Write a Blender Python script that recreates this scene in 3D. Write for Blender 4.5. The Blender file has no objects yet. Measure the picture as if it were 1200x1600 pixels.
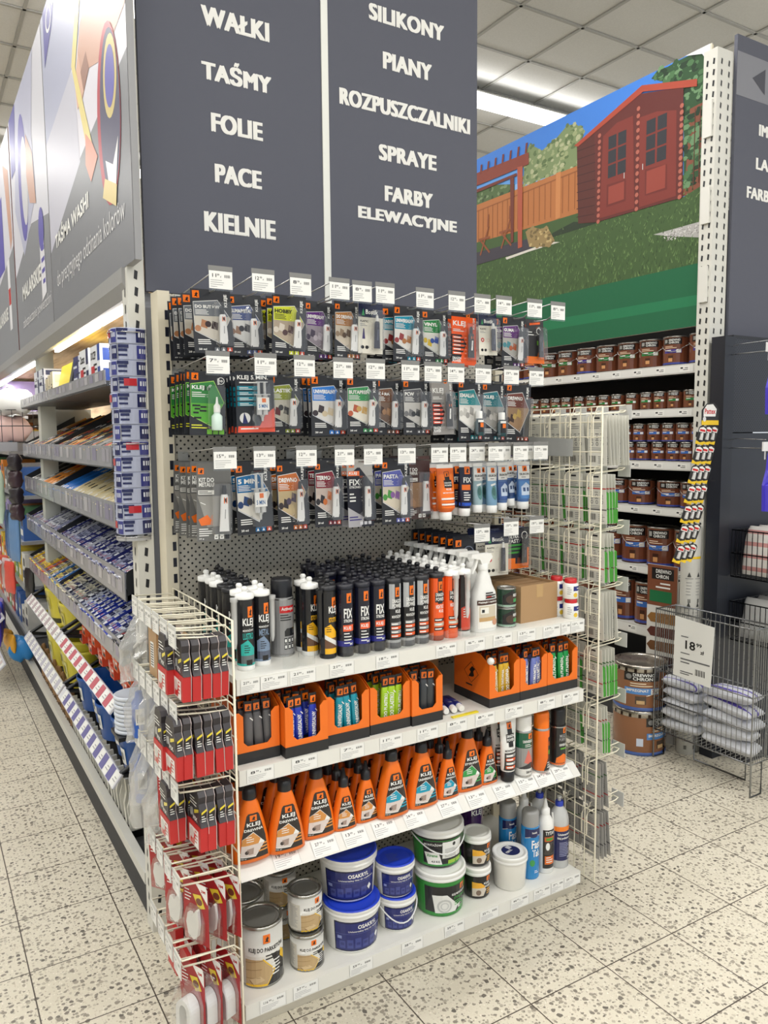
import bpy, math, random
from mathutils import Vector, Matrix
random.seed(7)
sc = bpy.context.scene
COL = sc.collection
PI = math.pi

# ------------------------------------------------------------------ camera, world, light, exposure
cam_d = bpy.data.cameras.new('camera')
cam_d.sensor_fit = 'VERTICAL'; cam_d.sensor_height = 24.0
cam_d.lens = 1222.9 / 1600 * 24.0
cam_d.clip_start = 0.05; cam_d.clip_end = 100
cam = bpy.data.objects.new('camera', cam_d); COL.objects.link(cam)
CAM_R = Matrix(((0.85556, 0.51449, 0.05762), (-0.51763, 0.85206, 0.07777), (-0.00908, -0.09637, 0.9953)))   # columns: right, forward, up
m3 = Matrix.Identity(4)
for i in range(3):
    m3[i][0] = CAM_R[i][0]; m3[i][1] = CAM_R[i][2]; m3[i][2] = -CAM_R[i][1]
m3.translation = Vector((-0.6937, -1.8976, 1.6161))
cam.matrix_world = m3
sc.camera = cam
sc.view_settings.view_transform = 'Standard'
sc.view_settings.look = 'None'
sc.view_settings.gamma = 1.0
sc.view_settings.use_curve_mapping = False
sc.view_settings.exposure = 0.0

world = bpy.data.worlds.new('world'); sc.world = world; world.use_nodes = True
bg = world.node_tree.nodes['Background']
bg.inputs[0].default_value = (0.90, 0.95, 1.0, 1); bg.inputs[1].default_value = 0.8

CEIL_Z = 4.65
LAMP_W = 15.5          # watts per metre of ceiling luminaire
LAMP_ROWS = [(x, y) for x in (-5.8, -2.75, 0.3, 3.35) for y in (-5.2, -2.2, 0.75, 3.8, 7.2)]
LAMP_L = 2.95
CEIL_FILL = 0.16         # energy of the added, unseen ceiling fill relative to each luminaire

# ------------------------------------------------------------------ helpers
def s2l(c):
    c = c / 255.0
    return c / 12.92 if c <= 0.04045 else ((c + 0.055) / 1.055) ** 2.4
def rgb(r, g=None, b=None):
    if g is None: r, g, b = r
    return (s2l(r), s2l(g), s2l(b), 1.0)

def mat_attr(name, rough=0.5, metal=0.0, coat=0.0, var=0.03, scale=40.0, spec=0.5, bump=0.0):
    m = bpy.data.materials.new(name); m.use_nodes = True
    nt = m.node_tree; b = nt.nodes['Principled BSDF']
    a = nt.nodes.new('ShaderNodeAttribute'); a.attribute_name = 'Col'
    nt.links.new(a.outputs['Color'], b.inputs['Base Color'])
    tc = nt.nodes.new('ShaderNodeTexCoord'); nz = nt.nodes.new('ShaderNodeTexNoise'); nz.inputs['Scale'].default_value = scale
    nt.links.new(tc.outputs['Object'], nz.inputs['Vector'])
    mr = nt.nodes.new('ShaderNodeMapRange')
    mr.inputs['To Min'].default_value = max(0.02, rough - var); mr.inputs['To Max'].default_value = rough + var
    nt.links.new(nz.outputs['Fac'], mr.inputs['Value']); nt.links.new(mr.outputs['Result'], b.inputs['Roughness'])
    b.inputs['Metallic'].default_value = metal; b.inputs['Coat Weight'].default_value = coat
    b.inputs['Specular IOR Level'].default_value = spec
    if bump:
        bp = nt.nodes.new('ShaderNodeBump'); bp.inputs['Strength'].default_value = bump; bp.inputs['Distance'].default_value = 0.002
        nt.links.new(nz.outputs['Fac'], bp.inputs['Height']); nt.links.new(bp.outputs['Normal'], b.inputs['Normal'])
    return m
M_CARD = mat_attr('printed_card', 0.42)
M_MATTE = mat_attr('matte_board', 0.7, bump=0.05)
M_PLAST = mat_attr('moulded_plastic', 0.32)
M_GLOSS = mat_attr('glossy_print', 0.22, coat=0.2)
M_STEEL = mat_attr('painted_steel', 0.38)
M_METAL = mat_attr('bare_metal', 0.28, metal=1.0)
M_FOIL = mat_attr('plastic_film', 0.3, bump=0.4, scale=22)

def mat_clear(name, tint=(1, 1, 1, 1), gloss=0.12, milk=0.0, rough=0.08, bump=0.0):
    m = bpy.data.materials.new(name); m.use_nodes = True
    nt = m.node_tree; nt.nodes.remove(nt.nodes['Principled BSDF']); out = nt.nodes['Material Output']
    tr = nt.nodes.new('ShaderNodeBsdfTransparent'); tr.inputs[0].default_value = tint
    gl = nt.nodes.new('ShaderNodeBsdfGlossy'); gl.inputs['Roughness'].default_value = rough
    mx = nt.nodes.new('ShaderNodeMixShader')
    lw = nt.nodes.new('ShaderNodeLayerWeight'); lw.inputs[0].default_value = 0.35
    mr = nt.nodes.new('ShaderNodeMapRange'); mr.inputs['To Min'].default_value = gloss * 0.35; mr.inputs['To Max'].default_value = min(0.9, gloss * 4)
    nt.links.new(lw.outputs['Facing'], mr.inputs['Value']); nt.links.new(mr.outputs['Result'], mx.inputs[0])
    nz = nt.nodes.new('ShaderNodeTexNoise'); nz.inputs['Scale'].default_value = 30
    tc = nt.nodes.new('ShaderNodeTexCoord'); nt.links.new(tc.outputs['Object'], nz.inputs['Vector'])
    bp = nt.nodes.new('ShaderNodeBump'); bp.inputs['Strength'].default_value = 0.1 + bump; bp.inputs['Distance'].default_value = 0.003
    nt.links.new(nz.outputs['Fac'], bp.inputs['Height'])
    nt.links.new(bp.outputs['Normal'], gl.inputs['Normal'])
    src = tr
    if milk:
        df = nt.nodes.new('ShaderNodeBsdfDiffuse'); df.inputs[0].default_value = (0.8, 0.81, 0.8, 1)
        nt.links.new(bp.outputs['Normal'], df.inputs['Normal'])
        m2 = nt.nodes.new('ShaderNodeMixShader'); m2.inputs[0].default_value = milk
        nt.links.new(tr.outputs[0], m2.inputs[1]); nt.links.new(df.outputs[0], m2.inputs[2]); src = m2
    nt.links.new(src.outputs[0], mx.inputs[1]); nt.links.new(gl.outputs[0], mx.inputs[2]); nt.links.new(mx.outputs[0], out.inputs[0])
    return m
M_CLEAR = mat_clear('clear_blister', gloss=0.16)
M_ACRYL = mat_clear('clear_acrylic', tint=(0.93, 0.95, 0.95, 1), gloss=0.14)
M_BAG = mat_clear('milky_bag', gloss=0.14, milk=0.3, rough=0.15, bump=0.8)
M_MILK = mat_clear('translucent_plastic', gloss=0.12, milk=0.6, rough=0.2)

class MB:
    def __init__(s): s.v = []; s.f = []; s.c = []; s.s = []
    def add(s, vs, fs, col, smooth=False):
        o = len(s.v); s.v.extend([tuple(v) for v in vs])
        for f in fs: s.f.append(tuple(i + o for i in f)); s.c.append(col); s.s.append(smooth)
        return s
    def box(s, x0, x1, y0, y1, z0, z1, col, front=None):
        v = [(x0,y0,z0),(x1,y0,z0),(x1,y1,z0),(x0,y1,z0),(x0,y0,z1),(x1,y0,z1),(x1,y1,z1),(x0,y1,z1)]
        s.add(v, [(3,2,1,0),(4,5,6,7),(1,2,6,5),(2,3,7,6),(3,0,4,7)], col); s.add(v, [(0,1,5,4)], front or col); return s
    def cbox(s, x0, x1, y0, y1, z0, z1, col, b=0.004, seg=2):
        # box with rounded vertical-profile edges (chamfered on all sides)
        P = []
        for (z, k) in ((z0, b), (z0 + b, 0), (z1 - b, 0), (z1, b)):
            P.append([(x0+k+ (b if k==0 else 0), y0+k, z), (x1-k-(b if k==0 else 0), y0+k, z), (x1-k, y0+k+(b if k==0 else 0), z), (x1-k, y1-k-(b if k==0 else 0), z),
                      (x1-k-(b if k==0 else 0), y1-k, z), (x0+k+(b if k==0 else 0), y1-k, z), (x0+k, y1-k-(b if k==0 else 0), z), (x0+k, y0+k+(b if k==0 else 0), z)])
        s.loft_pts(P, col, smooth=False); return s
    def loft_pts(s, rings, col, smooth=True, cap=True, closed=True):
        n = len(rings[0]); v = [p for r in rings for p in r]; f = []
        for i in range(len(rings) - 1):
            for j in range(n if closed else n - 1):
                k = (j + 1) % n; f.append((i*n+j, i*n+k, (i+1)*n+k, (i+1)*n+j))
        cols = col if isinstance(col, list) else None
        if cols:
            m = n if closed else n - 1
            o = len(s.v); s.v.extend(v)
            for q, t in enumerate(f): s.f.append(tuple(x+o for x in t)); s.c.append(cols[q // m]); s.s.append(smooth)
        else: s.add(v, f, col, smooth)
        if cap:
            c0 = cols[0] if cols else col; c1 = cols[-1] if cols else col
            s.add(rings[0], [tuple(range(n))[::-1]], c0); s.add(rings[-1], [tuple(range(n))], c1)
        return s
    def lathe(s, prof, col, n=20, cx=0, cy=0, cap=True, smooth=True, ell=1.0):
        R = [[(cx + r*math.sin(2*PI*j/n), cy - ell*r*math.cos(2*PI*j/n), z) for j in range(n)] for r, z in prof]
        return s.loft_pts(R, col, smooth, cap)
    def prism(s, poly, axis, a, b, col, cap_col=None):
        # poly: 2D points; axis x: (y,z), y: (x,z), z: (x,y)
        def P(u, v, w): return {'x': (w, u, v), 'y': (u, w, v), 'z': (u, v, w)}[axis]
        n = len(poly); v = [P(u, w, a) for u, w in poly] + [P(u, w, b) for u, w in poly]
        s.add(v, [(i, (i+1) % n, n + (i+1) % n, n + i) for i in range(n)], col)
        s.add(v, [tuple(range(n))[::-1], tuple(range(n, 2*n))], cap_col or col); return s
    def tube(s, pts, r, col, n=6, closed=False):
        pts = [Vector(p) for p in pts]; rings = []; m = len(pts)
        for i, p in enumerate(pts):
            a = pts[i-1] if i > 0 else (pts[-1] if closed else p); b = pts[i+1] if i < m-1 else (pts[0] if closed else p)
            d = (b - a)
            if d.length < 1e-9: d = Vector((0,0,1))
            d.normalize(); up = Vector((0,0,1)) if abs(d.z) < 0.9 else Vector((1,0,0))
            x = d.cross(up).normalized(); y = x.cross(d)
            rings.append([tuple(p + r*(math.cos(2*PI*k/n)*x + math.sin(2*PI*k/n)*y)) for k in range(n)])
        if closed: rings.append(rings[0])
        s.loft_pts(rings, col, True, not closed); return s
    def build(s, name, mat, parent=None, loc=None, rot=None):
        me = bpy.data.meshes.new(name); me.from_pydata(s.v, [], s.f); me.update()
        ca = me.color_attributes.new('Col', 'FLOAT_COLOR', 'CORNER')
        buf = []
        for f, c in zip(s.f, s.c): buf.extend(c * len(f))
        ca.data.foreach_set('color', buf)
        me.polygons.foreach_set('use_smooth', s.s)
        me.materials.append(mat)
        o = bpy.data.objects.new(name, me); COL.objects.link(o)
        if parent is not None: o.parent = parent
        if loc is not None: o.location = loc
        if rot is not None: o.rotation_euler = rot
        return o

SEEN_LABELS = {}
def tag(o, label, cat, group=None, kind=None):
    o['label'] = label; o['category'] = cat
    if group: o['group'] = group
    if kind: o['kind'] = kind
    return o
def thing(name, label, cat, loc=(0,0,0), rot=(0,0,0), group=None):
    o = bpy.data.objects.new(name, None); COL.objects.link(o); o.empty_display_size = 0.02
    o.location = loc; o.rotation_euler = rot
    return tag(o, label, cat, group)
KIDS = {}
def kids(o):
    return [c for c in o.children]
def dup(root, loc=None, rot=None, label=None, group=None, skip=()):
    ch = kids(root)
    r = root.copy(); COL.objects.link(r)
    if loc is not None: r.location = loc
    if rot is not None: r.rotation_euler = rot
    if label: r['label'] = label
    if group: r['group'] = group
    for c in ch:
        if c.name.split('.')[0] in skip: continue
        gc = kids(c)
        d = c.copy(); COL.objects.link(d); d.parent = r
        for g in gc:
            e = g.copy(); COL.objects.link(e); e.parent = d
    return r
ORD = ['', 'first', 'second', 'third', 'fourth', 'fifth', 'sixth', 'seventh', 'eighth', 'ninth', 'tenth', 'eleventh', 'twelfth', 'thirteenth', 'fourteenth', 'fifteenth', 'sixteenth', 'seventeenth', 'eighteenth', 'nineteenth', 'twentieth']
TENS = {2: 'twenty', 3: 'thirty', 4: 'forty', 5: 'fifty', 6: 'sixty'}
def ordn(k):
    if k <= 20: return ORD[k]
    return (TENS[k//10] + '-' + ORD[k % 10]) if k % 10 else TENS[k//10].replace('y', 'ieth')
def struct(o):
    o['kind'] = 'structure'; return o

# ---- printed artwork: 2D shapes laid on a surface through a mapping (u, v, lift) -> xyz
_tc = {}
def glyphs(t, bold, sp=1.0, res=2):
    k = (t, bold, sp, res)
    if k not in _tc:
        cu = bpy.data.curves.new('lettering', 'FONT'); cu.body = t; cu.offset = bold; cu.resolution_u = res; cu.space_character = sp
        ob = bpy.data.objects.new('lettering', cu)
        me = bpy.data.meshes.new_from_object(ob)
        vs = [(v.co.x, v.co.y) for v in me.vertices]; fs = [tuple(p.vertices) for p in me.polygons]
        bpy.data.objects.remove(ob); bpy.data.curves.remove(cu); bpy.data.meshes.remove(me)
        x0 = min(v[0] for v in vs); x1 = max(v[0] for v in vs); y0 = min(v[1] for v in vs); y1 = max(v[1] for v in vs)
        _tc[k] = ([((x-x0)/(x1-x0), (y-y0)/(y1-y0)) for x, y in vs], fs, (x1-x0)/(y1-y0))
    return _tc[k]
def clip(poly, a, b):
    def half(P, k, sgn):
        out = []
        for i in range(len(P)):
            p, q = P[i-1], P[i]; dp = (p[0]-k)*sgn; dq = (q[0]-k)*sgn
            if (dp >= 0) != (dq >= 0):
                t = dp/(dp-dq); out.append((k, p[1]+t*(q[1]-p[1])))
            if dq >= 0: out.append(q)
        return out
    r = half(poly, a, 1)
    return half(r, b, -1) if len(r) > 2 else []
class Art:
    def __init__(s): s.e = []
    def poly(s, pts, col, l=1): s.e.append(('p', list(pts), col, l)); return s
    def rect(s, u0, v0, u1, v1, col, l=1): return s.poly([(u0,v0),(u1,v0),(u1,v1),(u0,v1)], col, l)
    def ell(s, u, v, a, b, col, l=1, n=16): return s.poly([(u+a*math.cos(2*PI*i/n), v+b*math.sin(2*PI*i/n)) for i in range(n)], col, l)
    def ring(s, u, v, a, b, t, col, l=1, n=20):
        for i in range(n):
            c0, s0, c1, s1 = math.cos(2*PI*i/n), math.sin(2*PI*i/n), math.cos(2*PI*(i+1)/n), math.sin(2*PI*(i+1)/n)
            s.poly([(u+a*c0, v+b*s0), (u+a*c1, v+b*s1), (u+a*(1-t)*c1, v+b*(1-t)*s1), (u+a*(1-t)*c0, v+b*(1-t)*s0)], col, l)
        return s
    def line(s, p, q, w, col, l=2):
        dx, dy = q[0]-p[0], q[1]-p[1]; d = math.hypot(dx, dy) or 1; nx, ny = -dy/d*w/2, dx/d*w/2
        return s.poly([(p[0]+nx,p[1]+ny),(q[0]+nx,q[1]+ny),(q[0]-nx,q[1]-ny),(p[0]-nx,p[1]-ny)], col, l)
    def text(s, t, u0, v0, w, h, col, l=3, rot=0, bold=0.025, skew=0.0, sp=1.0, res=2): s.e.append(('t', (t, u0, v0, w, h, rot, bold, skew, sp, res), col, l)); return s
    def bars(s, u0, v0, w, n, pitch, h, col, l=3, seed=1):
        rd = random.Random(seed)
        for i in range(n): s.rect(u0, v0 - i*pitch, u0 + w*rd.uniform(0.6, 1.0), v0 - i*pitch + h, col, l)
        return s
    def barcode(s, u0, v0, w, h, col, l=3, n=9):
        for i in range(n): s.rect(u0 + w*i/n, v0, u0 + w*(i + (0.35 if i % 3 else 0.65))/n, v0+h, col, l)
        return s
    def logo(s, u, v, a, b=None, l=3):
        b = b or a    # orange square badge with a small winged black beast
        s.rect(u, v, u+a, v+b, ORANGE, l)
        P = [(.2,.18),(.45,.22),(.62,.14),(.8,.2),(.66,.3),(.7,.48),(.84,.6),(.68,.66),(.62,.84),(.5,.62),(.3,.52),(.46,.46),(.36,.34)]
        s.poly([(u+a*x, v+b*y) for x, y in P], INK, l+1); return s
    def lay(s, mb, fn, du=None, step=0.00025, dv=None):
        for n_, (k, d, col, l) in enumerate(s.e):
            z = (l + (n_ % 40)*.02)*step
            if k == 'p':
                if du:
                    a = min(x for x, y in d); b = max(x for x, y in d); i0 = math.floor(a/du); i1 = math.ceil(b/du)
                    for i in range(i0, i1):
                        q = clip(d, i*du, (i+1)*du)
                        if len(q) < 3: continue
                        if not dv: mb.add([fn(x, y, z) for x, y in q], [tuple(range(len(q)))], col); continue
                        w = [(y, x) for x, y in q]; c = min(p[0] for p in w); e = max(p[0] for p in w)
                        for j in range(math.floor(c/dv), math.ceil(e/dv)):
                            t = clip(w, j*dv, (j+1)*dv)
                            if len(t) > 2: mb.add([fn(x, y, z) for y, x in t], [tuple(range(len(t)))], col)
                else: mb.add([fn(x, y, z) for x, y in d], [tuple(range(len(d)))], col)
            else:
                t, u0, v0, w, h, rot, bold, skew, sp, res = d; vs, fs, asp = glyphs(t, bold, sp, res)
                if rot == 90: pts = [(u0 + (1-y)*w, v0 + x*h) for x, y in vs]
                else: pts = [(u0 + x*w, v0 + y*h + skew*x*w) for x, y in vs]
                mb.add([fn(x, y, z) for x, y in pts], fs, col)
        return mb
def flat(y=0.0, x=0.0, z=0.0):          # card facing -Y
    return lambda u, v, o: (x+u, y-o, z+v)
def flatx(xx=0.0, y=0.0, z=0.0, sg=1):  # card facing -X, u runs towards -Y when sg=1
    return lambda u, v, o: (xx-o, y-sg*u, z+v)
def cyl(R, cx=0.0, cy=0.0):             # (angle, height)
    return lambda u, v, o: (cx+(R+o)*math.sin(u), cy-(R+o)*math.cos(u), v)

ORANGE = rgb(236, 114, 24); INK = rgb(22, 20, 22); BLACK = rgb(28, 29, 33); WHITE = rgb(236, 236, 232); OFFW = rgb(214, 211, 200)
STEEL = rgb(226, 225, 218); IVORY = rgb(222, 214, 192); WIRE = rgb(228, 222, 200); GREY = rgb(150, 150, 150); NAVY = rgb(28, 34, 84)
KRAFT = rgb(172, 138, 98); DARK = rgb(40, 42, 46); CHAR = rgb(58, 59, 62)

def price_art(A, u0, v0, w, h, price, l=1, seed=1):
    A.rect(u0, v0, u0+w, v0+h, WHITE, l)
    big, small = price.split('.')
    A.text(big, u0+w*.14, v0+h*.64, w*.17, h*.2, INK, l+1, bold=.01); A.text(small, u0+w*.34, v0+h*.72, w*.1, h*.12, INK, l+1, bold=.005)
    A.text('zł', u0+w*.47, v0+h*.64, w*.05, h*.1, INK, l+1, bold=0)
    A.barcode(u0+w*.66, v0+h*.64, w*.26, h*.16, DARK, l+1)
    A.bars(u0+w*.06, v0+h*.46, w*.7, 3, h*.12, h*.026, rgb(150,150,152), l+1, seed)
    A.bars(u0+w*.06, v0+h*.1, w*.4, 1, h*.1, h*.026, rgb(150,150,152), l+1, seed)
    return A

# ------------------------------------------------------------------ floor, ceiling, luminaires
def floor_material():
    m = bpy.data.materials.new('terrazzo_tiles'); m.use_nodes = True
    nt = m.node_tree; N = nt.nodes; L = nt.links; b = N['Principled BSDF']
    tc = N.new('ShaderNodeTexCoord')
    def vor(scale, th, rnd=1.0, off=0.0):
        mp = N.new('ShaderNodeMapping'); mp.inputs['Location'].default_value = (off, off*1.7, 0.0); L.new(tc.outputs['Object'], mp.inputs[0])
        nz = N.new('ShaderNodeTexNoise'); nz.inputs['Scale'].default_value = scale*1.5; L.new(mp.outputs[0], nz.inputs['Vector'])
        ad = N.new('ShaderNodeVectorMath'); ad.operation = 'MULTIPLY_ADD'; ad.inputs[1].default_value = (0.6/scale,)*3
        L.new(nz.outputs['Color'], ad.inputs[0]); L.new(mp.outputs[0], ad.inputs[2])
        fl = N.new('ShaderNodeVectorMath'); fl.operation = 'MULTIPLY'; fl.inputs[1].default_value = (1, 1, 0); L.new(ad.outputs[0], fl.inputs[0])
        v = N.new('ShaderNodeTexVoronoi'); v.inputs['Scale'].default_value = scale; v.inputs['Randomness'].default_value = rnd; v.voronoi_dimensions = '2D'
        L.new(fl.outputs[0], v.inputs['Vector'])
        # chip radius varies with the cell colour
        sp = N.new('ShaderNodeSeparateColor'); L.new(v.outputs['Color'], sp.inputs[0])
        mu = N.new('ShaderNodeMath'); mu.operation = 'MULTIPLY_ADD'; mu.inputs[1].default_value = th; mu.inputs[2].default_value = -th*0.36; L.new(sp.outputs[0], mu.inputs[0])
        lt = N.new('ShaderNodeMath'); lt.operation = 'LESS_THAN'; L.new(v.outputs['Distance'], lt.inputs[0]); L.new(mu.outputs[0], lt.inputs[1])
        return lt.outputs[0], sp.outputs[1]
    base = N.new('ShaderNodeTexNoise'); base.inputs['Scale'].default_value = 3.0; L.new(tc.outputs['Object'], base.inputs['Vector'])
    cr = N.new('ShaderNodeValToRGB'); cr.color_ramp.elements[0].color = rgb(194, 187, 168); cr.color_ramp.elements[1].color = rgb(212, 206, 189)
    L.new(base.outputs['Fac'], cr.inputs[0])
    cur = cr.outputs[0]
    for scale, th, off, c0, c1 in ((150, 0.6, 3.1, (172, 160, 142), (226, 218, 204)), (80, 0.8, 1.3, (128, 122, 111), (186, 179, 162)), (46, 0.56, 7.7, (98, 93, 86), (160, 152, 137))):
        f, c = vor(scale, th, 1.0, off)
        r = N.new('ShaderNodeValToRGB'); r.color_ramp.elements[0].color = rgb(c0); r.color_ramp.elements[1].color = rgb(c1); L.new(c, r.inputs[0])
        mx = N.new('ShaderNodeMix'); mx.data_type = 'RGBA'; L.new(f, mx.inputs[0]); L.new(cur, mx.inputs[6]); L.new(r.outputs[0], mx.inputs[7]); cur = mx.outputs[2]
    T, FX, FY = 0.3012, 0.4321, -0.0205
    sx = N.new('ShaderNodeSeparateXYZ'); L.new(tc.outputs['Object'], sx.inputs[0])
    gs = []
    for ax, o in ((0, FX), (1, FY)):
        a = N.new('ShaderNodeMath'); a.operation = 'SUBTRACT'; a.inputs[1].default_value = o - T*200; L.new(sx.outputs[ax], a.inputs[0])
        d = N.new('ShaderNodeMath'); d.operation = 'MODULO'; d.inputs[1].default_value = T; L.new(a.outputs[0], d.inputs[0])
        p = N.new('ShaderNodeMath'); p.operation = 'PINGPONG'; p.inputs[1].default_value = T/2; L.new(d.outputs[0], p.inputs[0])
        l = N.new('ShaderNodeMath'); l.operation = 'LESS_THAN'; l.inputs[1].default_value = 0.0019; L.new(p.outputs[0], l.inputs[0]); gs.append(l.outputs[0])
    g = N.new('ShaderNodeMath'); g.operation = 'MAXIMUM'; L.new(gs[0], g.inputs[0]); L.new(gs[1], g.inputs[1])
    mx = N.new('ShaderNodeMix'); mx.data_type = 'RGBA'; L.new(g.outputs[0], mx.inputs[0]); L.new(cur, mx.inputs[6]); mx.inputs[7].default_value = rgb(72, 64, 56)
    L.new(mx.outputs[2], b.inputs['Base Color'])
    b.inputs['Roughness'].default_value = 0.38; b.inputs['Specular IOR Level'].default_value = 0.35
    return m
f = MB().add([(-9,-9,0),(12,-9,0),(12,14,0),(-9,14,0)], [(0,1,2,3)], OFFW).build('floor', floor_material()); struct(f)

def ceiling_material():
    m = bpy.data.materials.new('mineral_ceiling_tile'); m.use_nodes = True
    nt = m.node_tree; N = nt.nodes; L = nt.links; b = N['Principled BSDF']
    tc = N.new('ShaderNodeTexCoord'); nz = N.new('ShaderNodeTexNoise'); nz.inputs['Scale'].default_value = 90; L.new(tc.outputs['Object'], nz.inputs['Vector'])
    cr = N.new('ShaderNodeValToRGB'); cr.color_ramp.elements[0].color = rgb(206,206,204); cr.color_ramp.elements[1].color = rgb(222,222,220)
    L.new(nz.outputs['Fac'], cr.inputs[0]); L.new(cr.outputs[0], b.inputs['Base Color']); b.inputs['Roughness'].default_value = 0.9
    return m
c = MB().add([(-9,-9,CEIL_Z+.012),(12,-9,CEIL_Z+.012),(12,14,CEIL_Z+.012),(-9,14,CEIL_Z+.012)], [(3,2,1,0)], OFFW).build('ceiling', ceiling_material()); struct(c)
gm = MB(); CX, CY, CT = 3.21, 2.62, 0.605
for i in range(-20, 15):
    x = CX + i*CT; gm.box(x-.012, x+.012, -9, 14, CEIL_Z, CEIL_Z+.01, rgb(168,167,162))
for j in range(-19, 19):
    y = CY + j*CT; gm.box(-9, 12, y-.012, y+.012, CEIL_Z, CEIL_Z+.01, rgb(168,167,162))
struct(gm.build('ceiling_grid', M_STEEL, c))

lamp_m = bpy.data.materials.new('lit_diffuser'); lamp_m.use_nodes = True
_b = lamp_m.node_tree.nodes['Principled BSDF']; _b.inputs['Base Color'].default_value = (1,1,1,1)
_b.inputs['Emission Color'].default_value = (1, 0.98, 0.94, 1); _b.inputs['Emission Strength'].default_value = 4.0
first = None
for k, (lx, ly) in enumerate(LAMP_ROWS):
    t = thing('ceiling_luminaire', 'long white fluorescent luminaire hung under the tiled ceiling', 'ceiling light', (lx, ly, 4.53), group='ceiling luminaires')
    MB().prism([(-.13,.02),(-.06,.07),(.06,.07),(.13,.02)], 'x', 0, LAMP_L, rgb(190,190,186)).build('housing', M_STEEL, t)
    MB().box(0.01, LAMP_L-.01, -.12, .12, 0, .02, WHITE).build('diffuser', lamp_m, t)
    rods = MB()
    for x in (.4, LAMP_L-.4): rods.tube([(x,0,.07),(x,0,.125)], .006, GREY)
    rods.build('hanger', M_METAL, t)
    ld = bpy.data.lights.new('luminaire_light', 'AREA'); ld.shape = 'RECTANGLE'; ld.size = LAMP_L-.04; ld.size_y = .22; ld.energy = LAMP_W*LAMP_L
    ld.color = (1.0, 0.985, 0.96)
    lo = bpy.data.objects.new('luminaire_light', ld); COL.objects.link(lo); lo.parent = t; lo.location = (LAMP_L/2, 0, -0.004)
    for sy in (-1, 1):  # added pair of upward area lights, no visible source, to brighten the ceiling
        ud = bpy.data.lights.new('added_ceiling_fill', 'AREA'); ud.shape = 'RECTANGLE'; ud.size = LAMP_L-.04; ud.size_y = .05; ud.energy = LAMP_W*LAMP_L*CEIL_FILL/2; ud.color = (1.0, 0.985, 0.96)
        uo = bpy.data.objects.new('added_ceiling_fill', ud); COL.objects.link(uo); uo.parent = t; uo.location = (LAMP_L/2, sy*.145, .03); uo.rotation_euler = (PI - sy*.95, 0, 0)

# ------------------------------------------------------------------ sign boards above the end shelf
PY = 0.57; PZ = 2.065
def signboard(name, label, x0, x1, z1, y, words, arrow=False, loc0=None):
    t = thing(name, label, 'sign', (x0, y, PZ))
    w = x1 - x0; h = z1 - PZ
    MB().box(0, w, 0, .018, 0, h, rgb(84,86,98)).build('board', M_MATTE, t)
    for (s, xc, zb, tw, th) in words:
        A = Art()
        for q, (dx, dz) in enumerate(((-.0042, .0015), (.0042, -.0015), (-.0042, -.0015), (.0042, .0015), (0, 0))): A.text(s, xc - tw/2 - x0 + dx, zb - PZ + dz, tw, th, rgb(236,235,230), 1 + q*.25, bold=0.0, sp=1.08, res=6)
        A.lay(MB(), flat(0, 0, 0), None, .001).build('lettering', M_MATTE, t)
    if arrow:
        A = Art()
        A.rect(0.0, 1.16, w, 1.36, rgb(128,129,136), 1); A.poly([(.12,1.26),(.22,1.32),(.22,1.20)], rgb(70,71,80), 2)
        A.lay(MB(), flat(0, 0, 0), None, .001).build('arrow_band', M_MATTE, t)
    return t
H1 = .058
signboard('sign_board', 'dark grey sign board over the glue shelf reading WAŁKI and TAŚMY', -.045, .565, 3.32, PY,
  [('WAŁKI', .266, 2.888, .218, .056), ('TAŚMY', .266, 2.728, .225, .068), ('FOLIE', .262, 2.575, .165, .055), ('PACE', .262, 2.422, .15, .055), ('KIELNIE', .265, 2.268, .235, .058)])
signboard('sign_board', 'dark grey sign board over the glue shelf reading SILIKONY and PIANY', .59, 1.225, 3.32, PY,
  [('SILIKONY', .912, 3.055, .31, .052), ('PIANY', .912, 2.905, .2, .054), ('ROZPUSZCZALNIKI', .912, 2.75, .55, .052), ('SPRAYE', .912, 2.592, .24, .052), ('FARBY', .915, 2.455, .2, .05), ('ELEWACYJNE', .915, 2.37, .42, .05)])
o = MB().box(.565, .59, PY-.004, PY+.02, PZ, 3.32, rgb(226,227,220)).build('cover_strip', M_STEEL); tag(o, 'white upright cover strip between the two dark grey sign boards', 'strip')
signboard('sign_board', 'dark grey sign board with a pale triangle beside the garden poster', 2.78, 3.75, 3.5, PY,
  [('IMPREGNATY', 3.19, 3.07, .44, .052), ('LAKIERY', 3.12, 2.91, .33, .052), ('FARBY', 3.0, 2.765, .22, .052)], arrow=True)

# perforated rack uprights
def upright(name, label, x, y, w, d, z1, hole_faces, parent_cat='post', step=.05):
    t = thing(name, label, parent_cat, (x, y, 0))
    MB().box(0, w, 0, d, 0, z1, rgb(212,211,203)).build('column', M_STEEL, t)
    A = Art(); B = Art()
    z = .06; k = 0
    while z < z1 - .05:
        for uu in hole_faces:
            for art, ww in ((A, d), (B, w)):
                if ww > .03 or uu == .5: art.poly([(uu*ww-.006, z-.010), (uu*ww+.004, z-.014), (uu*ww+.007, z+.012), (uu*ww-.003, z+.016)], rgb(30,31,36), 1)
        z += step; k += 1
    mb = MB(); A.lay(mb, lambda u, v, o: (-o, d-u, v), None, .0006); B.lay(mb, flat(0), None, .0006)
    mb.build('slots', M_STEEL, t); return t
upright('rack_upright', 'white slotted rack upright at the edge of the sign boards', -.1, .575, .05, .07, 3.3, (.5,))
upright('rack_upright', 'pale grey slotted rack upright between garden poster and sign board', 2.655, .585, .115, .075, 3.42, (.28, .75))
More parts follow.
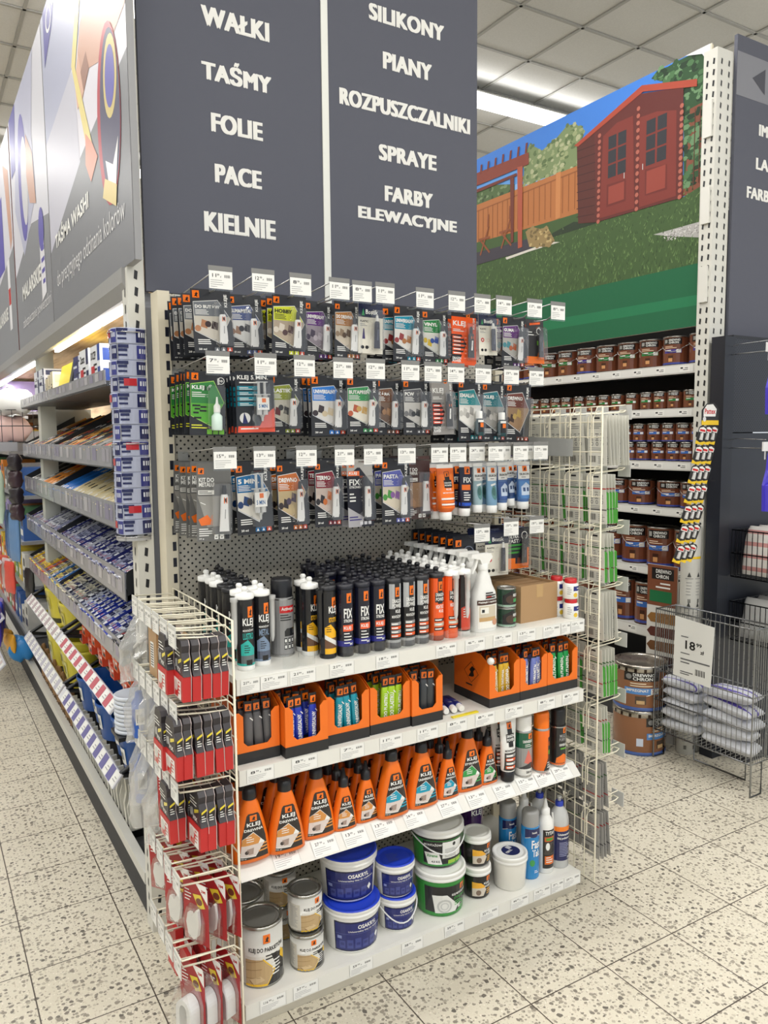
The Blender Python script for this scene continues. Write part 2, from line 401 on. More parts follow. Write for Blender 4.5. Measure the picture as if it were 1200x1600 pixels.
# joint plates on the second upright
for k, z in enumerate((2.25, 2.62, 3.02)):
    o = MB().box(2.643, 2.655, .60, .645, z, z+.17, rgb(220,219,212)).build('joint_plate', M_STEEL); tag(o, '%s bolted joint plate up the pale slotted upright by the garden poster' % ('lowest', 'middle', 'topmost')[k], 'bracket', 'joint plates')
struct(MB().box(-.05, 1.225, .6, .64, 0, PZ, rgb(150,152,158)).build('wall_rack_end', M_STEEL))

# ------------------------------------------------------------------ gondola with pegboard
W = 1.25
def pegboard_material(base, hole, pitch=.025, r=.0042):
    m = bpy.data.materials.new('pegboard'); m.use_nodes = True
    nt = m.node_tree; N = nt.nodes; L = nt.links; b = N['Principled BSDF']
    tc = N.new('ShaderNodeTexCoord'); sx = N.new('ShaderNodeSeparateXYZ'); L.new(tc.outputs['Object'], sx.inputs[0])
    def cell(out, off):
        a = N.new('ShaderNodeMath'); a.operation = 'ADD'; a.inputs[1].default_value = 40*pitch + off; L.new(out, a.inputs[0])
        d = N.new('ShaderNodeMath'); d.operation = 'MODULO'; d.inputs[1].default_value = pitch; L.new(a.outputs[0], d.inputs[0])
        e = N.new('ShaderNodeMath'); e.operation = 'SUBTRACT'; e.inputs[1].default_value = pitch/2; L.new(d.outputs[0], e.inputs[0]); return e.outputs[0]
    hs = []
    for off in (0, pitch/2):
        cx = cell(sx.outputs[0], off); cz = cell(sx.outputs[2], off)
        v = N.new('ShaderNodeCombineXYZ'); L.new(cx, v.inputs[0]); L.new(cz, v.inputs[1])
        l = N.new('ShaderNodeVectorMath'); l.operation = 'LENGTH'; L.new(v.outputs[0], l.inputs[0])
        c = N.new('ShaderNodeMath'); c.operation = 'LESS_THAN'; c.inputs[1].default_value = r; L.new(l.outputs['Value'], c.inputs[0]); hs.append(c.outputs[0])
    g = N.new('ShaderNodeMath'); g.operation = 'MAXIMUM'; L.new(hs[0], g.inputs[0]); L.new(hs[1], g.inputs[1])
    mx = N.new('ShaderNodeMix'); mx.data_type = 'RGBA'; L.new(g.outputs[0], mx.inputs[0]); mx.inputs[6].default_value = base; mx.inputs[7].default_value = hole
    L.new(mx.outputs[2], b.inputs['Base Color']); b.inputs['Roughness'].default_value = 0.45
    return m
M_PEG = pegboard_material(rgb(196,191,178), rgb(26,24,22), .024, .0034)
gt = thing('shelf_unit', 'white end-of-aisle shelf unit with pegboard back, carrying the glue display', 'shelving', (0, 0, 0))
MB().box(0.0, W, .5, .53, .08, 2.05, IVORY).build('back_panel', M_PEG, gt)
for k, x in enumerate((-.036, W)):
    p = MB(); p.box(x, x+.036, .485, .56, 0, 2.055, IVORY)
    p.build('post', M_STEEL, gt)
    q = MB()
    for j in range(38):
        z = .12 + j*.05
        q.box(x+.02, x+.031, .4842, .486, z, z+.028, rgb(24,26,40))
    s_ = q.build('slots', M_STEEL, gt)
MB().box(0, W, .02, .5, .0, .06, rgb(206,200,184)).build('plinth', M_STEEL, gt)

SHELF_PRICES = {1: [(.01,'21.99'),(.065,'21.99'),(.15,'21.99'),(.27,'21.99'),(.42,'18.99'),(.63,'46.99'),(.74,'46.99'),(.85,'18.99'),(.95,'13.99'),(1.06,'17.99'),(1.14,'13.99'),(1.185,'13.99')],
  2: [(.02,'8.99'),(.15,'8.99'),(.30,'7.99'),(.43,'11.99'),(.56,'11.99'),(.67,'8.99'),(.78,'8.99'),(.90,'7.99'),(1.04,'8.99'),(1.15,'8.99')],
  3: [(.1,'19.99'),(.22,'27.99'),(.32,'13.99'),(.42,'13.99'),(.53,'24.99'),(.66,'27.99'),(.77,'13.99'),(.88,'25.99'),(.98,'15.99'),(1.06,'34.99'),(1.14,'29.99')],
  4: [(.04,'116.99'),(.14,'37.99'),(.32,'59.99'),(.5,'38.99'),(.66,'59.99'),(.8,'25.99'),(.93,'44.99'),(1.03,'16.99'),(1.11,'29.99'),(1.17,'29.99')]}
def end_shelf(k, ztop, zlip, y0, slant=0.0):
    nm = ('', 'upper', 'second', 'third', 'lowest')[k]
    use = ('', 'carrying cartridges and a spray bottle', 'carrying orange boxes of glue tubes', 'carrying orange glue bottles', 'carrying buckets and cans')[k]
    t = thing('shelf', 'white steel %s shelf of the end unit, %s' % (nm, use), 'shelf', (0, y0, ztop))
    b = MB(); b.box(0.002, W-.002, .012, .5-y0-.004, -.02, 0, STEEL); b.build('deck', M_STEEL, t)
    lip = MB(); h = ztop - zlip; ly = slant
    P = [(.012, 0), (0.0, -.001), (-slant, -h), (-slant+.01, -h-.003), (.014, -.02)]
    lip.prism(P, 'x', 0.0, W, STEEL); lip.build('price_rail', M_STEEL, t)
    def fn(u, v, o): return (u, -slant*(1 - v/h) - o - .0005, -h + v) if slant == 0 else (u, -slant*(1-v/h) - o*0.7 - .0006, -h + v + o*.7)
    for i, (x, pr) in enumerate(SHELF_PRICES[k]):
        nx = SHELF_PRICES[k][i+1][0] if i + 1 < len(SHELF_PRICES[k]) else W - .001
        A = Art(); w = min(.078, nx - x - .001); price_art(A, 0, .004, w, h-.007, pr, 1, i); A.rect(0, .003, .0006, h-.003, GREY, 2); A.rect(w-.0006, .003, w, h-.003, GREY, 2)
        A.lay(MB(), lambda u, v, o, x=x: fn(x+u, v, o), None, .0003).build('price_label', M_CARD, t)
    return t
end_shelf(1, .989, .9455, 0.0); end_shelf(2, .743, .699, 0.0); end_shelf(3, .468, .43, .045, .04); end_shelf(4, .0815, .038, .0)

# ------------------------------------------------------------------ upper shelf: cartridges
Z1, Z2, Z3, Z4 = .9892, .7432, .4682, .0817
def cartridge(label, style, body, cap, accent, group, h=.196):
    R = .0245
    t = thing('sealant_cartridge', label, 'cartridge', group=group)
    MB().lathe([(R-.001, 0), (R, .002), (R, .012), (R-.0008, .013), (R-.0008, h), (R, h+.001)], body, 24).build('tube', M_PLAST, t)
    A = Art(); a = 1.55
    if style == 'klej':      # black sleeve, coloured pointed panel
        A.rect(-PI, .014, PI, h-.002, BLACK, 1); A.logo(-.05, h-.05, .62, .03, 2)
        A.text('KLEJ', -.62, .118, 1.25, .026, WHITE, 3); A.text('MONTAŻOWY', -.62, .108, 1.25, .007, WHITE, 3); A.text({'l':'LUSTRO','m':'METAL'}[accent[0]], -.62, .086, 1.2, .018, accent[1], 3)
        A.poly([(-.9,.042),(-.9,.072),(-.1,.085),(.75,.06),(.75,.042)], accent[1], 2); A.bars(-.5, .068, .7, 4, .006, .002, INK, 3)
        A.rect(-.9, .02, .75, .042, accent[2], 2); A.rect(-PI, .014, PI, .02, accent[1], 2); A.rect(-.3, .016, .4, .03, INK, 3)
    elif style == 'isto':
        A.rect(-PI, .014, PI, h-.002, BLACK, 1); A.logo(.1, h-.05, .62, .03, 2)
        A.text('KLEJ', -.3, .125, 1.15, .026, WHITE, 3); A.text('ISTOTNY', -.3, .105, 1.15, .014, rgb(240,180,30), 3)
        A.poly([(-.8,.06),(-.8,.09),(-.1,.1),(.8,.075),(.8,.06)], rgb(240,180,30), 2); A.poly([(-.8,.03),(-.8,.06),(.8,.06),(.8,.03)], rgb(104,72,52), 2)
        A.poly([(-.8,.058),(-.8,.07),(.8,.048),(.8,.034)], rgb(225,225,220), 3); A.rect(-.8, .014, .8, .03, rgb(240,180,30), 2); A.bars(-.6, .09, .6, 3, .006, .002, INK, 3)
    elif style == 'fix':
        A.rect(-PI, .03, PI, h-.002, rgb(20,22,40), 1); A.logo(-.25, h-.04, .62, .028, 2)
        A.text('FIX', -.6, .112, 1.1, .028, WHITE, 3); A.text('STRONG', -.6, .1, 1.1, .009, WHITE, 3)
        A.rect(-.7, .074, .75, .092, rgb(238,96,52), 2); A.text('KLEJ', -.6, .077, .9, .011, WHITE, 3); A.bars(-.6, .066, 1.0, 4, .009, .003, WHITE, 3); A.rect(-PI, .03, PI, .046, rgb(40,44,130), 2); A.text('BIAŁY', .1, .034, .5, .006, WHITE, 3)
    elif style == 'dragon':
        A.rect(-PI, .018, PI, h-.002, BLACK, 1); A.rect(-1.0, .12, 1.0, h-.002, rgb(176,178,180), 2); A.rect(-.3, .12, .42, h-.002, BLACK, 3); A.logo(-.22, h-.04, .55, .028, 4)
        A.text('DRAGON', -.6, .137, 1.25, .012, WHITE, 4); A.text('POWER', -.6, .123, 1.25, .012, WHITE, 4); A.text('KLEJ', -.2, .105, .7, .012, WHITE, 3); A.text('MONTAŻOWY', -.65, .092, 1.3, .011, WHITE, 3)
        for i in range(4): A.rect(-.75, .07-i*.012, .75, .079-i*.012, (rgb(150,150,150), rgb(235,90,30), rgb(150,150,150), rgb(235,90,30))[i], 2); A.rect(-.7, .072-i*.012, .1, .076-i*.012, WHITE, 3)
        A.rect(-PI, .018, PI, .026, rgb(170,172,174), 2)
    elif style == 'hightack':
        A.rect(-PI, .016, PI, h-.002, rgb(238,92,34), 1); A.rect(-.35, .115, .4, h-.002, BLACK, 2); A.logo(-.25, h-.04, .55, .028, 3)
        A.poly([(-.7,.12),(-.7,.15),(.75,.15),(.75,.12)], BLACK, 3); A.text('DRAGON', -.6, .138, 1.2, .011, WHITE, 4); A.text('POWER', -.6, .124, 1.2, .011, WHITE, 4)
        A.text('HIGH TACK', -.6, .1, 1.2, .012, WHITE, 2); A.text('KLEJ', -.2, .086, .7, .011, WHITE, 2)
        for i in range(3): A.rect(-.8, .06-i*.014, .8, .07-i*.014, (BLACK, rgb(190,180,160), BLACK)[i], 2); A.rect(-.7, .063-i*.014, .2, .067-i*.014, WHITE, 3)
    else:                     # clear crystal
        A.rect(-PI, .016, PI, h-.002, rgb(32,30,32), 1); A.logo(.1, h-.05, .6, .03, 2); A.text('KLEJ', -.2, .118, .9, .02, WHITE, 3)
        A.poly([(-.8,.02),(-.8,.09),(.1,.1),(.9,.08),(.9,.02)], rgb(205,70,50), 2); A.bars(-.5, .085, .9, 4, .008, .003, WHITE, 3)
    A.lay(MB(), cyl(R-.0004), .3).build('label', M_GLOSS, t)
    z = h
    MB().lathe([(R+.0012, z), (R+.0012, z+.012), (R-.003, z+.0135), (.0085, z+.0145), (.0075, z+.019)], cap, 20).lathe([(.0055, z+.018), (.0085, z+.022), (.0088, z+.027), (.006, z+.031), (.001, z+.032)], cap, 12).build('cap', M_PLAST, t)
    return t
def add_nozzle(t, dx, dy, col, up=.19):
    MB().lathe([(.003, .06), (.0065, .075), (.0075, .11), (.0085, up-.012), (.011, up-.01), (.011, up)], col, 10, dx, dy).build('spare_nozzle', M_MILK if col == WHITE else M_PLAST, t)

TEAL = rgb(45,175,165); SLATE = rgb(120,140,165)
def row(proto_fn, look, xs, ys, group):
    """one column of cartridges running back from the shelf edge"""
    base = None
    for i, y in enumerate(ys):
        lab = '%s, %s from the shelf edge in its row' % (look, ordn(i+1))
        if base is None:
            base = proto_fn(lab, group); o = base
        else: o = dup(base, label=lab, skip=('spare_nozzle',) if i % 3 else ())
        o.location = (xs + (.003 if i % 2 else -.002), y, Z1)
    return base
def steps(y0, n, d=.052): return [y0 + i*d for i in range(n)]
lus = row(lambda l, g: cartridge(l, 'klej', WHITE, WHITE, ('l', TEAL, rgb(96,110,112)), g), 'white-capped cartridge with teal panel', .060, [.081, .134], 'teal cartridges')
add_nozzle(lus, -.031, -.004, WHITE, .199)
met = row(lambda l, g: cartridge(l, 'klej', WHITE, WHITE, ('m', SLATE, rgb(84,92,110)), g), 'white-capped cartridge with slate blue panel', .114, [.1, .153], 'slate cartridges')
add_nozzle(met, .033, .0, WHITE, .19)
row(lambda l, g: cartridge(l, 'klej', BLACK, BLACK, ('l', TEAL, rgb(96,110,112)), g), 'black-capped teal cartridge near the white post', .060, [.187, .24], 'black-capped teal cartridges')
row(lambda l, g: cartridge(l, 'klej', WHITE, WHITE, ('l', TEAL, rgb(96,110,112)), g), 'white-capped teal cartridge behind the black-capped ones', .060, [.293, .346, .399], 'rear teal cartridges')
row(lambda l, g: cartridge(l, 'klej', BLACK, BLACK, ('m', SLATE, rgb(84,92,110)), g), 'black-capped cartridge behind the slate blue one', .114, [.206, .259, .312, .365, .418, .462], 'black-capped slate cartridges')
row(lambda l, g: cartridge(l, 'isto', WHITE, WHITE, None, g), 'white-capped cartridge with yellow panel', .270, [.115, .168], 'white-capped yellow cartridges')
ist = row(lambda l, g: cartridge(l, 'isto', BLACK, BLACK, None, g), 'black-capped cartridge with yellow panel', .300, [.062], 'yellow panel cartridges')
add_nozzle(ist, -.03, -.012, BLACK, .2)
row(lambda l, g: cartridge(l, 'isto', BLACK, BLACK, None, g), 'black-capped cartridge behind the yellow panel one', .325, [.114, .166], 'rear yellow panel cartridges')
FIXB = rgb(22,23,34)
for k, (x, n) in enumerate(((.352, 1), (.408, 2), (.459, 7))):
    row(lambda l, g: cartridge(l, 'fix', FIXB, FIXB, None, g), ('navy cartridge beside the yellow panel ones', 'navy cartridge in the middle navy row', 'navy cartridge beside the silver-panelled ones')[k], x, steps(.054, n), 'navy cartridges')
row(lambda l, g: cartridge(l, 'fix', FIXB, FIXB, None, g), 'navy cartridge behind the middle navy row', .408, steps(.264, 4), 'navy cartridges')
for k, x in enumerate((.513, .563, .613)):
    row(lambda l, g: cartridge(l, 'dragon', rgb(90,91,94), BLACK, None, g), ('silver-panelled cartridge beside the navy ones', 'silver-panelled cartridge in the middle silver row', 'silver-panelled cartridge beside the orange ones')[k], x, steps(.052, 8), 'silver-panelled cartridges')
row(lambda l, g: cartridge(l, 'hightack', rgb(150,60,30), BLACK, None, g), 'orange cartridge with black cap', .672, steps(.056, 7), 'black-capped orange cartridges')
ht = row(lambda l, g: cartridge(l, 'hightack', rgb(230,96,50), WHITE, None, g), 'orange cartridge with white cap', .726, steps(.056, 8), 'white-capped orange cartridges')
add_nozzle(ht, .0, -.031, WHITE, .2)
cr_ = row(lambda l, g: cartridge(l, 'clear', rgb(210,208,204), WHITE, None, g), 'black and red cartridge with white cap', .774, steps(.056, 8), 'black and red cartridges')
add_nozzle(cr_, -.004, -.031, WHITE, .2)

# clear trays that hold the cartridge rows
def tray(label, x0, x1, h=.034):
    t = MB(); n = max(1, round((x1-x0)/.051)); pts = []
    for i in range(n):
        c = x0 + (i+.5)*(x1-x0)/n; r = (x1-x0)/n/2
        for j in range(7):
            a = -1.2 + 2.4*j/6; pts.append((c + r*math.sin(a)/math.sin(1.2), .028 - .016*math.cos(a)))
    rings = [[(u, v, z) for u, v in pts] for z in (0.0005, h)]
    t.loft_pts(rings, WHITE, False, False, closed=False)
    o = t.build('cartridge_tray', M_ACRYL, None, (0, 0, Z1)); tag(o, label, 'tray'); return o
tray('clear scalloped plastic tray front below the navy cartridges', .325, .485)
tray('clear scalloped plastic tray front below the silver-panelled cartridges', .487, .64)
tray('clear scalloped plastic tray front below the orange cartridges', .644, .80)
tray('clear scalloped empty tray front beside the grey spray can', .14, .238, .04)

# spray can standing among the cartridges
def spraycan(label, R, h, body, capc, art, loc, caph=.05, capr=None, chrome=True, name='spray_can'):
    t = thing(name, label, 'spray can', loc)
    MB().lathe([(R-.002, 0), (R, .003), (R, h-.012), (R-.006, h)], body, 24).build('can', M_GLOSS, t)
    if chrome: MB().lathe([(R+.0005, 0), (R+.0012, .002), (R+.0005, .005)], rgb(190,190,190), 24, cap=False).build('bottom_rim', M_METAL, t); MB().lathe([(R+.0004, h-.013), (R+.0014, h-.011), (R-.004, h-.004)], rgb(190,190,190), 24, cap=False).build('top_rim', M_METAL, t)
    cr = capr or R-.002
    MB().lathe([(cr, h-.008), (cr, h+caph-.008), (cr-.003, h+caph-.001), (cr-.008, h+caph)], capc, 24).build('cap', M_PLAST, t)
    if art: art.lay(MB(), cyl(R+.0001), .3).build('label', M_GLOSS, t)
    return t
A = Art(); A.rect(-PI, .01, PI, .19-.018, rgb(150,150,150), 1); A.rect(-.6, .128, .85, .148, rgb(205,35,40), 2); A.text('Activejet', -.45, .132, 1.15, .013, WHITE, 3); A.bars(-.55, .12, 1.1, 3, .007, .003, DARK, 2)
A.poly([(-.2,.06),(-.2,.075),(.0,.083),(.9,.083),(.95,.075),(.95,.06)], DARK, 2)
for i in range(3):
    for j in range(2): A.rect(-.25+i*.35, .022+j*.018, .02+i*.35, .037+j*.018, DARK, 2); A.rect(-.2+i*.35, .025+j*.018, -.03+i*.35, .034+j*.018, WHITE, 3)
spraycan('grey spray can with black cap among the cartridges', .033, .178, rgb(150,150,150), BLACK, A, (.2, .158, Z1), .048)

# white trigger spray bottles
def trigger(label):
    t = thing('spray_bottle', label, 'spray bottle', group='white trigger sprayers')
    S = [(0, .045, .026), (.004, .048, .028), (.10, .048, .028), (.125, .044, .027), (.15, .03, .022), (.165, .026, .02), (.18, .02, .018), (.188, .015, .015), (.2, .0145, .0145)]
    MB().loft_pts([[(a*math.copysign(abs(math.sin(q))**.8, math.sin(q)), -b*math.copysign(abs(math.cos(q))**.8, math.cos(q)), z) for q in [2*PI*j/20 for j in range(20)]] for z, a, b in S], WHITE).build('bottle', M_PLAST, t)
    hd = MB(); hd.lathe([(.0165, .198), (.0165, .216), (.012, .218)], WHITE, 14)
    hd.prism([(-.012,.216),(.014,.216),(.03,.238),(.024,.25),(-.052,.252),(-.055,.24),(-.02,.232)], 'y', -.011, .011, WHITE)
    hd.build('spray_head', M_PLAST, t)
    MB().prism([(-.03,.238),(-.022,.236),(-.03,.21),(-.044,.188),(-.05,.19),(-.038,.212)], 'y', -.006, .006, WHITE).build('trigger', M_PLAST, t)
    A = Art(); A.rect(-.038, .012, .038, .09, rgb(240,238,230), 1); A.rect(-.04, .088, .04, .104, rgb(74,48,42), 2); A.text('Naklejki i etykiety', -.036, .093, .072, .007, WHITE, 3)
    A.bars(-.012, .124, .045, 3, .008, .004, INK, 2); A.bars(-.008, .112, .03, 1, .008, .003, rgb(200,50,40), 2)
    A.rect(-.034, .035, .03, .085, rgb(205,194,174), 2); A.rect(-.03, .06, .0, .08, rgb(238,236,226), 3); A.rect(-.026, .064, -.016, .074, DARK, 4); A.rect(-.034, .035, .03, .048, rgb(196,160,110), 3); A.ell(.026, .03, .011, .011, rgb(205,150,120), 4)
    A.lay(MB(), lambda u, v, o: (u, -.028*max(.05, 1-(abs(u)/.0485)**2.5)**.4 - .0012 - o, v), .008).build('label', M_GLOSS, t)
    return t
tb = trigger('white trigger spray bottle, nearest the shelf edge in its row'); tb.location = (.862, .066, Z1)
for i in range(1, 7):
    dup(tb, (.858 - .001*i, .066 + .06*i, Z1), label='white trigger spray bottle, %s from the shelf edge in its row' % ordn(i+1))

# small green tins, stacked
def tin(label, loc, R=.031, h=.064, art=None, body=rgb(40,46,44), name='tin'):
    t = thing(name, label, 'tin', loc)
    MB().lathe([(R, .002), (R, h-.003), (R-.003, h-.009)], body, 24).build('wall', M_GLOSS, t)
    MB().lathe([(R-.002, 0), (R+.0012, .0005), (R+.0012, .003), (R, .004)], rgb(170,170,166), 24).build('bottom_rim', M_METAL, t); MB().lathe([(R, h-.004), (R+.0012, h-.003), (R+.0012, h), (R-.004, h), (R-.005, h-.003)], rgb(170,170,166), 24, cap=False).build('top_rim', M_METAL, t)
    MB().lathe([(R-.004, h-.005), (R-.0045, h-.003), (R-.012, h-.003), (R-.014, h-.0045), (.001, h-.0045)], rgb(128,128,124), 24).build('lid', M_METAL, t)
    if art: art.lay(MB(), cyl(R+.0002), .3).build('label', M_GLOSS, t)
    return t
def tin_art():
    A = Art(); A.rect(-PI, .004, PI, .06, rgb(30,60,44), 1); A.poly([(-1.1,.006),(-1.1,.04),(.0,.058),(1.0,.03),(.4,.006)], rgb(26,26,28), 2); A.ell(-.2, .028, .55, .014, rgb(70,52,44), 3)
    A.text('BEJCA', .05, .034, .8, .012, WHITE, 4); A.rect(.1, .018, 1.0, .03, rgb(50,150,80), 3); A.rect(-PI, .004, PI, .01, rgb(150,180,160), 3); return A
tin('small black and green tin, lower of two beside the sprayers', (.963, .070, Z1), art=tin_art())
tin('small black and green tin, upper of two beside the sprayers', (.966, .074, Z1+.0645), art=tin_art())

# open cardboard box
t = thing('cardboard_box', 'brown cardboard box with open slotted top on the upper shelf', 'box', (1.018, .062, Z1), (0, 0, .04))
b = MB(); w, d, h = .17, .30, .125
b.box(0, w, 0, .004, 0, h, KRAFT); b.box(0, w, d-.004, d, 0, h, KRAFT); b.box(0, .004, .004, d-.004, 0, h, KRAFT); b.box(w-.004, w, .004, d-.004, 0, h, KRAFT); b.box(.004, w-.004, .004, d-.004, 0, .004, KRAFT); b.build('walls', M_MATTE, t)
b = MB()
for i in range(6): b.box(.006, w-.006, .03+i*.042, .062+i*.042, h-.012, h-.008, rgb(150,118,82))
b.build('divider', M_MATTE, t)
A = Art(); A.rect(w*.42, h-.045, w*.6, h-.001, rgb(186,152,104), 1); A.lay(MB(), flat(), None, .0004).build('tape', M_GLOSS, t)
A = Art(); A.rect(.02, .03, .07, .085, WHITE, 1); A.bars(.025, .075, .04, 5, .009, .003, GREY, 2); A.lay(MB(), lambda u, v, o: (-o-.0003, .12-u, v), None, .0004).build('sticker', M_CARD, t)

# red-lidded white jars
def jar(label, loc):
    t = thing('jar', label, 'jar', loc, group='red-lidded jars'); R = .0265
    MB().lathe([(R-.002, 0), (R, .003), (R, .046), (R-.004, .052), (R-.008, .054)], WHITE, 20).build('body', M_PLAST, t)
    MB().lathe([(R-.006, .0525), (R-.006, .0665), (R-.008, .068)], rgb(196,30,36), 20).build('lid', M_PLAST, t)
    A = Art(); A.rect(-.4, .028, 1.3, .044, rgb(34,42,120), 1); A.text('KLEJ', .1, .033, .7, .006, WHITE, 2); A.ell(-.1, .014, .3, .008, rgb(225,190,60), 1); A.bars(.35, .022, .7, 3, .006, .002, GREY, 1); A.bars(-1.2, .038, .6, 4, .007, .002, GREY, 1)
    A.lay(MB(), cyl(R+.0002), .3).build('label', M_GLOSS, t); return t
jar('white jar with red lid, lower front one by the wire grid', (1.222, .038, Z1)); jar('white jar with red lid, upper front one by the wire grid', (1.222, .04, Z1+.0685))
jar('white jar with red lid, lower rear one beside the box', (1.212, .096, Z1)); jar('white jar with red lid, upper rear one beside the box', (1.212, .098, Z1+.0685))

# ------------------------------------------------------------------ second shelf: orange display boxes with glue pouches
def display_box(label, x0, w, y, h=.142, d=.19, rot=0):
    t = thing('display_box', label, 'box', (x0, y, Z2), (0, 0, rot))
    s = .024; base = .03; k = .012
    poly = [(0, base), (w, base), (w, h), (w-s+k, h), (w-s, h-k), (w-s, .046+k), (w-s-k, .046), (s+k, .046), (s, .046+k), (s, h-k), (s-k, h), (0, h)]
    f = MB(); f.prism(poly[:2] + [(w, .046), (0, .046)], 'y', 0, .002, ORANGE); f.prism([(0,.046),(s+k,.046),(s,.046+k),(s,h-k),(s-k,h),(0,h)], 'y', 0, .002, ORANGE)
    f.prism([(w,.046),(w,h),(w-s+k,h),(w-s,h-k),(w-s,.046+k),(w-s-k,.046)], 'y', 0, .002, ORANGE)
    f.build('front_panel', M_CARD, t)
    sd = MB()
    for xx in (0, w-.002): sd.prism([(.002, base), (d, base), (d, h+.03), (.05, h+.024), (.002, h)], 'x', xx, xx+.002, ORANGE)
    sd.box(.002, w-.002, d-.002, d, base, h+.03, rgb(210,84,30)); sd.build('side_panels', M_CARD, t)
    bt = MB(); bt.box(-.0006, w+.0006, -.0008, d, 0, base, rgb(34,34,36)); bt.build('base_band', M_CARD, t)
    A = Art(); A.ring(0, 0, .03, .03, .06, INK, 1, 4); P = [(-.012,-.014),(.004,-.012),(.012,-.008),(.008,.004),(.016,.012),(.004,.018),(-.008,.006),(-.002,0)]
    A.poly([(x, y) for x, y in P], INK, 1); A.bars(-.022, -.038, .04, 1, .01, .004, INK, 1)
    A.lay(MB(), lambda u, v, o: (-o-.0002, .095-u*1.3, .095+v*1.2), None, .0003).build('side_print', M_CARD, t)
    return t
def pouch(look, col, word, kind='col'):
    t = thing('glue_pouch', look, 'glue pouch')
    S = [(0, .0125, .003), (.006, .0135, .007), (.06, .0135, .0085), (.085, .013, .008), (.098, .011, .005), (.104, .0125, .0015), (.13, .0135, .001)]
    cols = [col]*4 + [BLACK]*2
    R = [[(a*math.sin(q), -b*math.cos(q), z) for q in [2*PI*j/12 for j in range(12)]] for z, a, b in S]
    MB().loft_pts(R, cols).build('body', M_PLAST, t)
    A = Art(); A.logo(-.0085, .104, .017, .019, 2)
    if word: A.text(word, -.0065, .01, .012, .07, WHITE, 2, rot=90)
    A.poly([(.004,.088),(.0125,.08),(.0125,.076),(.003,.085)], WHITE, 2)
    def fn(u, v, o):
        b = .0092 if v < .098 else .003
        return (u, -b*math.sqrt(max(0.04, 1-(u/.0145)**2)) - o, v)
    A.lay(MB(), fn, None).build('print', M_GLOSS, t)
    return t
BOXES = [ # x0, w, y, colour, word, look, xs
 (.004, .128, .035, rgb(96,96,98), '', 'grey', (-.02, .012, .04), 'end box beside the wire grid'),
 (.136, .130, .006, rgb(32,52,165), 'UNIWERSALNY', 'blue', (-.014, .026, -.04), 'second box from the wire grid'),
 (.271, .138, .022, rgb(20,140,160), 'UNIWERSALNY', 'teal', (-.022, .008, .036), 'third box from the wire grid'),
 (.415, .138, .026, rgb(160,200,40), 'DO PLASTIKU', 'lime green', (-.012, .014, .038), 'fourth box from the wire grid'),
 (.557, .112, .020, rgb(58,62,66), '', 'charcoal', (-.03, -.004, .022), 'box before the gap on the shelf'),
 (.853, .126, .020, rgb(205,165,40), 'DO DREWNA', 'yellow', (-.026, .0, .026), 'first box after the gap'),
 (.983, .118, .022, rgb(112,124,190), 'GUMA/METAL', 'periwinkle', (-.022, .01, .036), 'second to last box on the shelf'),
 (1.105, .138, .024, rgb(20,145,70), 'BUTAPREN', 'green', (-.024, .008, .036), 'last box on the shelf')]
for (x0, w, y, col, word, look, xs, where) in BOXES:
    display_box('orange and black display box of %s pouches, %s' % (look, where), x0, w, y)
    base = None; n = 0
    for rowi in range(3):
        for i, dx in enumerate(xs):
            n += 1
            lab = '%s glue pouch %s of the orange box, %s across' % (look, ('at the open front', 'in the second rank', 'in the third rank')[rowi], ordn(i+1))
            if base is None: o = base = pouch(lab, col, word)
            else: o = dup(base, label=lab)
            o['group'] = '%s glue pouches' % look
            o.location = (x0 + w/2 + dx, y + .02 + rowi*.036 + random.uniform(-.002, .002), Z2 + .032); o.rotation_euler = (random.uniform(-.06, .02), random.uniform(-.06, .06), random.uniform(-.25, .25))
# brown carton behind the gap and loose tubes in it
o = MB().box(.69, .85, .30, .48, Z2+.0002, Z2+.19, KRAFT).build('cardboard_carton', M_MATTE); tag(o, 'brown closed cardboard carton deep behind the gap on the second shelf', 'box')
def loose_tube(label, loc, rz):
    t = thing('glue_tube', label, 'glue tube', loc, (0, 0, rz), 'loose navy tubes')
    S = [(0, .0105, .0105), (.02, .0105, .0105), (.022, .0125, .0125), (.07, .0135, .011), (.115, .0155, .004), (.128, .016, .001)]
    MB().loft_pts([[(a*math.sin(q), z, .013 - b*math.cos(q)) for q in [2*PI*j/14 for j in range(14)]] for z, a, b in S[2:]], rgb(34,40,120)).build('body', M_PLAST, t)
    MB().loft_pts([[(a*math.sin(q), z, .013 - b*math.cos(q)) for q in [2*PI*j/14 for j in range(14)]] for z, a, b in ((-.004, .009, .009), (0, .0105, .0105), (.022, .0105, .0105))], WHITE).build('cap', M_PLAST, t)
    A = Art(); A.rect(.005, -.006, .03, .006, WHITE, 1); A.rect(.035, -.008, .09, .008, rgb(200,205,225), 1); A.text('KLEJ', .04, -.004, .03, .008, NAVY, 2)
    A.lay(MB(), lambda u, v, o: (v, .03+u*.9, .0265 - u*.16 + .004*(1-u*8) + o - .003), None).build('print', M_GLOSS, t); return t
for i, (x, y, rz) in enumerate(((.700, .045, -.25), (.728, .040, -.3), (.756, .04, -.2))):
    loose_tube(('navy tube lying loose against the charcoal pouch box', 'navy tube lying loose, middle of three', 'navy tube lying loose, farthest from charcoal pouches')[i], (x, y, Z2), rz)
o = MB().box(.70, .80, .008, .02, Z2+.0002, Z2+.004, rgb(235,215,50)).build('yellow_card', M_CARD); tag(o, 'yellow card strip in front of the loose navy tubes', 'card')
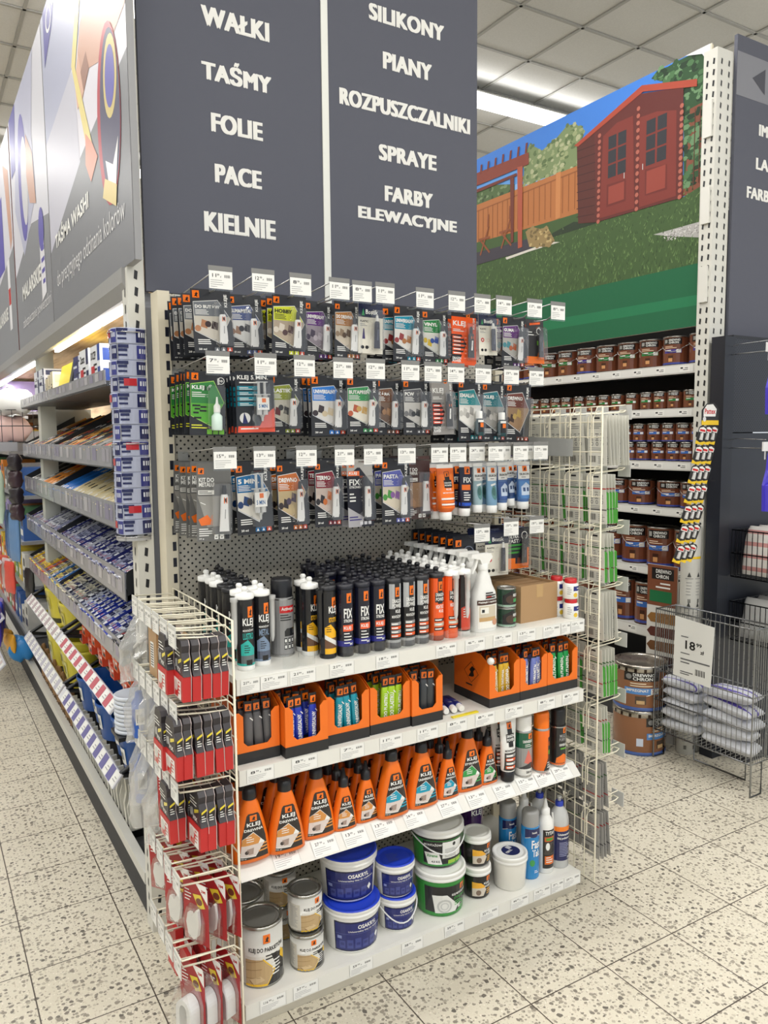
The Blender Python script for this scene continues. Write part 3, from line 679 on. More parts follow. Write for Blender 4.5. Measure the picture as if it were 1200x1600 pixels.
o = MB().loft_pts([[(.852+.012*math.sin(q)*math.sin(p_), .013+.012*math.cos(p_), Z2+.1565-.012*math.cos(q)*math.sin(p_)) for q in [2*PI*j/12 for j in range(12)]] for p_ in [.05+i*.38 for i in range(9)]], WHITE).build('security_tag', M_PLAST); tag(o, 'round white security tag on the corner of the yellow pouch box', 'tag')

# ------------------------------------------------------------------ third shelf: orange glue bottles
def glue_bottle(label, w, h, caph, panel, word, group, tip):
    t = thing('glue_bottle', label, 'glue bottle', group=group); d = w*.27
    S = [(0, .47, .9), (.012, .5, 1), (.10, .49, 1), (.35, .43, .96), (.6, .345, .88), (.8, .26, .78), (.93, .2, .68), (.975, .165, .6), (1.0, .15, .55)]
    def prof(v):
        q = v/h
        for (a, b, c), (a2, b2, c2) in zip(S, S[1:]):
            if q <= a2: k = (q-a)/(a2-a); return w*(b+(b2-b)*k), d*(c+(c2-c)*k)
        return w*.15, d*.55
    R = []
    for q, a, b in S:
        A_, B_ = a*w, min(b*d, a*w*1.0)
        R.append([(A_*math.copysign(abs(math.sin(x))**.75, math.sin(x)), -B_*math.copysign(abs(math.cos(x))**.75, math.cos(x)), q*h) for x in [2*PI*j/24 for j in range(24)]])
    MB().loft_pts(R, ORANGE).build('bottle', M_PLAST, t)
    rn = w*.15
    prof2 = [(rn+.003, h-.001), (rn+.003, h+caph*.45)] + ([(rn*.7, h+caph*.52), (.004, h+caph), (.001, h+caph)] if tip else [(rn+.001, h+caph*.9), (rn-.004, h+caph)])
    MB().lathe(prof2, BLACK, 16).build('cap', M_PLAST, t)
    A = Art()
    def e(v): return prof(v*h)[0]*.74
    A.poly([(-e(.07), .07*h), (e(.07), .07*h), (e(.4), .4*h), (e(.78)*.8, .76*h), (e(.8)*.62, .79*h), (-e(.8)*.62, .79*h), (-e(.78)*.8, .76*h), (-e(.4), .4*h)], rgb(38,30,28), 1)
    A.logo(-.09*w, .67*h, .18*w, .095*h, 2); A.text('KLEJ', -.17*w, .575*h, .34*w, .075*h, WHITE, 3); A.text(word, -.24*w, .515*h, .48*w, .042*h, WHITE, 3)
    A.poly([(-e(.12)*.98, .12*h), (-e(.4)*.98, .4*h), (-.02*w, .5*h), (.27*w, .3*h), (.02*w, .1*h)], WHITE, 2)
    A.poly([(-e(.28)*.98, .3*h), (-e(.4)*.96, .4*h), (-.02*w, .488*h), (.16*w, .37*h), (.1*w, .3*h)], panel, 3); A.bars(-.2*w, .42*h, .2*w, 3, .035*h, .012*h, WHITE, 4)
    A.poly([(-e(.13)*.95,.13*h),(-e(.29)*.96,.3*h),(.1*w,.3*h),(.25*w,.295*h),(.02*w,.115*h)], rgb(214,202,196), 3)
    A.poly([(-.16*w,.15*h),(-.2*w,.24*h),(-.02*w,.25*h),(-.04*w,.15*h)], rgb(160,140,130), 4); A.ell(-.2*w, .19*h, .05*w, .03*h, rgb(60,50,48), 4)
    for i in range(3): A.rect(.1*w+i*.035*w, (.16+.05*i)*h, .34*w, (.185+.05*i)*h, panel, 2)
    A.text('750 ml', -.36*w, .085*h, .14*w, .022*h, WHITE, 3, bold=0)
    def fn(u, v, o):
        a, b = prof(v); b = min(b, a); s_ = min(.97, abs(u)/a)
        return (u, -b*(1 - s_**(2/.75))**.375 - .0006 - o, v)
    A.lay(MB(), fn, .012, .0003, .01).build('label', M_GLOSS, t)
    return t
WOOD = rgb(205,140,70); TEALP = rgb(10,150,180); GREENP = rgb(50,150,75)
BOT = [ # x, y, size, look
 (.045, .050, 'L', 'w', 'large orange bottle with wood label beside the wire grid'), (.147, .045, 'L', 'w', 'large orange bottle with wood label, middle of three'), (.257, .070, 'L', 'w', 'large orange bottle with wood label beside small ones'),
 (.341, .062, 'S', 'w', 'small orange bottle with wood label beside the large ones'), (.421, .070, 'S', 'w', 'small orange bottle with wood label beside a teal one'),
 (.505, .058, 'L', 't', 'large orange bottle with teal label beside wood-labelled ones'), (.617, .062, 'L', 't', 'large orange bottle with teal label, right before the small one'),
 (.717, .062, 'S', 't', 'small orange bottle with teal label'), (.808, .078, 'L', 'g', 'large orange bottle with green label'), (.888, .076, 'S', 'g', 'small orange bottle with green label')]
PROT = {}
for (x, y, s_, c_, look) in BOT:
    key = s_ + c_; word, pc = {'w': ('DREWNA', WOOD), 't': ('UNIWERSALNY', TEALP), 'g': ('STYROPIAN', GREENP)}[c_]
    dims = (.112, .172, .03, False) if s_ == 'L' else (.08, .128, .053, True)
    dd = .066 if s_ == 'L' else .05; nn = 4 if s_ == 'L' else 5
    for i in range(nn):
        lab = look + (', front of its row' if i == 0 else ', %s in its row' % ordn(i+1))
        if key not in PROT: o = PROT[key] = glue_bottle(lab, dims[0], dims[1], dims[2], pc, word, 'orange glue bottles', dims[3])
        else: o = dup(PROT[key], label=lab)
        o.location = (x + (.004 if i % 2 else 0), y + i*dd, Z3); o.rotation_euler = (0, 0, random.uniform(-.03, .03))

# white squeeze tube with black cap, and spray cans
def squeeze(label, loc):
    t = thing('squeeze_tube', label, 'tube', loc, (0, 0, 0), 'white squeeze tubes')
    S = [(.036, .0235, .0235), (.06, .0255, .0235), (.12, .029, .018), (.17, .033, .009), (.196, .035, .003), (.21, .035, .0015)]
    def prof(v):
        for (a, b, c), (a2, b2, c2) in zip(S, S[1:]):
            if v <= a2: k = (v-a)/(a2-a); return b+(b2-b)*k, c+(c2-c)*k
        return S[-1][1:]
    MB().loft_pts([[(a*math.sin(q), -b*math.cos(q), z) for q in [2*PI*j/20 for j in range(20)]] for z, a, b in S], WHITE).build('tube', M_PLAST, t)
    MB().lathe([(.021, 0), (.0225, .002), (.0225, .036), (.02, .037)], BLACK, 20).build('cap', M_PLAST, t)
    A = Art(); A.rect(-.009, .12, .01, .2, BLACK, 2); A.logo(-.009, .178, .019, .02, 3); A.rect(-.016, .135, .017, .162, BLACK, 3); A.text('DRAGON', -.014, .15, .029, .009, WHITE, 4); A.text('POWER', -.014, .138, .029, .009, WHITE, 4)
    A.text('KLEJ', -.009, .116, .018, .012, INK, 3); A.text('MONTAŻOWY', -.022, .104, .044, .009, INK, 3); A.rect(-.023, .04, .023, .1, rgb(36,30,30), 2)
    for i in range(4): A.rect(-.02, .086-i*.013, .02, .095-i*.013, (rgb(150,150,150), rgb(235,90,30))[i % 2], 3); A.rect(-.018, .088-i*.013, .004, .093-i*.013, WHITE, 4)
    def fn(u, v, o):
        a, b = prof(v); return (u, -b*math.sqrt(max(.02, 1-(u/a)**2)) - o - .0005, v)
    A.lay(MB(), fn, .006, .00025, .012).build('label', M_GLOSS, t); return t
q_ = squeeze('white squeeze tube with black cap, front one on third shelf', (.957, .052, Z3))
for i in range(1, 4): dup(q_, (.962, .052+.055*i, Z3), label='white squeeze tube with black cap, %s from the shelf edge' % ordn(i+1))
A = Art(); A.rect(-PI, .1, PI, .152, rgb(18,88,62), 1); A.logo(-.1, .132, .55, .018, 2); A.text('UNIWERSALNY', -.75, .118, 1.5, .01, WHITE, 2); A.bars(-.5, .111, 1.0, 2, .006, .002, WHITE, 2); A.rect(-PI, .028, PI, .1, rgb(150,150,148), 1); A.poly([(-.6,.05),(-.1,.095),(.6,.05),(.5,.04)], rgb(214,110,96), 2); A.poly([(-1.2,.03),(.2,.05),(1.2,.04),(1.2,.028),(-1.2,.028)], rgb(50,50,54), 3); A.text('500 ml', -.35, .012, .8, .009, INK, 2)
spraycan('white and green spray can on the third shelf', .0295, .165, WHITE, WHITE, A, (1.032, .06, Z3), .045)
A = Art(); A.rect(.25, .03, .95, .12, rgb(50,45,45), 1); A.text('KLEJ', .3, .085, .5, .02, ORANGE, 2); A.rect(.3, .06, .95, .075, rgb(120,190,60), 2); A.poly([(-.4,.004),(.3,.05),(1.4,.05),(1.4,.004)], BLACK, 1); A.bars(.1, .03, .7, 3, .008, .003, WHITE, 2)
spraycan('orange spray can with orange cap on the third shelf', .0285, .158, rgb(238,110,20), rgb(242,116,10), A, (1.108, .055, Z3), .05)
A = Art(); A.rect(-PI, .004, PI, .145, rgb(30,32,34), 1); A.logo(-.05, .118, .6, .022, 2); A.text('MULTI', -.5, .103, 1.1, .011, GREY, 2); A.text('PURPOSE', -.55, .09, 1.2, .011, GREY, 2); A.text('UNIWERSALNY', -.55, .072, 1.2, .009, WHITE, 2); A.rect(-.4, .06, .7, .066, rgb(90,160,50), 2); A.poly([(-1.0,.012),(-.9,.03),(.0,.045),(.9,.032),(1.0,.012)], ORANGE, 2); A.rect(-PI, .004, PI, .01, rgb(235,120,60), 2)
spraycan('black spray can with orange base near the shelf end', .0275, .15, rgb(30,32,34), rgb(26,27,30), A, (1.19, .06, Z3), .052)

# ------------------------------------------------------------------ lowest shelf: cans and buckets
def klej_can(label, R, h, loc, rz=0.0, sticker=False):
    t = thing('glue_can', label, 'can', loc, (0, 0, rz))
    MB().lathe([(R, .004), (R, h-.006), (R-.003, h-.012)], rgb(214,212,204), 32).build('wall', M_GLOSS, t)
    MB().lathe([(R-.002, 0), (R+.0015, .001), (R+.0015, .005), (R, .007)], rgb(160,158,150), 32).build('bottom_rim', M_METAL, t); MB().lathe([(R, h-.009), (R+.002, h-.006), (R+.002, h), (R-.006, h), (R-.008, h-.004)], rgb(175,174,168), 32, cap=False).build('top_rim', M_METAL, t)
    MB().lathe([(R-.007, h-.006), (R-.009, h-.0035), (R-.016, h-.0035), (R-.019, h-.0075), (.001, h-.0075)], rgb(104,103,98), 32).build('lid', M_STEEL, t)
    A = Art(); k = h
    A.rect(-.85, .012, .95, k*.52, rgb(222,220,212), 1); A.poly([(.1,k*.03),(.55,k*.3),(.3,k*.54),(1.15,k*.48),(1.15,k*.03)], rgb(40,40,42), 2); A.poly([(-.9,k*.03),(-.9,k*.47),(-.1,k*.47),(.42,k*.26),(.05,k*.03)], rgb(188,160,116), 3)
    for i in range(3): A.poly([(-.9,k*(.42-.13*i)),(-.05-.08*i,k*(.46-.14*i)),(-.05-.08*i,k*(.452-.14*i)),(-.9,k*(.412-.13*i))], rgb(140,112,74), 4)
    A.poly([(-.7,k*.14),(-.2,k*.2),(.0,k*.13),(-.5,k*.06)], rgb(206,180,138), 4); A.poly([(-.7,k*.14),(-.5,k*.06),(-.5,k*.035),(-.7,k*.11)], rgb(150,120,80), 4)
    A.poly([(-.1,k*.472),(.44,k*.26),(.06,k*.03),(.1,k*.03),(.5,k*.262),(-.06,k*.485)], rgb(235,190,40), 4); A.rect(-.9, k*.03, .08, k*.065, rgb(235,190,40), 5)
    A.poly([(.85,k*.55),(1.15,k*.45),(1.15,k*.3),(.8,k*.42)], rgb(235,190,40), 4)
    A.logo(-.05, k*.73, .32, k*.145, 3); A.text('KLEJ DO PARKIETÓW', -.72, k*.57, 1.75, k*.11, INK, 3); A.bars(.05, k*.51, .9, 2, k*.055, k*.022, INK, 3); A.bars(.35, k*.4, .6, 5, k*.055, k*.02, WHITE, 4, 4)
    A.rect(-1.7, k*.06, -.95, k*.75, rgb(202,198,186), 1); A.bars(-1.6, k*.68, .55, 16, k*.036, k*.012, GREY, 2)
    A.lay(MB(), cyl(R+.0002), .2).build('label', M_GLOSS, t)
    if sticker:
        A = Art(); A.rect(-.016, -.012, .016, .012, WHITE, 1); A.bars(-.012, .004, .022, 3, .006, .002, INK, 2)
        A.lay(MB(), lambda u, v, o: (-.02+u*.9+v*.3, -.02+v-u*.3, h-.0074+o), None).build('sticker', M_CARD, t)
    return t
klej_can('large tin can of parquet glue at the front of lowest shelf', .0625, .178, (.087, .1, Z4), -.22, True)
klej_can('medium tin can of parquet glue, lower of the front pair', .049, .106, (.222, .08, Z4), -.12)
klej_can('medium tin can of parquet glue, upper of the front pair', .0505, .112, (.228, .100, Z4+.1065), .22)
klej_can('large tin can of parquet glue behind the front one', .0625, .178, (.087, .24, Z4), .1)
klej_can('medium tin can of parquet glue, lower of the rear pair', .049, .106, (.215, .25, Z4), .0)
klej_can('medium tin can of parquet glue, upper of the rear pair', .049, .106, (.213, .25, Z4+.1065), -.2)
def bucket(label, R, h, lidc, body, art, loc, rz=0, rimc=WHITE, handle=False, lid_art=None, name='bucket'):
    t = thing(name, label, 'bucket', loc, (0, 0, rz)); Rb = R*.88
    MB().lathe([(Rb-.004, 0), (Rb, .004), (R*.965, h-.02)], body, 36).build('tub', M_PLAST, t)
    MB().lathe([(R*.965, h-.026), (R+.001, h-.024), (R+.0015, h-.016), (R*.985, h-.014), (R+.001, h-.012), (R+.001, h-.003)], rimc, 36, cap=False).build('rim', M_PLAST, t)
    MB().lathe([(R+.0005, h-.0035), (R-.001, h), (R-.006, h+.0005), (R-.009, h-.003), (R-.02, h-.004), (.001, h-.004)], lidc, 36).build('lid', M_PLAST, t)
    def fn(u, v, o):
        r = Rb + (R*.965-Rb)*v/(h-.02) + .0003 + o
        return (r*math.sin(u), -r*math.cos(u), v)
    if art: art.lay(MB(), fn, .2).build('label', M_GLOSS, t)
    if lid_art: lid_art.lay(MB(), lambda u, v, o: (u, v, h-.0038+o), None).build('lid_sticker', M_CARD, t)
    if handle:
        MB().tube([((R+.003)*math.sin(a)*1.0, -(R+.004)*math.cos(a), h-.03-.045*math.cos(a)**2*1.0) for a in [-PI/2 + PI*i/16 for i in range(17)]], .0022, rgb(225,225,225)).build('handle', M_PLAST, t)
    return t
NV = rgb(34,42,110)
def osakryl(h, sc_):
    A = Art(); A.rect(-1.05, h*.06, 1.0, h*.74, rgb(20,24,60), 1); A.rect(-1.0, h*.09, .95, h*.71, NV, 2); A.text('OSAKRYL', -.15, h*.57, .8, h*.095, WHITE, 3); A.text('Uniwersalny klej do wykładzin', -.5, h*.49, 1.4, h*.05, WHITE, 3, bold=.01)
    A.rect(-1.0, h*.46, .95, h*.467, rgb(90,100,160), 3)
    for i in range(5): A.rect(-.85+i*.3, h*.13, -.62+i*.3, h*(.3+.03*(i % 3)), rgb(62,72,140), 3); A.rect(-.8+i*.3, h*.2, -.66+i*.3, h*.26, rgb(44,52,118), 4)
    A.poly([(.62,h*.28),(.72,h*.36),(.82,h*.28),(.72,h*.2)], WHITE, 4); A.rect(-.92, h*.35, -.75, h*.42, rgb(140,150,200), 4)
    return A
BL = rgb(28,62,196)
bucket('white bucket with blue lid and navy label, lower of the large pair', .088, .138, BL, WHITE, osakryl(.138, 1), (.386, .105, Z4), -.12)
bucket('white bucket with blue lid and navy label, upper of the large pair', .09, .137, BL, WHITE, osakryl(.137, 1), (.395, .142, Z4+.1385), -.34)
sk = Art(); sk.rect(-.03, -.025, .025, .03, rgb(150,158,190), 1); sk.bars(-.025, .02, .04, 6, .008, .002, rgb(90,95,120), 2)
bucket('white bucket with blue lid and navy label, lower of the small pair', .062, .110, BL, WHITE, osakryl(.11, 1), (.545, .100, Z4), -.2, handle=True)
bucket('white bucket with blue lid and navy label, upper of the small pair', .0625, .108, BL, WHITE, osakryl(.108, 1), (.541, .102, Z4+.1105), -.25, lid_art=sk)
def green_art(h, alt):
    A = Art(); A.rect(-PI, h*.05, PI, h*.74, rgb(52,140,60), 1); A.poly([(-.95,h*.12),(-.95,h*.72),(.9,h*.72),(1.1,h*.3),(.5,h*.1)], BLACK, 2)
    if not alt:
        A.poly([(-.5,h*.1),(-.62,h*.52),(.0,h*.52),(.55,h*.22),(.4,h*.1)], rgb(225,226,222), 3); A.ring(-.1, h*.26, .32, h*.16, .25, rgb(190,192,190), 4); A.ring(-.1, h*.26, .18, h*.09, .3, rgb(200,202,200), 4); A.logo(.62, h*.58, .2, h*.13, 3); A.text('KLEJ MONTAŻOWY', .2, h*.47, .85, h*.08, WHITE, 4, skew=0); A.text('STYROPIAN', .3, h*.38, .7, h*.07, rgb(60,150,70), 4); A.text('E', .55, h*.15, .15, h*.1, WHITE, 4); A.bars(.35, h*.33, .5, 3, h*.045, h*.018, rgb(80,180,90), 4)
    else:
        A.text('MONTAŻOWY', -.9, h*.6, .8, h*.075, WHITE, 3); A.rect(-.15, h*.26, .75, h*.7, rgb(225,226,222), 3); A.bars(-.05, h*.5, .65, 6, h*.04, h*.014, GREY, 4); A.ell(.35, h*.62, .07, h*.05, DARK, 4); A.poly([(-.75,h*.1),(-.9,h*.42),(-.3,h*.42),(-.15,h*.1)], WHITE, 3); A.text('4,0 KG', -.6, h*.14, .35, h*.07, INK, 4); A.text('Xtreme', -.8, h*.3, .45, h*.08, rgb(60,150,70), 4); A.rect(.1, h*.1, .8, h*.2, rgb(150,190,60), 3)
    return A
bucket('white and green bucket, lower of the stacked green pair', .085, .145, rgb(238,238,234), rgb(52,140,60), green_art(.145, False), (.716, .105, Z4), -.3)
bucket('white and green bucket, upper of the stacked green pair', .087, .128, rgb(238,238,234), rgb(30,34,32), green_art(.128, True), (.730, .138, Z4+.1455), -.25, handle=True)
def black_art(h):
    A = Art(); A.rect(-PI, h*.06, PI, h*.74, rgb(30,28,28), 1); A.poly([(-.9,h*.1),(-.9,h*.5),(-.2,h*.5),(.25,h*.3),(.0,h*.1)], rgb(205,194,180), 2); A.poly([(-.9,h*.36),(-.9,h*.58),(-.2,h*.54),(.2,h*.38)], rgb(230,170,50), 3); A.ell(-.4, h*.22, .2, h*.09, rgb(120,100,84), 3)
    A.logo(.25, h*.58, .35, h*.15, 3); A.text('KLEJ', .0, h*.46, .5, h*.09, WHITE, 4); A.text('DO DREWNA', .1, h*.37, .75, h*.07, WHITE, 4); A.bars(.3, h*.28, .6, 3, h*.07, h*.03, rgb(230,170,50), 3)
    return A
bucket('black tub with white lid, lower of the stacked pair', .0475, .106, rgb(240,238,232), rgb(30,28,28), black_art(.106), (.859, .092, Z4), -.1)
bucket('black tub with white lid, upper of the stacked pair', .048, .105, rgb(214,214,208), rgb(30,28,28), black_art(.105), (.866, .102, Z4+.1065), -.05)
la = Art(); la.ell(0, 0, .046, .046, rgb(190,50,120), 1, 28); la.ell(.006, .0, .032, .032, NAVY, 2, 24); la.text('FIBROL', -.018, -.004, .03, .01, WHITE, 3); la.rect(.008, .008, .026, .026, rgb(200,200,205), 3)
bucket('plain white tub with pink and navy lid sticker', .0605, .118, WHITE, rgb(232,230,222), None, (.989, .076, Z4), .3, lid_art=la)
pa = Art(); pa.rect(-PI, .02, PI, .13, rgb(60,30,80), 1); pa.rect(-PI, .118, PI, .132, rgb(190,50,120), 2); pa.text('KLEJ', -.4, .07, .8, .025, WHITE, 2)
bucket('white tub with purple band behind the plain white one', .06, .13, WHITE, WHITE, pa, (.94, .25, Z4), 0)
bucket('white tub with purple band, upper one at the back', .06, .13, WHITE, WHITE, pa, (.94, .25, Z4+.1305), 0)
def fast_art():
    A = Art(); A.rect(-PI, .006, PI, .175, rgb(36,128,190), 1); A.poly([(-1.3,.15),(0,.162),(1.3,.15),(1.3,.182),(-1.3,.182)], NAVY, 2); A.poly([(-1.3,.147),(0,.159),(1.3,.147),(1.3,.15),(0,.162),(-1.3,.15)], rgb(180,180,182), 2); A.ell(-.3,.158,.5,.006,NAVY,3); A.text('bostik', -.5, .166, .6, .007, WHITE, 3)
    A.text('Fast', -.55, .112, 1.2, .03, WHITE, 2); A.text('Tak', -.45, .082, .95, .026, WHITE, 2); A.ell(-.45, .06, .3, .012, rgb(60,150,80), 2); A.bars(-.2, .03, .5, 2, .006, .002, WHITE, 2); return A
spraycan('blue spray can with silver cap at the front of lowest shelf', .0315, .195, rgb(36,128,190), rgb(150,150,148), fast_art(), (1.081, .076, Z4), .045, chrome=False)
spraycan('blue spray can with silver cap behind the front one', .0315, .195, rgb(36,128,190), rgb(150,150,148), fast_art(), (1.055, .165, Z4), .045, chrome=False)
# nozzle bottle
def nozzle_bottle(label, loc, R, body, art, cap):
    t = thing('nozzle_bottle', label, 'bottle', loc)
    MB().lathe([(R-.003, 0), (R, .003), (R, .165), (R*.9, .185), (R*.55, .203), (.014, .21)], body, 24).build('bottle', M_PLAST, t)
    MB().lathe([(.016, .208), (.016, .226), (.013, .228), (.01, .232), (.0035, .262), (.001, .263)], cap, 16).build('nozzle', M_PLAST, t)
    MB().tube([(R*.55+.012, -.006, .205), (R+.004, -.004, .17), (R+.003, -.003, .12)], .003, body).build('spout_cap', M_PLAST, t)
    if art: art.lay(MB(), cyl(R+.0002), .25).build('label', M_GLOSS, t)
    return t
A = Art(); A.rect(-1.0, .02, 1.0, .16, rgb(32,30,30), 1); A.text('TYTAN', -.7, .142, 1.3, .013, WHITE, 2); A.rect(-.8, .118, .7, .135, rgb(190,90,40), 2); A.rect(-.6, .122, .3, .131, rgb(70,150,50), 3); A.rect(-.8, .07, .8, .115, rgb(66,60,56), 2); A.ell(-.4, .1, .25, .014, WHITE, 3); A.poly([(-.1,.075),(.2,.11),(.7,.1),(.7,.075)], INK, 3); A.rect(-.75, .035, .6, .065, rgb(220,110,40), 2); A.bars(-.6, .058, .9, 3, .008, .003, WHITE, 3)
nozzle_bottle('white nozzle bottle with black label beside the blue can', (1.149, .074, Z4), .0295, WHITE, A, WHITE)
nozzle_bottle('white nozzle bottle behind the black-labelled one', (1.135, .17, Z4), .0295, WHITE, None, WHITE)
def polymer(label, loc):
    t = thing('polymer_bottle', label, 'bottle', loc); R = .0345
    MB().lathe([(R-.003, 0), (R, .003), (R, .165), (R*.97, .178), (R*.8, .2), (R*.45, .216), (.013, .222)], rgb(176,180,184), 24).build('bottle', M_MILK, t)
    MB().lathe([(R-.002, .004), (R-.002, .15)], rgb(160,164,170), 20).build('liquid', M_PLAST, t)
    MB().lathe([(.0145, .22), (.0145, .236), (.012, .238)], rgb(40,60,170), 16).lathe([(.006, .238), (.006, .247), (.009, .249), (.007, .254)], rgb(200,200,196), 12).build('cap', M_PLAST, t)
    A = Art(); A.rect(-1.25, .03, 1.25, .138, NAVY, 1); A.rect(-1.25, .138, 1.25, .155, rgb(240,130,30), 1); A.text('Uniwersalny', -.85, .12, 1.6, .011, WHITE, 2); A.text('klej polimerowy', -.9, .107, 1.7, .010, WHITE, 2); A.bars(-.7, .095, 1.3, 9, .006, .0018, rgb(170,175,210), 2); A.text('OSAKRYL', .2, .036, .8, .008, WHITE, 2)
    A.lay(MB(), cyl(R+.0002), .25).build('label', M_GLOSS, t); return t
polymer('grey polymer glue bottle with navy label at the shelf end', (1.217, .076, Z4)); polymer('grey polymer glue bottle behind the one at the shelf end', (1.2, .16, Z4))

# ------------------------------------------------------------------ hooks and hanging blister packs
def glue_tube_part(parent, w, x, y, z0, z1, capcol, body, art=None, cap_up=True):
    """slim glue tube inside a blister: round at the cap, flat at the crimp"""
    L_ = z1 - z0; hw = w
    def P(q): return (z1 - q*L_) if cap_up else (z0 + q*L_)
    S = [(0.0, hw*.5, hw*.5), (.06, hw*.62, hw*.6), (.5, hw*.72, hw*.42), (.93, hw*.86, hw*.12), (1.0, hw*.88, hw*.08)]
    R = [[(x + a*math.sin(q), y - b*math.cos(q), P(s_)) for q in [2*PI*j/12 for j in range(12)]] for s_, a, b in S]
    b = MB().loft_pts(R, body)
    if art:
        def fn(u, v, o):
            q = v
            for (s0, a0, b0), (s1, a1, b1) in zip(S, S[1:]):
                if q <= s1: k = (q-s0)/(s1-s0); aa = a0+(a1-a0)*k; bb = b0+(b1-b0)*k; break
            else: aa, bb = S[-1][1:]
            return (x + u*aa, y - bb*math.sqrt(max(.03, 1-u*u)) - o - .0003, P(q))
        art.lay(b, fn, None)
    o = b.build('tube', M_PLAST, parent)
    c = MB(); s_ = 1 if cap_up else -1; zz = z1 if cap_up else z0
    c.lathe([(hw*.34, zz), (hw*.36, zz+s_*hw*.3), (hw*.34, zz+s_*hw*1.0), (hw*.25, zz+s_*hw*1.5)], capcol, 10, x, y).build('cap', M_PLAST, o)
    return o

def blister_shell(parent, x0, x1, z0, z1, d):
    k = .006
    R = []
    for (y, i) in ((-.0012, 0), (-d*.8, .001), (-d, .004)):
        a, b, c, e = x0+i, x1-i, z0+i, z1-i
        R.append([(a+k, y, c), (b-k, y, c), (b, y, c+k), (b, y, e-k), (b-k, y, e), (a+k, y, e), (a, y, e-k), (a, y, c+k)])
    m = MB().loft_pts(R, WHITE, False, False)
    m.add(R[-1], [tuple(range(8))], WHITE)
    return m.build('blister', M_CLEAR, parent)

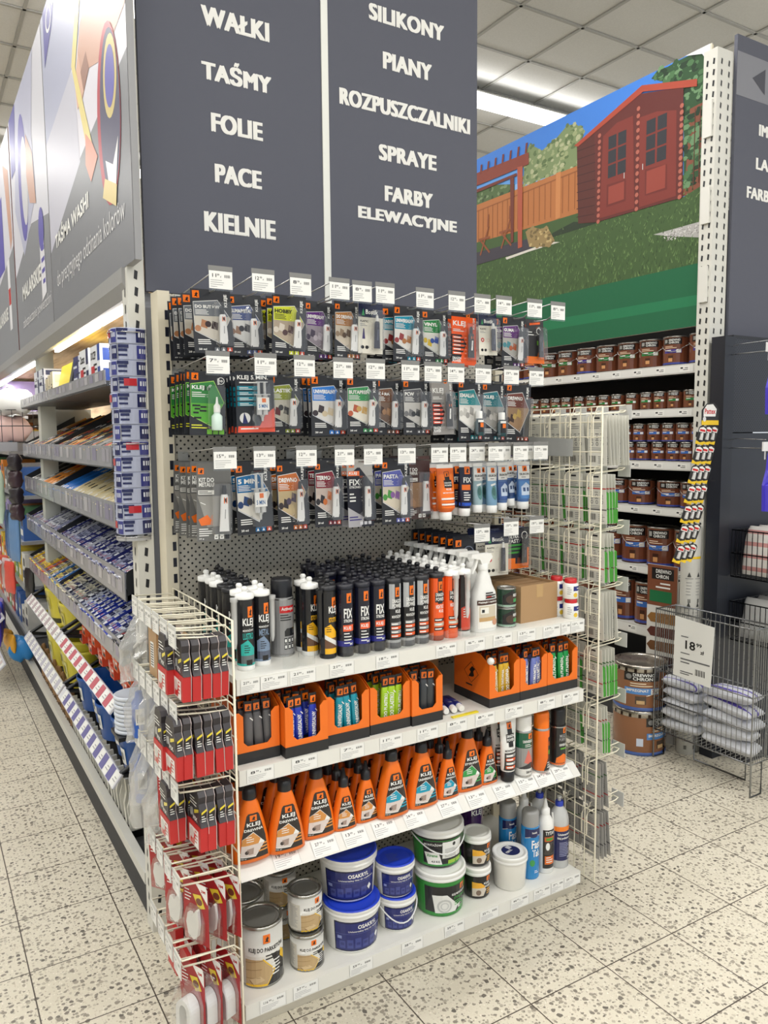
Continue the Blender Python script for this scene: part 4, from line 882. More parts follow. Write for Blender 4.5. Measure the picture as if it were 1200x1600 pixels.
def pack(label, w, h, D):
    """hanging blister card; origin at the top edge centre"""
    t = thing('blister_pack', label, 'glue pack')
    kind = D.get('kind', 'std'); cc = D.get('card', rgb(36,38,44)); pc = D['panel']
    MB().box(-w/2, w/2, 0, .0008, -h, 0, cc, None).build('card', M_CARD, t)
    A = Art(); U = lambda f: f*w; V = lambda f: -h + f*h
    A.rect(-.035*w, V(.965), .035*w, V(.985), rgb(120,120,118), 1)
    if kind in ('std', 'bottle', 'syringe'):
        A.logo(U(-.46), V(.86), w*.17, w*.17, 1)
        pts = [(-.46,.80),(.16,.84),(.46,.55),(.12,.16),(-.46,.34)]
        A.poly([(U(a), V(b)) for a, b in pts], rgb(225,225,222), 1)
        ins = [(-.45,.792),(.155,.83),(.445,.548),(.115,.175),(-.45,.345)]
        A.poly([(U(a), V(b)) for a, b in ins], pc, 2)
        pl = D.get('pic', ((205,196,180),(120,90,66),(60,52,48)))
        A.poly([(U(-.45), V(.58)), (U(.425), V(.58)), (U(.445), V(.548)), (U(.115), V(.178)), (U(-.45), V(.348))], rgb(pl[0]), 3)
        rd = random.Random(D['title'])
        for i in range(4):
            x = -.38 + .13*i; y = .36 + .1*rd.random()
            if x > .1: x = .0
            if i % 2: A.poly([(U(x-.06), V(y-.02)), (U(x+.1), V(y-.05)), (U(x+.12), V(y+.07)), (U(x-.02), V(y+.1))], rgb(pl[1 + i//2 % 2]), 4)
            else: A.ell(U(x), V(y), .08*w, .05*h, rgb(pl[1 + (i//2) % 2]), 4, 10)
        tc = D.get('tcol', WHITE); tw = min(.62, .085*len(D['title'])+.08)
        A.text(D['title'], U(-.42), V(.70), tw*w, .065*h, tc, 4, bold=.04)
        A.bars(U(-.42), V(.67), .4*w, 4, .022*h, .009*h, tc, 4, 3)
        A.text('KLEJE', U(.32), V(.73), .1*w, .2*h, WHITE, 2, rot=90, bold=.03)
        A.bars(U(-.4), V(.2), .35*w, 3, .03*h, .014*h, WHITE, 2, 5); A.text(D.get('ml', '20 ml'), U(-.4), V(.045), .2*w, .03*h, WHITE, 2)
        for i in range(3): A.rect(U(.0+.16*i), V(.03), U(.13+.16*i), V(.09), pc if i < 2 else rgb(200,80,60), 2); A.poly([(U(.03+.16*i), V(.04)), (U(.1+.16*i), V(.04)), (U(.065+.16*i), V(.08))], rgb(240,240,240), 3)
    elif kind == 'bostik':
        A.rect(U(-.5), V(0), U(.5), V(.70), rgb(226,222,208), 1); A.rect(U(-.5), V(.70), U(.5), V(1.0), rgb(28,34,62), 1); A.text('Bostik', U(-.2), V(.76), .5*w, .09*h, WHITE, 3); A.poly([(U(-.36), V(.73)), (U(-.3), V(.86)), (U(-.24), V(.73))], rgb(60,150,90), 2)
        A.text('PLASTIC', U(-.42), V(.6), .32*w, .04*h, INK, 3); A.bars(U(-.42), V(.56), .3*w, 2, .03*h, .012*h, GREY, 2)
        if D.get('red'): A.ring(U(-.3), V(.36), .09*w, .05*h, .5, rgb(200,40,50), 2)
        else: A.poly([(U(-.34), V(.28)), (U(-.22), V(.28)), (U(-.26), V(.48)), (U(-.3), V(.48))], rgb(70,60,110), 2)
        A.ell(U(-.33), V(.12), .07*w, .035*h, INK, 2); A.ell(U(-.15), V(.12), .07*w, .035*h, INK, 2)
    elif kind == 'arrow':
        A.rect(U(-.5), V(.0), U(.5), V(.92), pc, 1); A.poly([(U(-.5), V(.58)), (U(-.1), V(.58)), (U(.1), V(.4)), (U(-.15), V(.12)), (U(-.5), V(.05))], INK, 2)
        A.text('KLEJ', U(-.44), V(.72), .5*w, .12*h, D.get('tcol', WHITE), 3); A.bars(U(-.44), V(.67), .45*w, 2, .03*h, .014*h, WHITE, 3)
        for i in range(5): A.poly([(U(-.46), V(.5-.075*i)), (U(-.06+.03*(2-abs(2-i))), V(.5-.075*i)), (U(-.02+.03*(2-abs(2-i))), V(.535-.075*i)), (U(-.46), V(.555-.075*i))], D['panel'] if D.get('same') else rgb(225,70,40), 3); A.rect(U(-.42), V(.515-.075*i), U(-.14), V(.535-.075*i), WHITE, 4)
        A.text('DRAGON', U(-.46), V(.1), .34*w, .05*h, WHITE, 3); A.text('POWER', U(-.46), V(.045), .34*w, .05*h, WHITE, 3); A.text('KLEJE', U(.36), V(.7), .09*w, .22*h, WHITE, 3, rot=90); A.logo(U(.1), V(.92), .14*w, .07*h, 1)
    elif kind == 'kit':
        A.logo(U(-.46), V(.86), w*.17, w*.17, 1); A.text(D['title'], U(-.44), V(.76), .44*w, .055*h, WHITE, 3); A.text(D['title2'], U(-.44), V(.7), .44*w, .055*h, WHITE, 3); A.rect(U(-.46), V(.6), U(-.0), V(.655), rgb(225,224,218), 2); A.bars(U(-.44), V(.635), .4*w, 2, .02*h, .008*h, DARK, 3)
        A.poly([(U(-.48), V(.58)), (U(.46), V(.58)), (U(.46), V(.2)), (U(-.2), V(.18))], D['pic'][0] if isinstance(D['pic'][0][0], float) else rgb(D['pic'][0]), 2); A.poly([(U(-.46), V(.28)), (U(-.2), V(.34)), (U(-.08), V(.27)), (U(-.12), V(.21)), (U(-.38), V(.2))], rgb(D['pic'][1]), 3)
        A.line((U(-.4), V(.5)), (U(-.25), V(.47)), .02*w, WHITE, 4); A.bars(U(-.44), V(.15), .4*w, 4, .028*h, .012*h, WHITE, 3); A.text('60 g', U(-.44), V(.02), .14*w, .022*h, WHITE, 3)
        for i in range(3): A.rect(U(.0+.16*i), V(.02), U(.12+.16*i), V(.08), WHITE if i < 2 else DARK, 3); A.rect(U(.03+.16*i), V(.04), U(.09+.16*i), V(.05), DARK, 4)
    elif kind == 'fixcard':
        A.rect(U(-.5), V(.88), U(.5), V(1), rgb(170,168,164), 1); A.logo(U(-.42), V(.885), .2*w, .1*h, 2); A.poly([(U(-.5), V(.88)), (U(-.5), V(.75)), (U(-.1), V(.88))], rgb(170,168,164), 1); A.poly([(U(.0), V(.88)), (U(.5), V(.88)), (U(.5), V(.62))], rgb(170,168,164), 1)
        A.poly([(U(-.5), V(.0)), (U(.0), V(.0)), (U(.12), V(.14)), (U(-.5), V(.3))], rgb(166,164,168), 1); A.rect(U(-.45), V(.76), U(-.02), V(.83), rgb(240,120,70), 2); A.text('KLEJ', U(-.42), V(.77), .3*w, .05*h, WHITE, 3)
        A.text('FIX', U(-.42), V(.62), .42*w, .09*h, WHITE, 3); A.text('STRONG', U(-.42), V(.575), .42*w, .035*h, WHITE, 3); A.bars(U(-.42), V(.48), .25*w, 3, .05*h, .022*h, WHITE, 3); A.bars(U(-.45), V(.14), .5*w, 2, .04*h, .018*h, rgb(60,50,120), 3)
        for i in range(3): A.rect(U(-.05+.16*i), V(.03), U(.07+.16*i), V(.08), rgb(210,210,215), 2)
    elif kind == 'fast':
        A.rect(U(-.5), V(.55), U(.5), V(1), rgb(34,34,46), 1); A.text('ULTRA', U(-.4), V(.74), .44*w, .09*h, WHITE, 3); A.text('FAST', U(-.4), V(.63), .44*w, .09*h, WHITE, 3)
        for i in range(3): A.poly([(U(-.5), V(.55-.09*i)), (U(.2-.1*i), V(.55-.09*i)), (U(.28-.1*i), V(.6-.09*i)), (U(-.5), V(.6-.09*i))], rgb(60,150,60), 2)
        A.poly([(U(-.5), V(.0)), (U(.5), V(.0)), (U(.5), V(.3)), (U(.3), V(.12)), (U(-.1), V(.12)), (U(-.1), V(.26)), (U(-.5), V(.26))], ORANGE, 2); A.rect(U(.38), V(.0), U(.5), V(.5), ORANGE, 2); A.ring(U(.3), V(.8), .14*w, .1*h, .2, WHITE, 2)
    elif kind == 'spot':
        A.rect(U(-.5), V(0), U(.5), V(.16), ORANGE, 1); A.poly([(U(.1), V(.16)), (U(.5), V(.16)), (U(.5), V(.55)), (U(.28), V(.42))], ORANGE, 2); A.poly([(U(-.3), V(.86)), (U(.3), V(.9)), (U(.3), V(.95)), (U(-.3), V(.91))], rgb(225,96,40), 2)
        A.ring(U(.22), V(.74), .14*w, .08*h, .25, WHITE, 2); A.rect(U(.1), V(.42), U(.4), V(.52), rgb(120,190,60), 3); A.bars(U(-.4), V(.7), .35*w, 2, .06*h, .02*h, WHITE, 2)
    elif kind == 'five':
        A.text('KLEJ 5 MIN.', U(-.45), V(.85), .8*w, .085*h, WHITE, 3); A.bars(U(-.4), V(.81), .7*w, 1, .1, .02*h, WHITE, 3)
        for i in range(4): A.poly([(U(-.46), V(.7-.085*i)), (U(.1), V(.7-.085*i)), (U(.14), V(.73-.085*i)), (U(.1), V(.765-.085*i)), (U(-.46), V(.765-.085*i))], rgb(20,130,150), 2); A.bars(U(-.4), V(.735-.085*i), .35*w, 2, .025*h, .01*h, WHITE, 3)
        A.poly([(U(-.48), V(.02)), (U(.5), V(.02)), (U(.5), V(.42)), (U(.25), V(.3)), (U(.1), V(.12)), (U(-.46), V(.12))], rgb(226,84,58), 2); A.ell(U(-.28), V(.25), .14*w, .09*h, rgb(205,205,205), 3); A.poly([(U(-.35), V(.16)), (U(-.2), V(.16)), (U(-.3), V(.35))], NAVY, 4); A.bars(U(-.4), V(.07), .7*w, 1, .1, .02*h, WHITE, 3)
    elif kind == 'ten':
        A.logo(U(-.44), V(.86), w*.19, w*.19, 1); A.poly([(U(a), V(b)) for a, b in [(-.47,.80),(.18,.86),(.47,.52),(.1,.14),(-.47,.3)]], rgb(150,200,90), 1)
        A.poly([(U(a), V(b)) for a, b in [(-.46,.79),(.17,.845),(.455,.52),(.44,.5),(-.46,.5)]], rgb(45,125,55), 2); A.poly([(U(a), V(b)) for a, b in [(-.46,.5),(.44,.5),(.1,.155),(-.46,.31)]], rgb(84,164,50), 2)
        A.text('KLEJ', U(-.43), V(.7), .34*w, .075*h, WHITE, 4); A.text('10', U(-.08), V(.7), .15*w, .075*h, INK, 4); A.bars(U(-.43), V(.66), .4*w, 3, .03*h, .012*h, WHITE, 4)
        for i, (x, y) in enumerate(((-.42,.45),(-.36,.4),(-.4,.34),(-.22,.37),(-.38,.26),(-.2,.43))): A.bars(U(x), V(y), .22*w, 1, .1, .026*h, INK, 4, i+2)
        A.ring(U(.38), V(.86), .1*w, .055*h, .15, WHITE, 2); A.text('10', U(.32), V(.84), .11*w, .035*h, WHITE, 3); A.text('KLEJE', U(.28), V(.8), .07*w, .1*h, WHITE, 3, rot=90); A.bars(U(-.45), V(.15), .45*w, 2, .04*h, .016*h, rgb(220,220,60), 2)
        for i in range(3): A.rect(U(-.02+.17*i), V(.02), U(.12+.17*i), V(.1), rgb(110,180,50), 2)
    A.lay(MB(), flat(-.0002), None, .0002).build('print', M_GLOSS, t)
    tb = D.get('tube', 'white')
    if tb == 'none': return t
    if kind == 'kit' or tb == 'big': x, z0, z1, hw = .26*w, V(.12), V(.6), .017
    elif kind == 'bostik': x, z0, z1, hw = .2*w, V(.1), V(.62), .0125
    else: x, z0, z1, hw = .22*w, V(.14), V(.6), .0155
    T = Art()
    if tb == 'white':
        T.rect(-.45, .08, .45, .24, ORANGE, 1); T.poly([(-.3,.11),(.2,.1),(.3,.2),(.0,.22),(-.2,.18)], INK, 2)
        if kind != 'kit': T.poly([(-.95,1),(.95,.62),(.95,1)], INK, 1)
        T.bars(-.1, .4, .3, 1, .1, .25, rgb(150,150,150), 1)
        glue_tube_part(t, hw, x, -.0105, z0, z1, DARK, rgb(228,228,226), T)
    elif tb == 'dark':
        T.rect(-.5, .12, .5, .22, ORANGE if kind == 'arrow' else rgb(60,60,80), 1); T.rect(-.25, .3, .25, .7, WHITE if kind == 'arrow' else rgb(80,84,104), 1)
        glue_tube_part(t, hw, x, -.0105, z0, z1, WHITE if kind == 'bostik' else INK, rgb(30,32,52) if kind == 'bostik' else rgb(34,32,34), T)
    elif tb == 'bottle':
        b = MB().lathe([(.014, V(.08)), (.015, V(.1)), (.015, V(.3)), (.009, V(.34)), (.008, V(.38))], rgb(205,225,215) if kind == 'ten' else rgb(34,70,74), 14, x, -.016)
        b.build('bottle', M_PLAST, t)
        MB().lathe([(.0095, V(.36)), (.0095, V(.46)), (.004, V(.5)), (.002, V(.6))] if kind == 'ten' else [(.012, V(.36)), (.012, V(.47)), (.011, V(.48))], WHITE, 12, x, -.016).build('cap', M_PLAST, t)
        if kind != 'ten':
            q = Art(); q.rect(-.9, V(.14), .9, V(.3), rgb(30,30,32), 1); q.rect(-.4, V(.22), .5, V(.29), ORANGE, 2); q.rect(-.9, V(.3), .9, V(.335), WHITE, 1)
            q.lay(MB(), cyl(.0152, x, -.016), .3).build('label', M_GLOSS, t)
    elif tb == 'syringe':
        s_ = MB()
        for dx in (-.009, .009): s_.lathe([(.008, V(.3)), (.008, V(.62)), (.0085, V(.625)), (.004, V(.63)), (.004, V(.82))], rgb(215,215,212), 10, x-.01+dx, -.012)
        s_.box(x-.034, x+.014, -.016, -.009, V(.62), V(.635), rgb(60,60,64)); s_.box(x-.028, x+.008, -.014, -.01, V(.82), V(.835), rgb(60,60,64)); s_.lathe([(.009, V(.3)), (.004, V(.26)), (.003, V(.2))], rgb(60,60,64), 10, x-.01, -.012)
        s_.build('syringe', M_MILK, t)
        q = Art(); q.rect(x-.028, V(.38), x+.008, V(.58), WHITE, 1); q.rect(x-.014, V(.5), x-.002, V(.565), ORANGE, 2); q.text('5 MIN', x-.024, V(.41), .026, .06*h, rgb(20,90,150), 2); q.lay(MB(), flat(-.021), None).build('label', M_CARD, t)
    big = .0 if kind not in ('kit', 'syringe', 'five') else .012
    blister_shell(t, x-.027-big, min(x+.027, w/2-.003), max(V(.06), z0-.012), min(z1+.034, V(.93)) if tb != 'syringe' else V(.88), .026)
    return t

def hang_tube(label, w, h, D):
    """squeeze tube hanging by its crimp, cap down; origin at the top edge centre"""
    t = thing('squeeze_tube', label, 'tube')
    hw = w/2; cr_ = min(.021, hw*.8); ch = .026
    S = [(0, hw, .001), (-.012, hw, .002), (-.02, hw*.99, .004), (-.5*h, hw*.96, hw*.5), (-(h-ch-.012), hw*.86, hw*.78), (-(h-ch), cr_*.92, cr_*.92)]
    def prof(v):
        for (a, b, c), (a2, b2, c2) in zip(S, S[1:]):
            if v >= a2: k = (v-a)/(a2-a); return b+(b2-b)*k, c+(c2-c)*k
        return S[-1][1:]
    cols = [rgb(225,225,222)] + [D['body']]*4
    MB().loft_pts([[(a*math.sin(q), -b*math.cos(q), z) for q in [2*PI*j/18 for j in range(18)]] for z, a, b in S], cols).build('tube', M_PLAST, t)
    MB().lathe([(cr_*.9, -h+ch), (cr_, -h+ch-.001), (cr_*.96, -h+.002), (cr_*.9, -h)], rgb(238,238,234), 18).build('cap', M_PLAST, t)
    A = Art(); s_ = D['style']; U = lambda f: f*hw; V = lambda f: -f*h
    if s_ == 'dragon':
        A.rect(U(-.8), V(.6), U(.8), V(.17), ORANGE, 1); A.rect(U(-.25), V(.3), U(.3), V(.13), INK, 2); A.logo(U(-.22), V(.22), .45*hw, .4*hw, 3); A.rect(U(-.4), V(.42), U(.5), V(.28), INK, 2); A.text('DRAGON', U(-.36), V(.345), .8*hw, .03*h, WHITE, 4); A.text('POWER', U(-.36), V(.39), .8*hw, .03*h, WHITE, 4); A.text('KLEJ', U(-.25), V(.47), .55*hw, .04*h, WHITE, 3); A.text('MONTAŻOWY', U(-.6), V(.52), 1.3*hw, .03*h, WHITE, 3)
        for i in range(4): A.rect(U(-.75), V(.63+.05*i), U(.75), V(.6+.05*i), (WHITE, ORANGE)[i % 2], 2)
    elif s_ == 'fix':
        A.logo(U(-.3), V(.2), .8*hw, .9*hw, 2); A.text('FIX', U(-.5), V(.36), 1.2*hw, .1*h, WHITE, 3); A.rect(U(-.7), V(.5), U(.5), V(.4), ORANGE, 2); A.bars(U(-.5), V(.56), 1.0*hw, 4, .045*h, .018*h, WHITE, 2); A.rect(U(-.9), V(.8), U(.9), V(.74), rgb(30,80,190), 2)
    else:
        A.rect(U(-.9), V(.36), U(.9), V(.08), rgb(228,228,226), 1); A.logo(U(-.28), V(.2), .7*hw, .7*hw, 2); A.text('SILIKON', U(-.75), V(.28), 1.5*hw, .045*h, INK, 3); A.bars(U(-.5), V(.33), 1.0*hw, 1, .1, .02*h, GREY, 3)
        if s_ == 'sani': A.ell(U(.0), V(.6), .5*hw, .14*h, rgb(84,130,130), 2); A.ell(U(-.1), V(.58), .3*hw, .08*h, rgb(60,100,96), 3); A.line((U(-.5), V(.45)), (U(.4), V(.42)), .006, WHITE, 3)
        else:
            A.rect(U(-.85), V(.78), U(.85), V(.4), D.get('pic', rgb(60,90,150)), 2); A.poly([(U(-.6), V(.7)), (U(.7), V(.7)), (U(.7), V(.5)), (U(.1), V(.43)), (U(-.6), V(.52))], rgb(190,205,225), 3)
            for i in range(2): A.rect(U(-.4+.55*i), V(.62), U(-.05+.55*i), V(.54), rgb(60,80,120), 4)
    def fn(u, v, o):
        a, b = prof(v); return (u, -b*math.sqrt(max(.04, 1-min(.98, abs(u)/a)**2)) - o - .0004, v)
    A.lay(MB(), fn, .006, .00025, .014).build('label', M_GLOSS, t); return t

M_ROD = mat_attr('zinc_wire', .3, .85)
def hook(label, x, z, yfront, price, tag_tilt=0.0, double=True):
    t = thing('display_hook', label, 'hook', (x, .4995, z), group='display hooks on the pegboard')
    L_ = .4995 - yfront
    r = MB(); r.tube([(0, .0, 0), (0, -.03, 0), (0, -L_+.05, 0), (0, -L_+.03, .008), (0, -L_+.022, .018)], .0024, rgb(175,175,172))
    r.tube([(0, 0, .03), (0, -.02, .033), (0, -L_, .052), (0, -L_, .045)], .0018, rgb(190,190,188)); r.box(-.016, .016, -.004, .0, -.012, .036, rgb(190,188,180)); r.build('rod', M_ROD, t)
    w, h = .066, .058
    p = MB(); p.box(-w/2, w/2, -L_-.0035, -L_-.0025, -.006-h/2+.024, .052-.0005, rgb(205,205,205)); pt = p.build('price_holder', M_ACRYL, t)
    p2 = MB().box(-w/2, w/2, -L_-.0045, -L_-.002, .041, .053, rgb(128,128,126)); p2.build('clip', M_PLAST, t)
    A = Art(); price_art(A, -w/2+.001, -.006, w-.002, .046, price, 1, int(x*100) % 7); A.lay(MB(), flat(-L_-.0042), None, .0003).build('price_card', M_CARD, pt)
    return t

D1 = [
 ('grey shoe-glue', .035,.22,.115,.172, dict(title='DO BUTÓW', panel=rgb(112,116,122), pic=((196,190,178),(172,120,84),(52,34,34))), [.08,.125,.17,.215], '11.99'),
 ('slate blue', .150,.262,.102,.172, dict(title='GUMA/METAL', panel=rgb(84,96,142), pic=((214,214,212),(150,120,100),(60,60,66))), [.06,.11], '12.99'),
 ('lime yellow', .262,.20,.104,.172, dict(title='HOBBY', panel=rgb(208,214,44), tcol=INK, pic=((176,160,140),(220,210,196),(84,60,60))), [.05,.095,.14], '8.99'),
 ('purple', .382,.252,.096,.172, dict(title='UNIWERSALNY', panel=rgb(96,40,124), pic=((150,140,150),(70,60,80),(190,180,190))), [.07,.12], '11.99'),
 ('light brown', .463,.222,.088,.172, dict(title='DO DREWNA', panel=rgb(176,118,62), pic=((206,194,176),(150,128,104),(90,70,54))), [.06,.11], '8.99'),
 ('white navy-topped purple-bottle', .531,.20,.086,.155, dict(kind='bostik', title='B', panel=WHITE, card=rgb(226,222,208), tube='dark'), [.05,.1], '11.99'),
 ('teal', .681,.222,.108,.172, dict(title='UNIWERSALNY', panel=rgb(16,140,168), pic=((226,222,216),(150,60,60),(180,120,70)), sh=1), [.028,.08,.12], '11.99'),
 ('green', .800,.245,.102,.172, dict(title='VINYL', panel=rgb(36,130,66), pic=((214,214,206),(206,176,40),(50,80,160))), [.05,.1], '12.99'),
 ('orange and black', .903,.222,.100,.170, dict(kind='arrow', title='K', panel=rgb(238,88,24), card=rgb(38,34,36), tube='dark', same=1), [.05], '12.99'),
 ('white navy-topped red-marked', .982,.20,.080,.138, dict(kind='bostik', title='B2', panel=WHITE, card=rgb(226,222,208), tube='dark', red=1), [.05,.1], '14.99'),
 ('violet rubber-glue', 1.118,.222,.108,.172, dict(title='GUMA', panel=rgb(98,48,118), pic=((178,176,170),(74,140,150),(180,96,60))), [.05,.1], '11.99'),
 ('black and orange', 1.236,.250,.085,.155, dict(kind='spot', title='S', panel=ORANGE, card=rgb(40,38,40), tube='dark'), [.05], '8.99')]
D2 = [
 ('green ten-second', .021,.222,.100,.176, dict(kind='ten', title='10', panel=rgb(80,160,50), tube='bottle'), [.035,.07,.105,.14,.2], '7.99'),
 ('teal and red', .151,.20,.116,.174, dict(kind='five', title='5', panel=rgb(226,84,58), tube='syringe', card=rgb(34,38,46)), [.03,.06,.09], '11.99'),
 ('olive', .265,.252,.104,.176, dict(title='PLASTIK', panel=rgb(140,150,48), pic=((190,186,172),(96,36,40),(60,60,60))), [.06,.11], '12.99'),
 ('bright blue', .395,.222,.122,.180, dict(title='UNIWERSALNY', panel=rgb(44,120,205), pic=((214,212,208),(60,50,54),(206,190,160))), [.035,.07,.105,.15], '21.99'),
 ('leaf green', .500,.20,.118,.172, dict(title='BUTAPREN', panel=rgb(60,150,90), pic=((220,214,200),(180,90,60),(200,160,90))), [.06,.11], '12.99'),
 ('leather brown', .623,.252,.100,.178, dict(title='SKÓRA', panel=rgb(116,78,54), pic=((120,96,80),(70,50,40),(170,130,96))), [.06,.11], '11.99'),
 ('dark grey pipe-glue', .715,.232,.104,.178, dict(title='PCW', panel=rgb(92,92,96), pic=((200,198,194),(120,120,122),(60,62,66))), [.05,.1], '12.99'),
 ('grey and red', .800,.21,.084,.180, dict(kind='arrow', title='KLEJ', panel=rgb(150,146,142), card=rgb(150,146,142), tube='dark', tcol=WHITE), [.05,.1], '14.99'),
 ('teal enamel', .909,.20,.106,.205, dict(kind='bottle', title='EMALIA', panel=rgb(24,138,144), tube='bottle', pic=((222,220,214),(186,184,178),(150,148,144)), sh=1), [.03,.07,.11], '17.99'),
 ('dark teal', 1.030,.222,.098,.205, dict(kind='bottle', title='KLEJ', panel=rgb(30,112,122), tube='bottle', pic=((150,148,142),(96,96,96),(190,186,180))), [.05,.1], '19.99'),
 ('reddish brown', 1.142,.222,.110,.207, dict(title='DREWNO', panel=rgb(108,52,38), pic=((150,120,90),(60,40,30),(190,160,90)), tube='big'), [.05,.1], '10.99')]
D3 = [
 ('grey putty', .025,.20,.100,.215, dict(kind='kit', title='KIT DO', title2='METALU', panel=GREY, card=rgb(104,104,102), pic=((148,146,140),(226,110,40))), [.05,.10,.155,.21], '15.99'),
 ('blue two-part', .147,.222,.108,.210, dict(kind='syringe', title='5 MIN.', panel=rgb(18,104,160), tube='syringe', pic=((220,216,206),(30,60,110),(60,56,54))), [.05,.1], '13.99'),
 ('orange-brown', .272,.232,.098,.210, dict(title='DREWNO', panel=rgb(192,104,42), pic=((190,170,130),(50,40,40),(80,70,90))), [.05,.1], '12.99'),
 ('dark red', .390,.222,.094,.202, dict(title='TERMO', panel=rgb(128,32,48), pic=((196,180,170),(40,36,38),(200,110,50))), [.05,.1], '21.99'),
 ('grey and navy', .493,.21,.092,.208, dict(kind='fixcard', title='F', panel=NAVY, card=rgb(26,28,42)), [.04,.08], '15.99'),
 ('periwinkle', .616,.20,.106,.206, dict(title='PASTA', panel=rgb(92,98,178), pic=((206,196,176),(70,140,60),(130,90,150))), [.045,.09], '13.99'),
 ('brown wood-putty', .728,.242,.098,.206, dict(kind='kit', title='KIT DO', title2='DREWNA', panel=GREY, card=rgb(72,50,48), pic=((150,116,84),(170,130,96))), [.05,.1], '18.99')]
ROWNAME = ['', 'top', 'middle', 'third']
for rowi, (D, zt) in enumerate(((D1, 2.022), (D2, 1.800), (D3, 1.548))):
    for i, (look, x, y, w, h, d, behind, price) in enumerate(D):
        front = [b for b in behind if b < 0]
        ys = sorted([0.0] + behind)
        base = None
        tilt = random.uniform(-.035, .035)
        for k, dy in enumerate(ys):
            lab = '%s blister pack, %s on its hook in the %s row' % (look, 'front one' if k == 0 else ordn(k+1) + ' from front', ROWNAME[rowi+1])
            if base is None: o = base = pack(lab, w, h, d)
            else: o = dup(base, label=lab)
            o['group'] = '%s row of blister packs' % ROWNAME[rowi+1]
            o.location = (x - (.026 if d.get('sh') and k else 0) + random.uniform(-.002, .002), min(y + dy, .475), zt + random.uniform(-.004, .003)); o.rotation_euler = (random.uniform(-.05, .02), tilt + random.uniform(-.015, .015), random.uniform(-.06, .06))
        hook('wire hook with price card holding the %s packs, %s row' % (look, ROWNAME[rowi+1]), min(x + random.uniform(-.004, .004), 1.226), zt - .009, .13 + random.uniform(-.012, .008), price)
HT = [('orange', .807, .20, .088, .182, dict(style='dragon', body=rgb(226,104,34)), 3, '19.99'), ('navy', .905, .215, .066, .176, dict(style='fix', body=rgb(24,28,52)), 4, '24.99'),
 ('greenish', .962, .225, .052, .168, dict(style='sani', body=rgb(150,176,184)), 3, '17.99'), ('pale blue', 1.016, .218, .056, .172, dict(style='sani', body=rgb(120,160,190)), 3, '17.99'),
 ('blue house', 1.068, .222, .054, .166, dict(style='house', body=rgb(80,110,160)), 3, '17.99'), ('mid blue', 1.118, .245, .05, .155, dict(style='house', body=rgb(54,88,140), pic=rgb(40,70,120)), 2, '17.99'), ('bright blue villa', 1.158, .215, .064, .166, dict(style='house', body=rgb(70,110,170), pic=rgb(80,130,190)), 3, '17.99')]
for (look, x, y, w, h, d, n, price) in HT:
    base = None
    for k in range(n):
        lab = '%s squeeze tube hanging cap down, %s on its hook' % (look, 'front one' if k == 0 else ordn(k+1) + ' from front')
        if base is None: o = base = hang_tube(lab, w*.86, h, d)
        else: o = dup(base, label=lab)
        o['group'] = 'hanging squeeze tubes'
        o.location = (x - .004*k, y + .05*k, 1.522); o.rotation_euler = (random.uniform(-.05, .03), random.uniform(-.03, .03), random.uniform(-.12, .12))
    hook('wire hook with price card holding the %s hanging tubes' % look, x, 1.513+.026, .13 + (.028 if HT.index((look, x, y, w, h, d, n, price)) % 2 else 0), price)
# bottom row beside the wire grid: black pouches and two packs
zt = 1.282
base = None
for k in range(7):
    lab = 'flat black glue pouch with orange badge, %s on its hook' % ('front one' if k == 0 else ordn(k+1) + ' from front')
    if base is None:
        o = base = thing('flat_pouch', lab, 'pouch', group='flat black pouches')
        R = [[(a*math.sin(q), -b*math.cos(q), z) for q in [2*PI*j/12 for j in range(12)]] for z, a, b in ((0,.048,.0008),(-.02,.048,.001),(-.05,.048,.005),(-.11,.047,.006),(-.13,.046,.001))]
        MB().loft_pts(R, rgb(26,28,36)).build('pouch', M_FOIL, o)
        A = Art(); A.logo(-.042, -.034, .024, .022, 2); A.ring(.012, -.06, .024, .026, .12, rgb(120,130,150), 1, 14); A.lay(MB(), flat(-.0072), None).build('print', M_GLOSS, o)
    else: o = dup(base, label=lab)
    o.location = (.88 - .012*k*0, .19 + .042*k, zt)
hook('wire hook with price card holding the flat black pouches', .905, zt-.009, .13, '13.99')
for (look, x, y, w, h, d, n, price) in (('large white and black', .999, .165, .098, .155, dict(kind='bostik', title='B3', panel=WHITE, card=rgb(28,30,44), tube='dark', red=1), 3, '19.99'), ('black, green and orange', 1.113, .19, .098, .145, dict(kind='fast', title='U', panel=ORANGE, card=rgb(34,34,46), tube='dark'), 3, '19.99')):
    base = None
    for k in range(n):
        lab = '%s pack in the lowest row, %s on its hook' % (look, 'front one' if k == 0 else ordn(k+1) + ' from front')
        if base is None: o = base = pack(lab, w, h, d)
        else: o = dup(base, label=lab)
        o['group'] = 'lowest row of packs'; o.location = (x, y + .05*k, zt + .012); o.rotation_euler = (0, random.uniform(-.03,.03), random.uniform(-.05,.05))
    hook('wire hook with price card holding the %s packs, lowest row' % look, x+.03, zt + .003, .13, price)

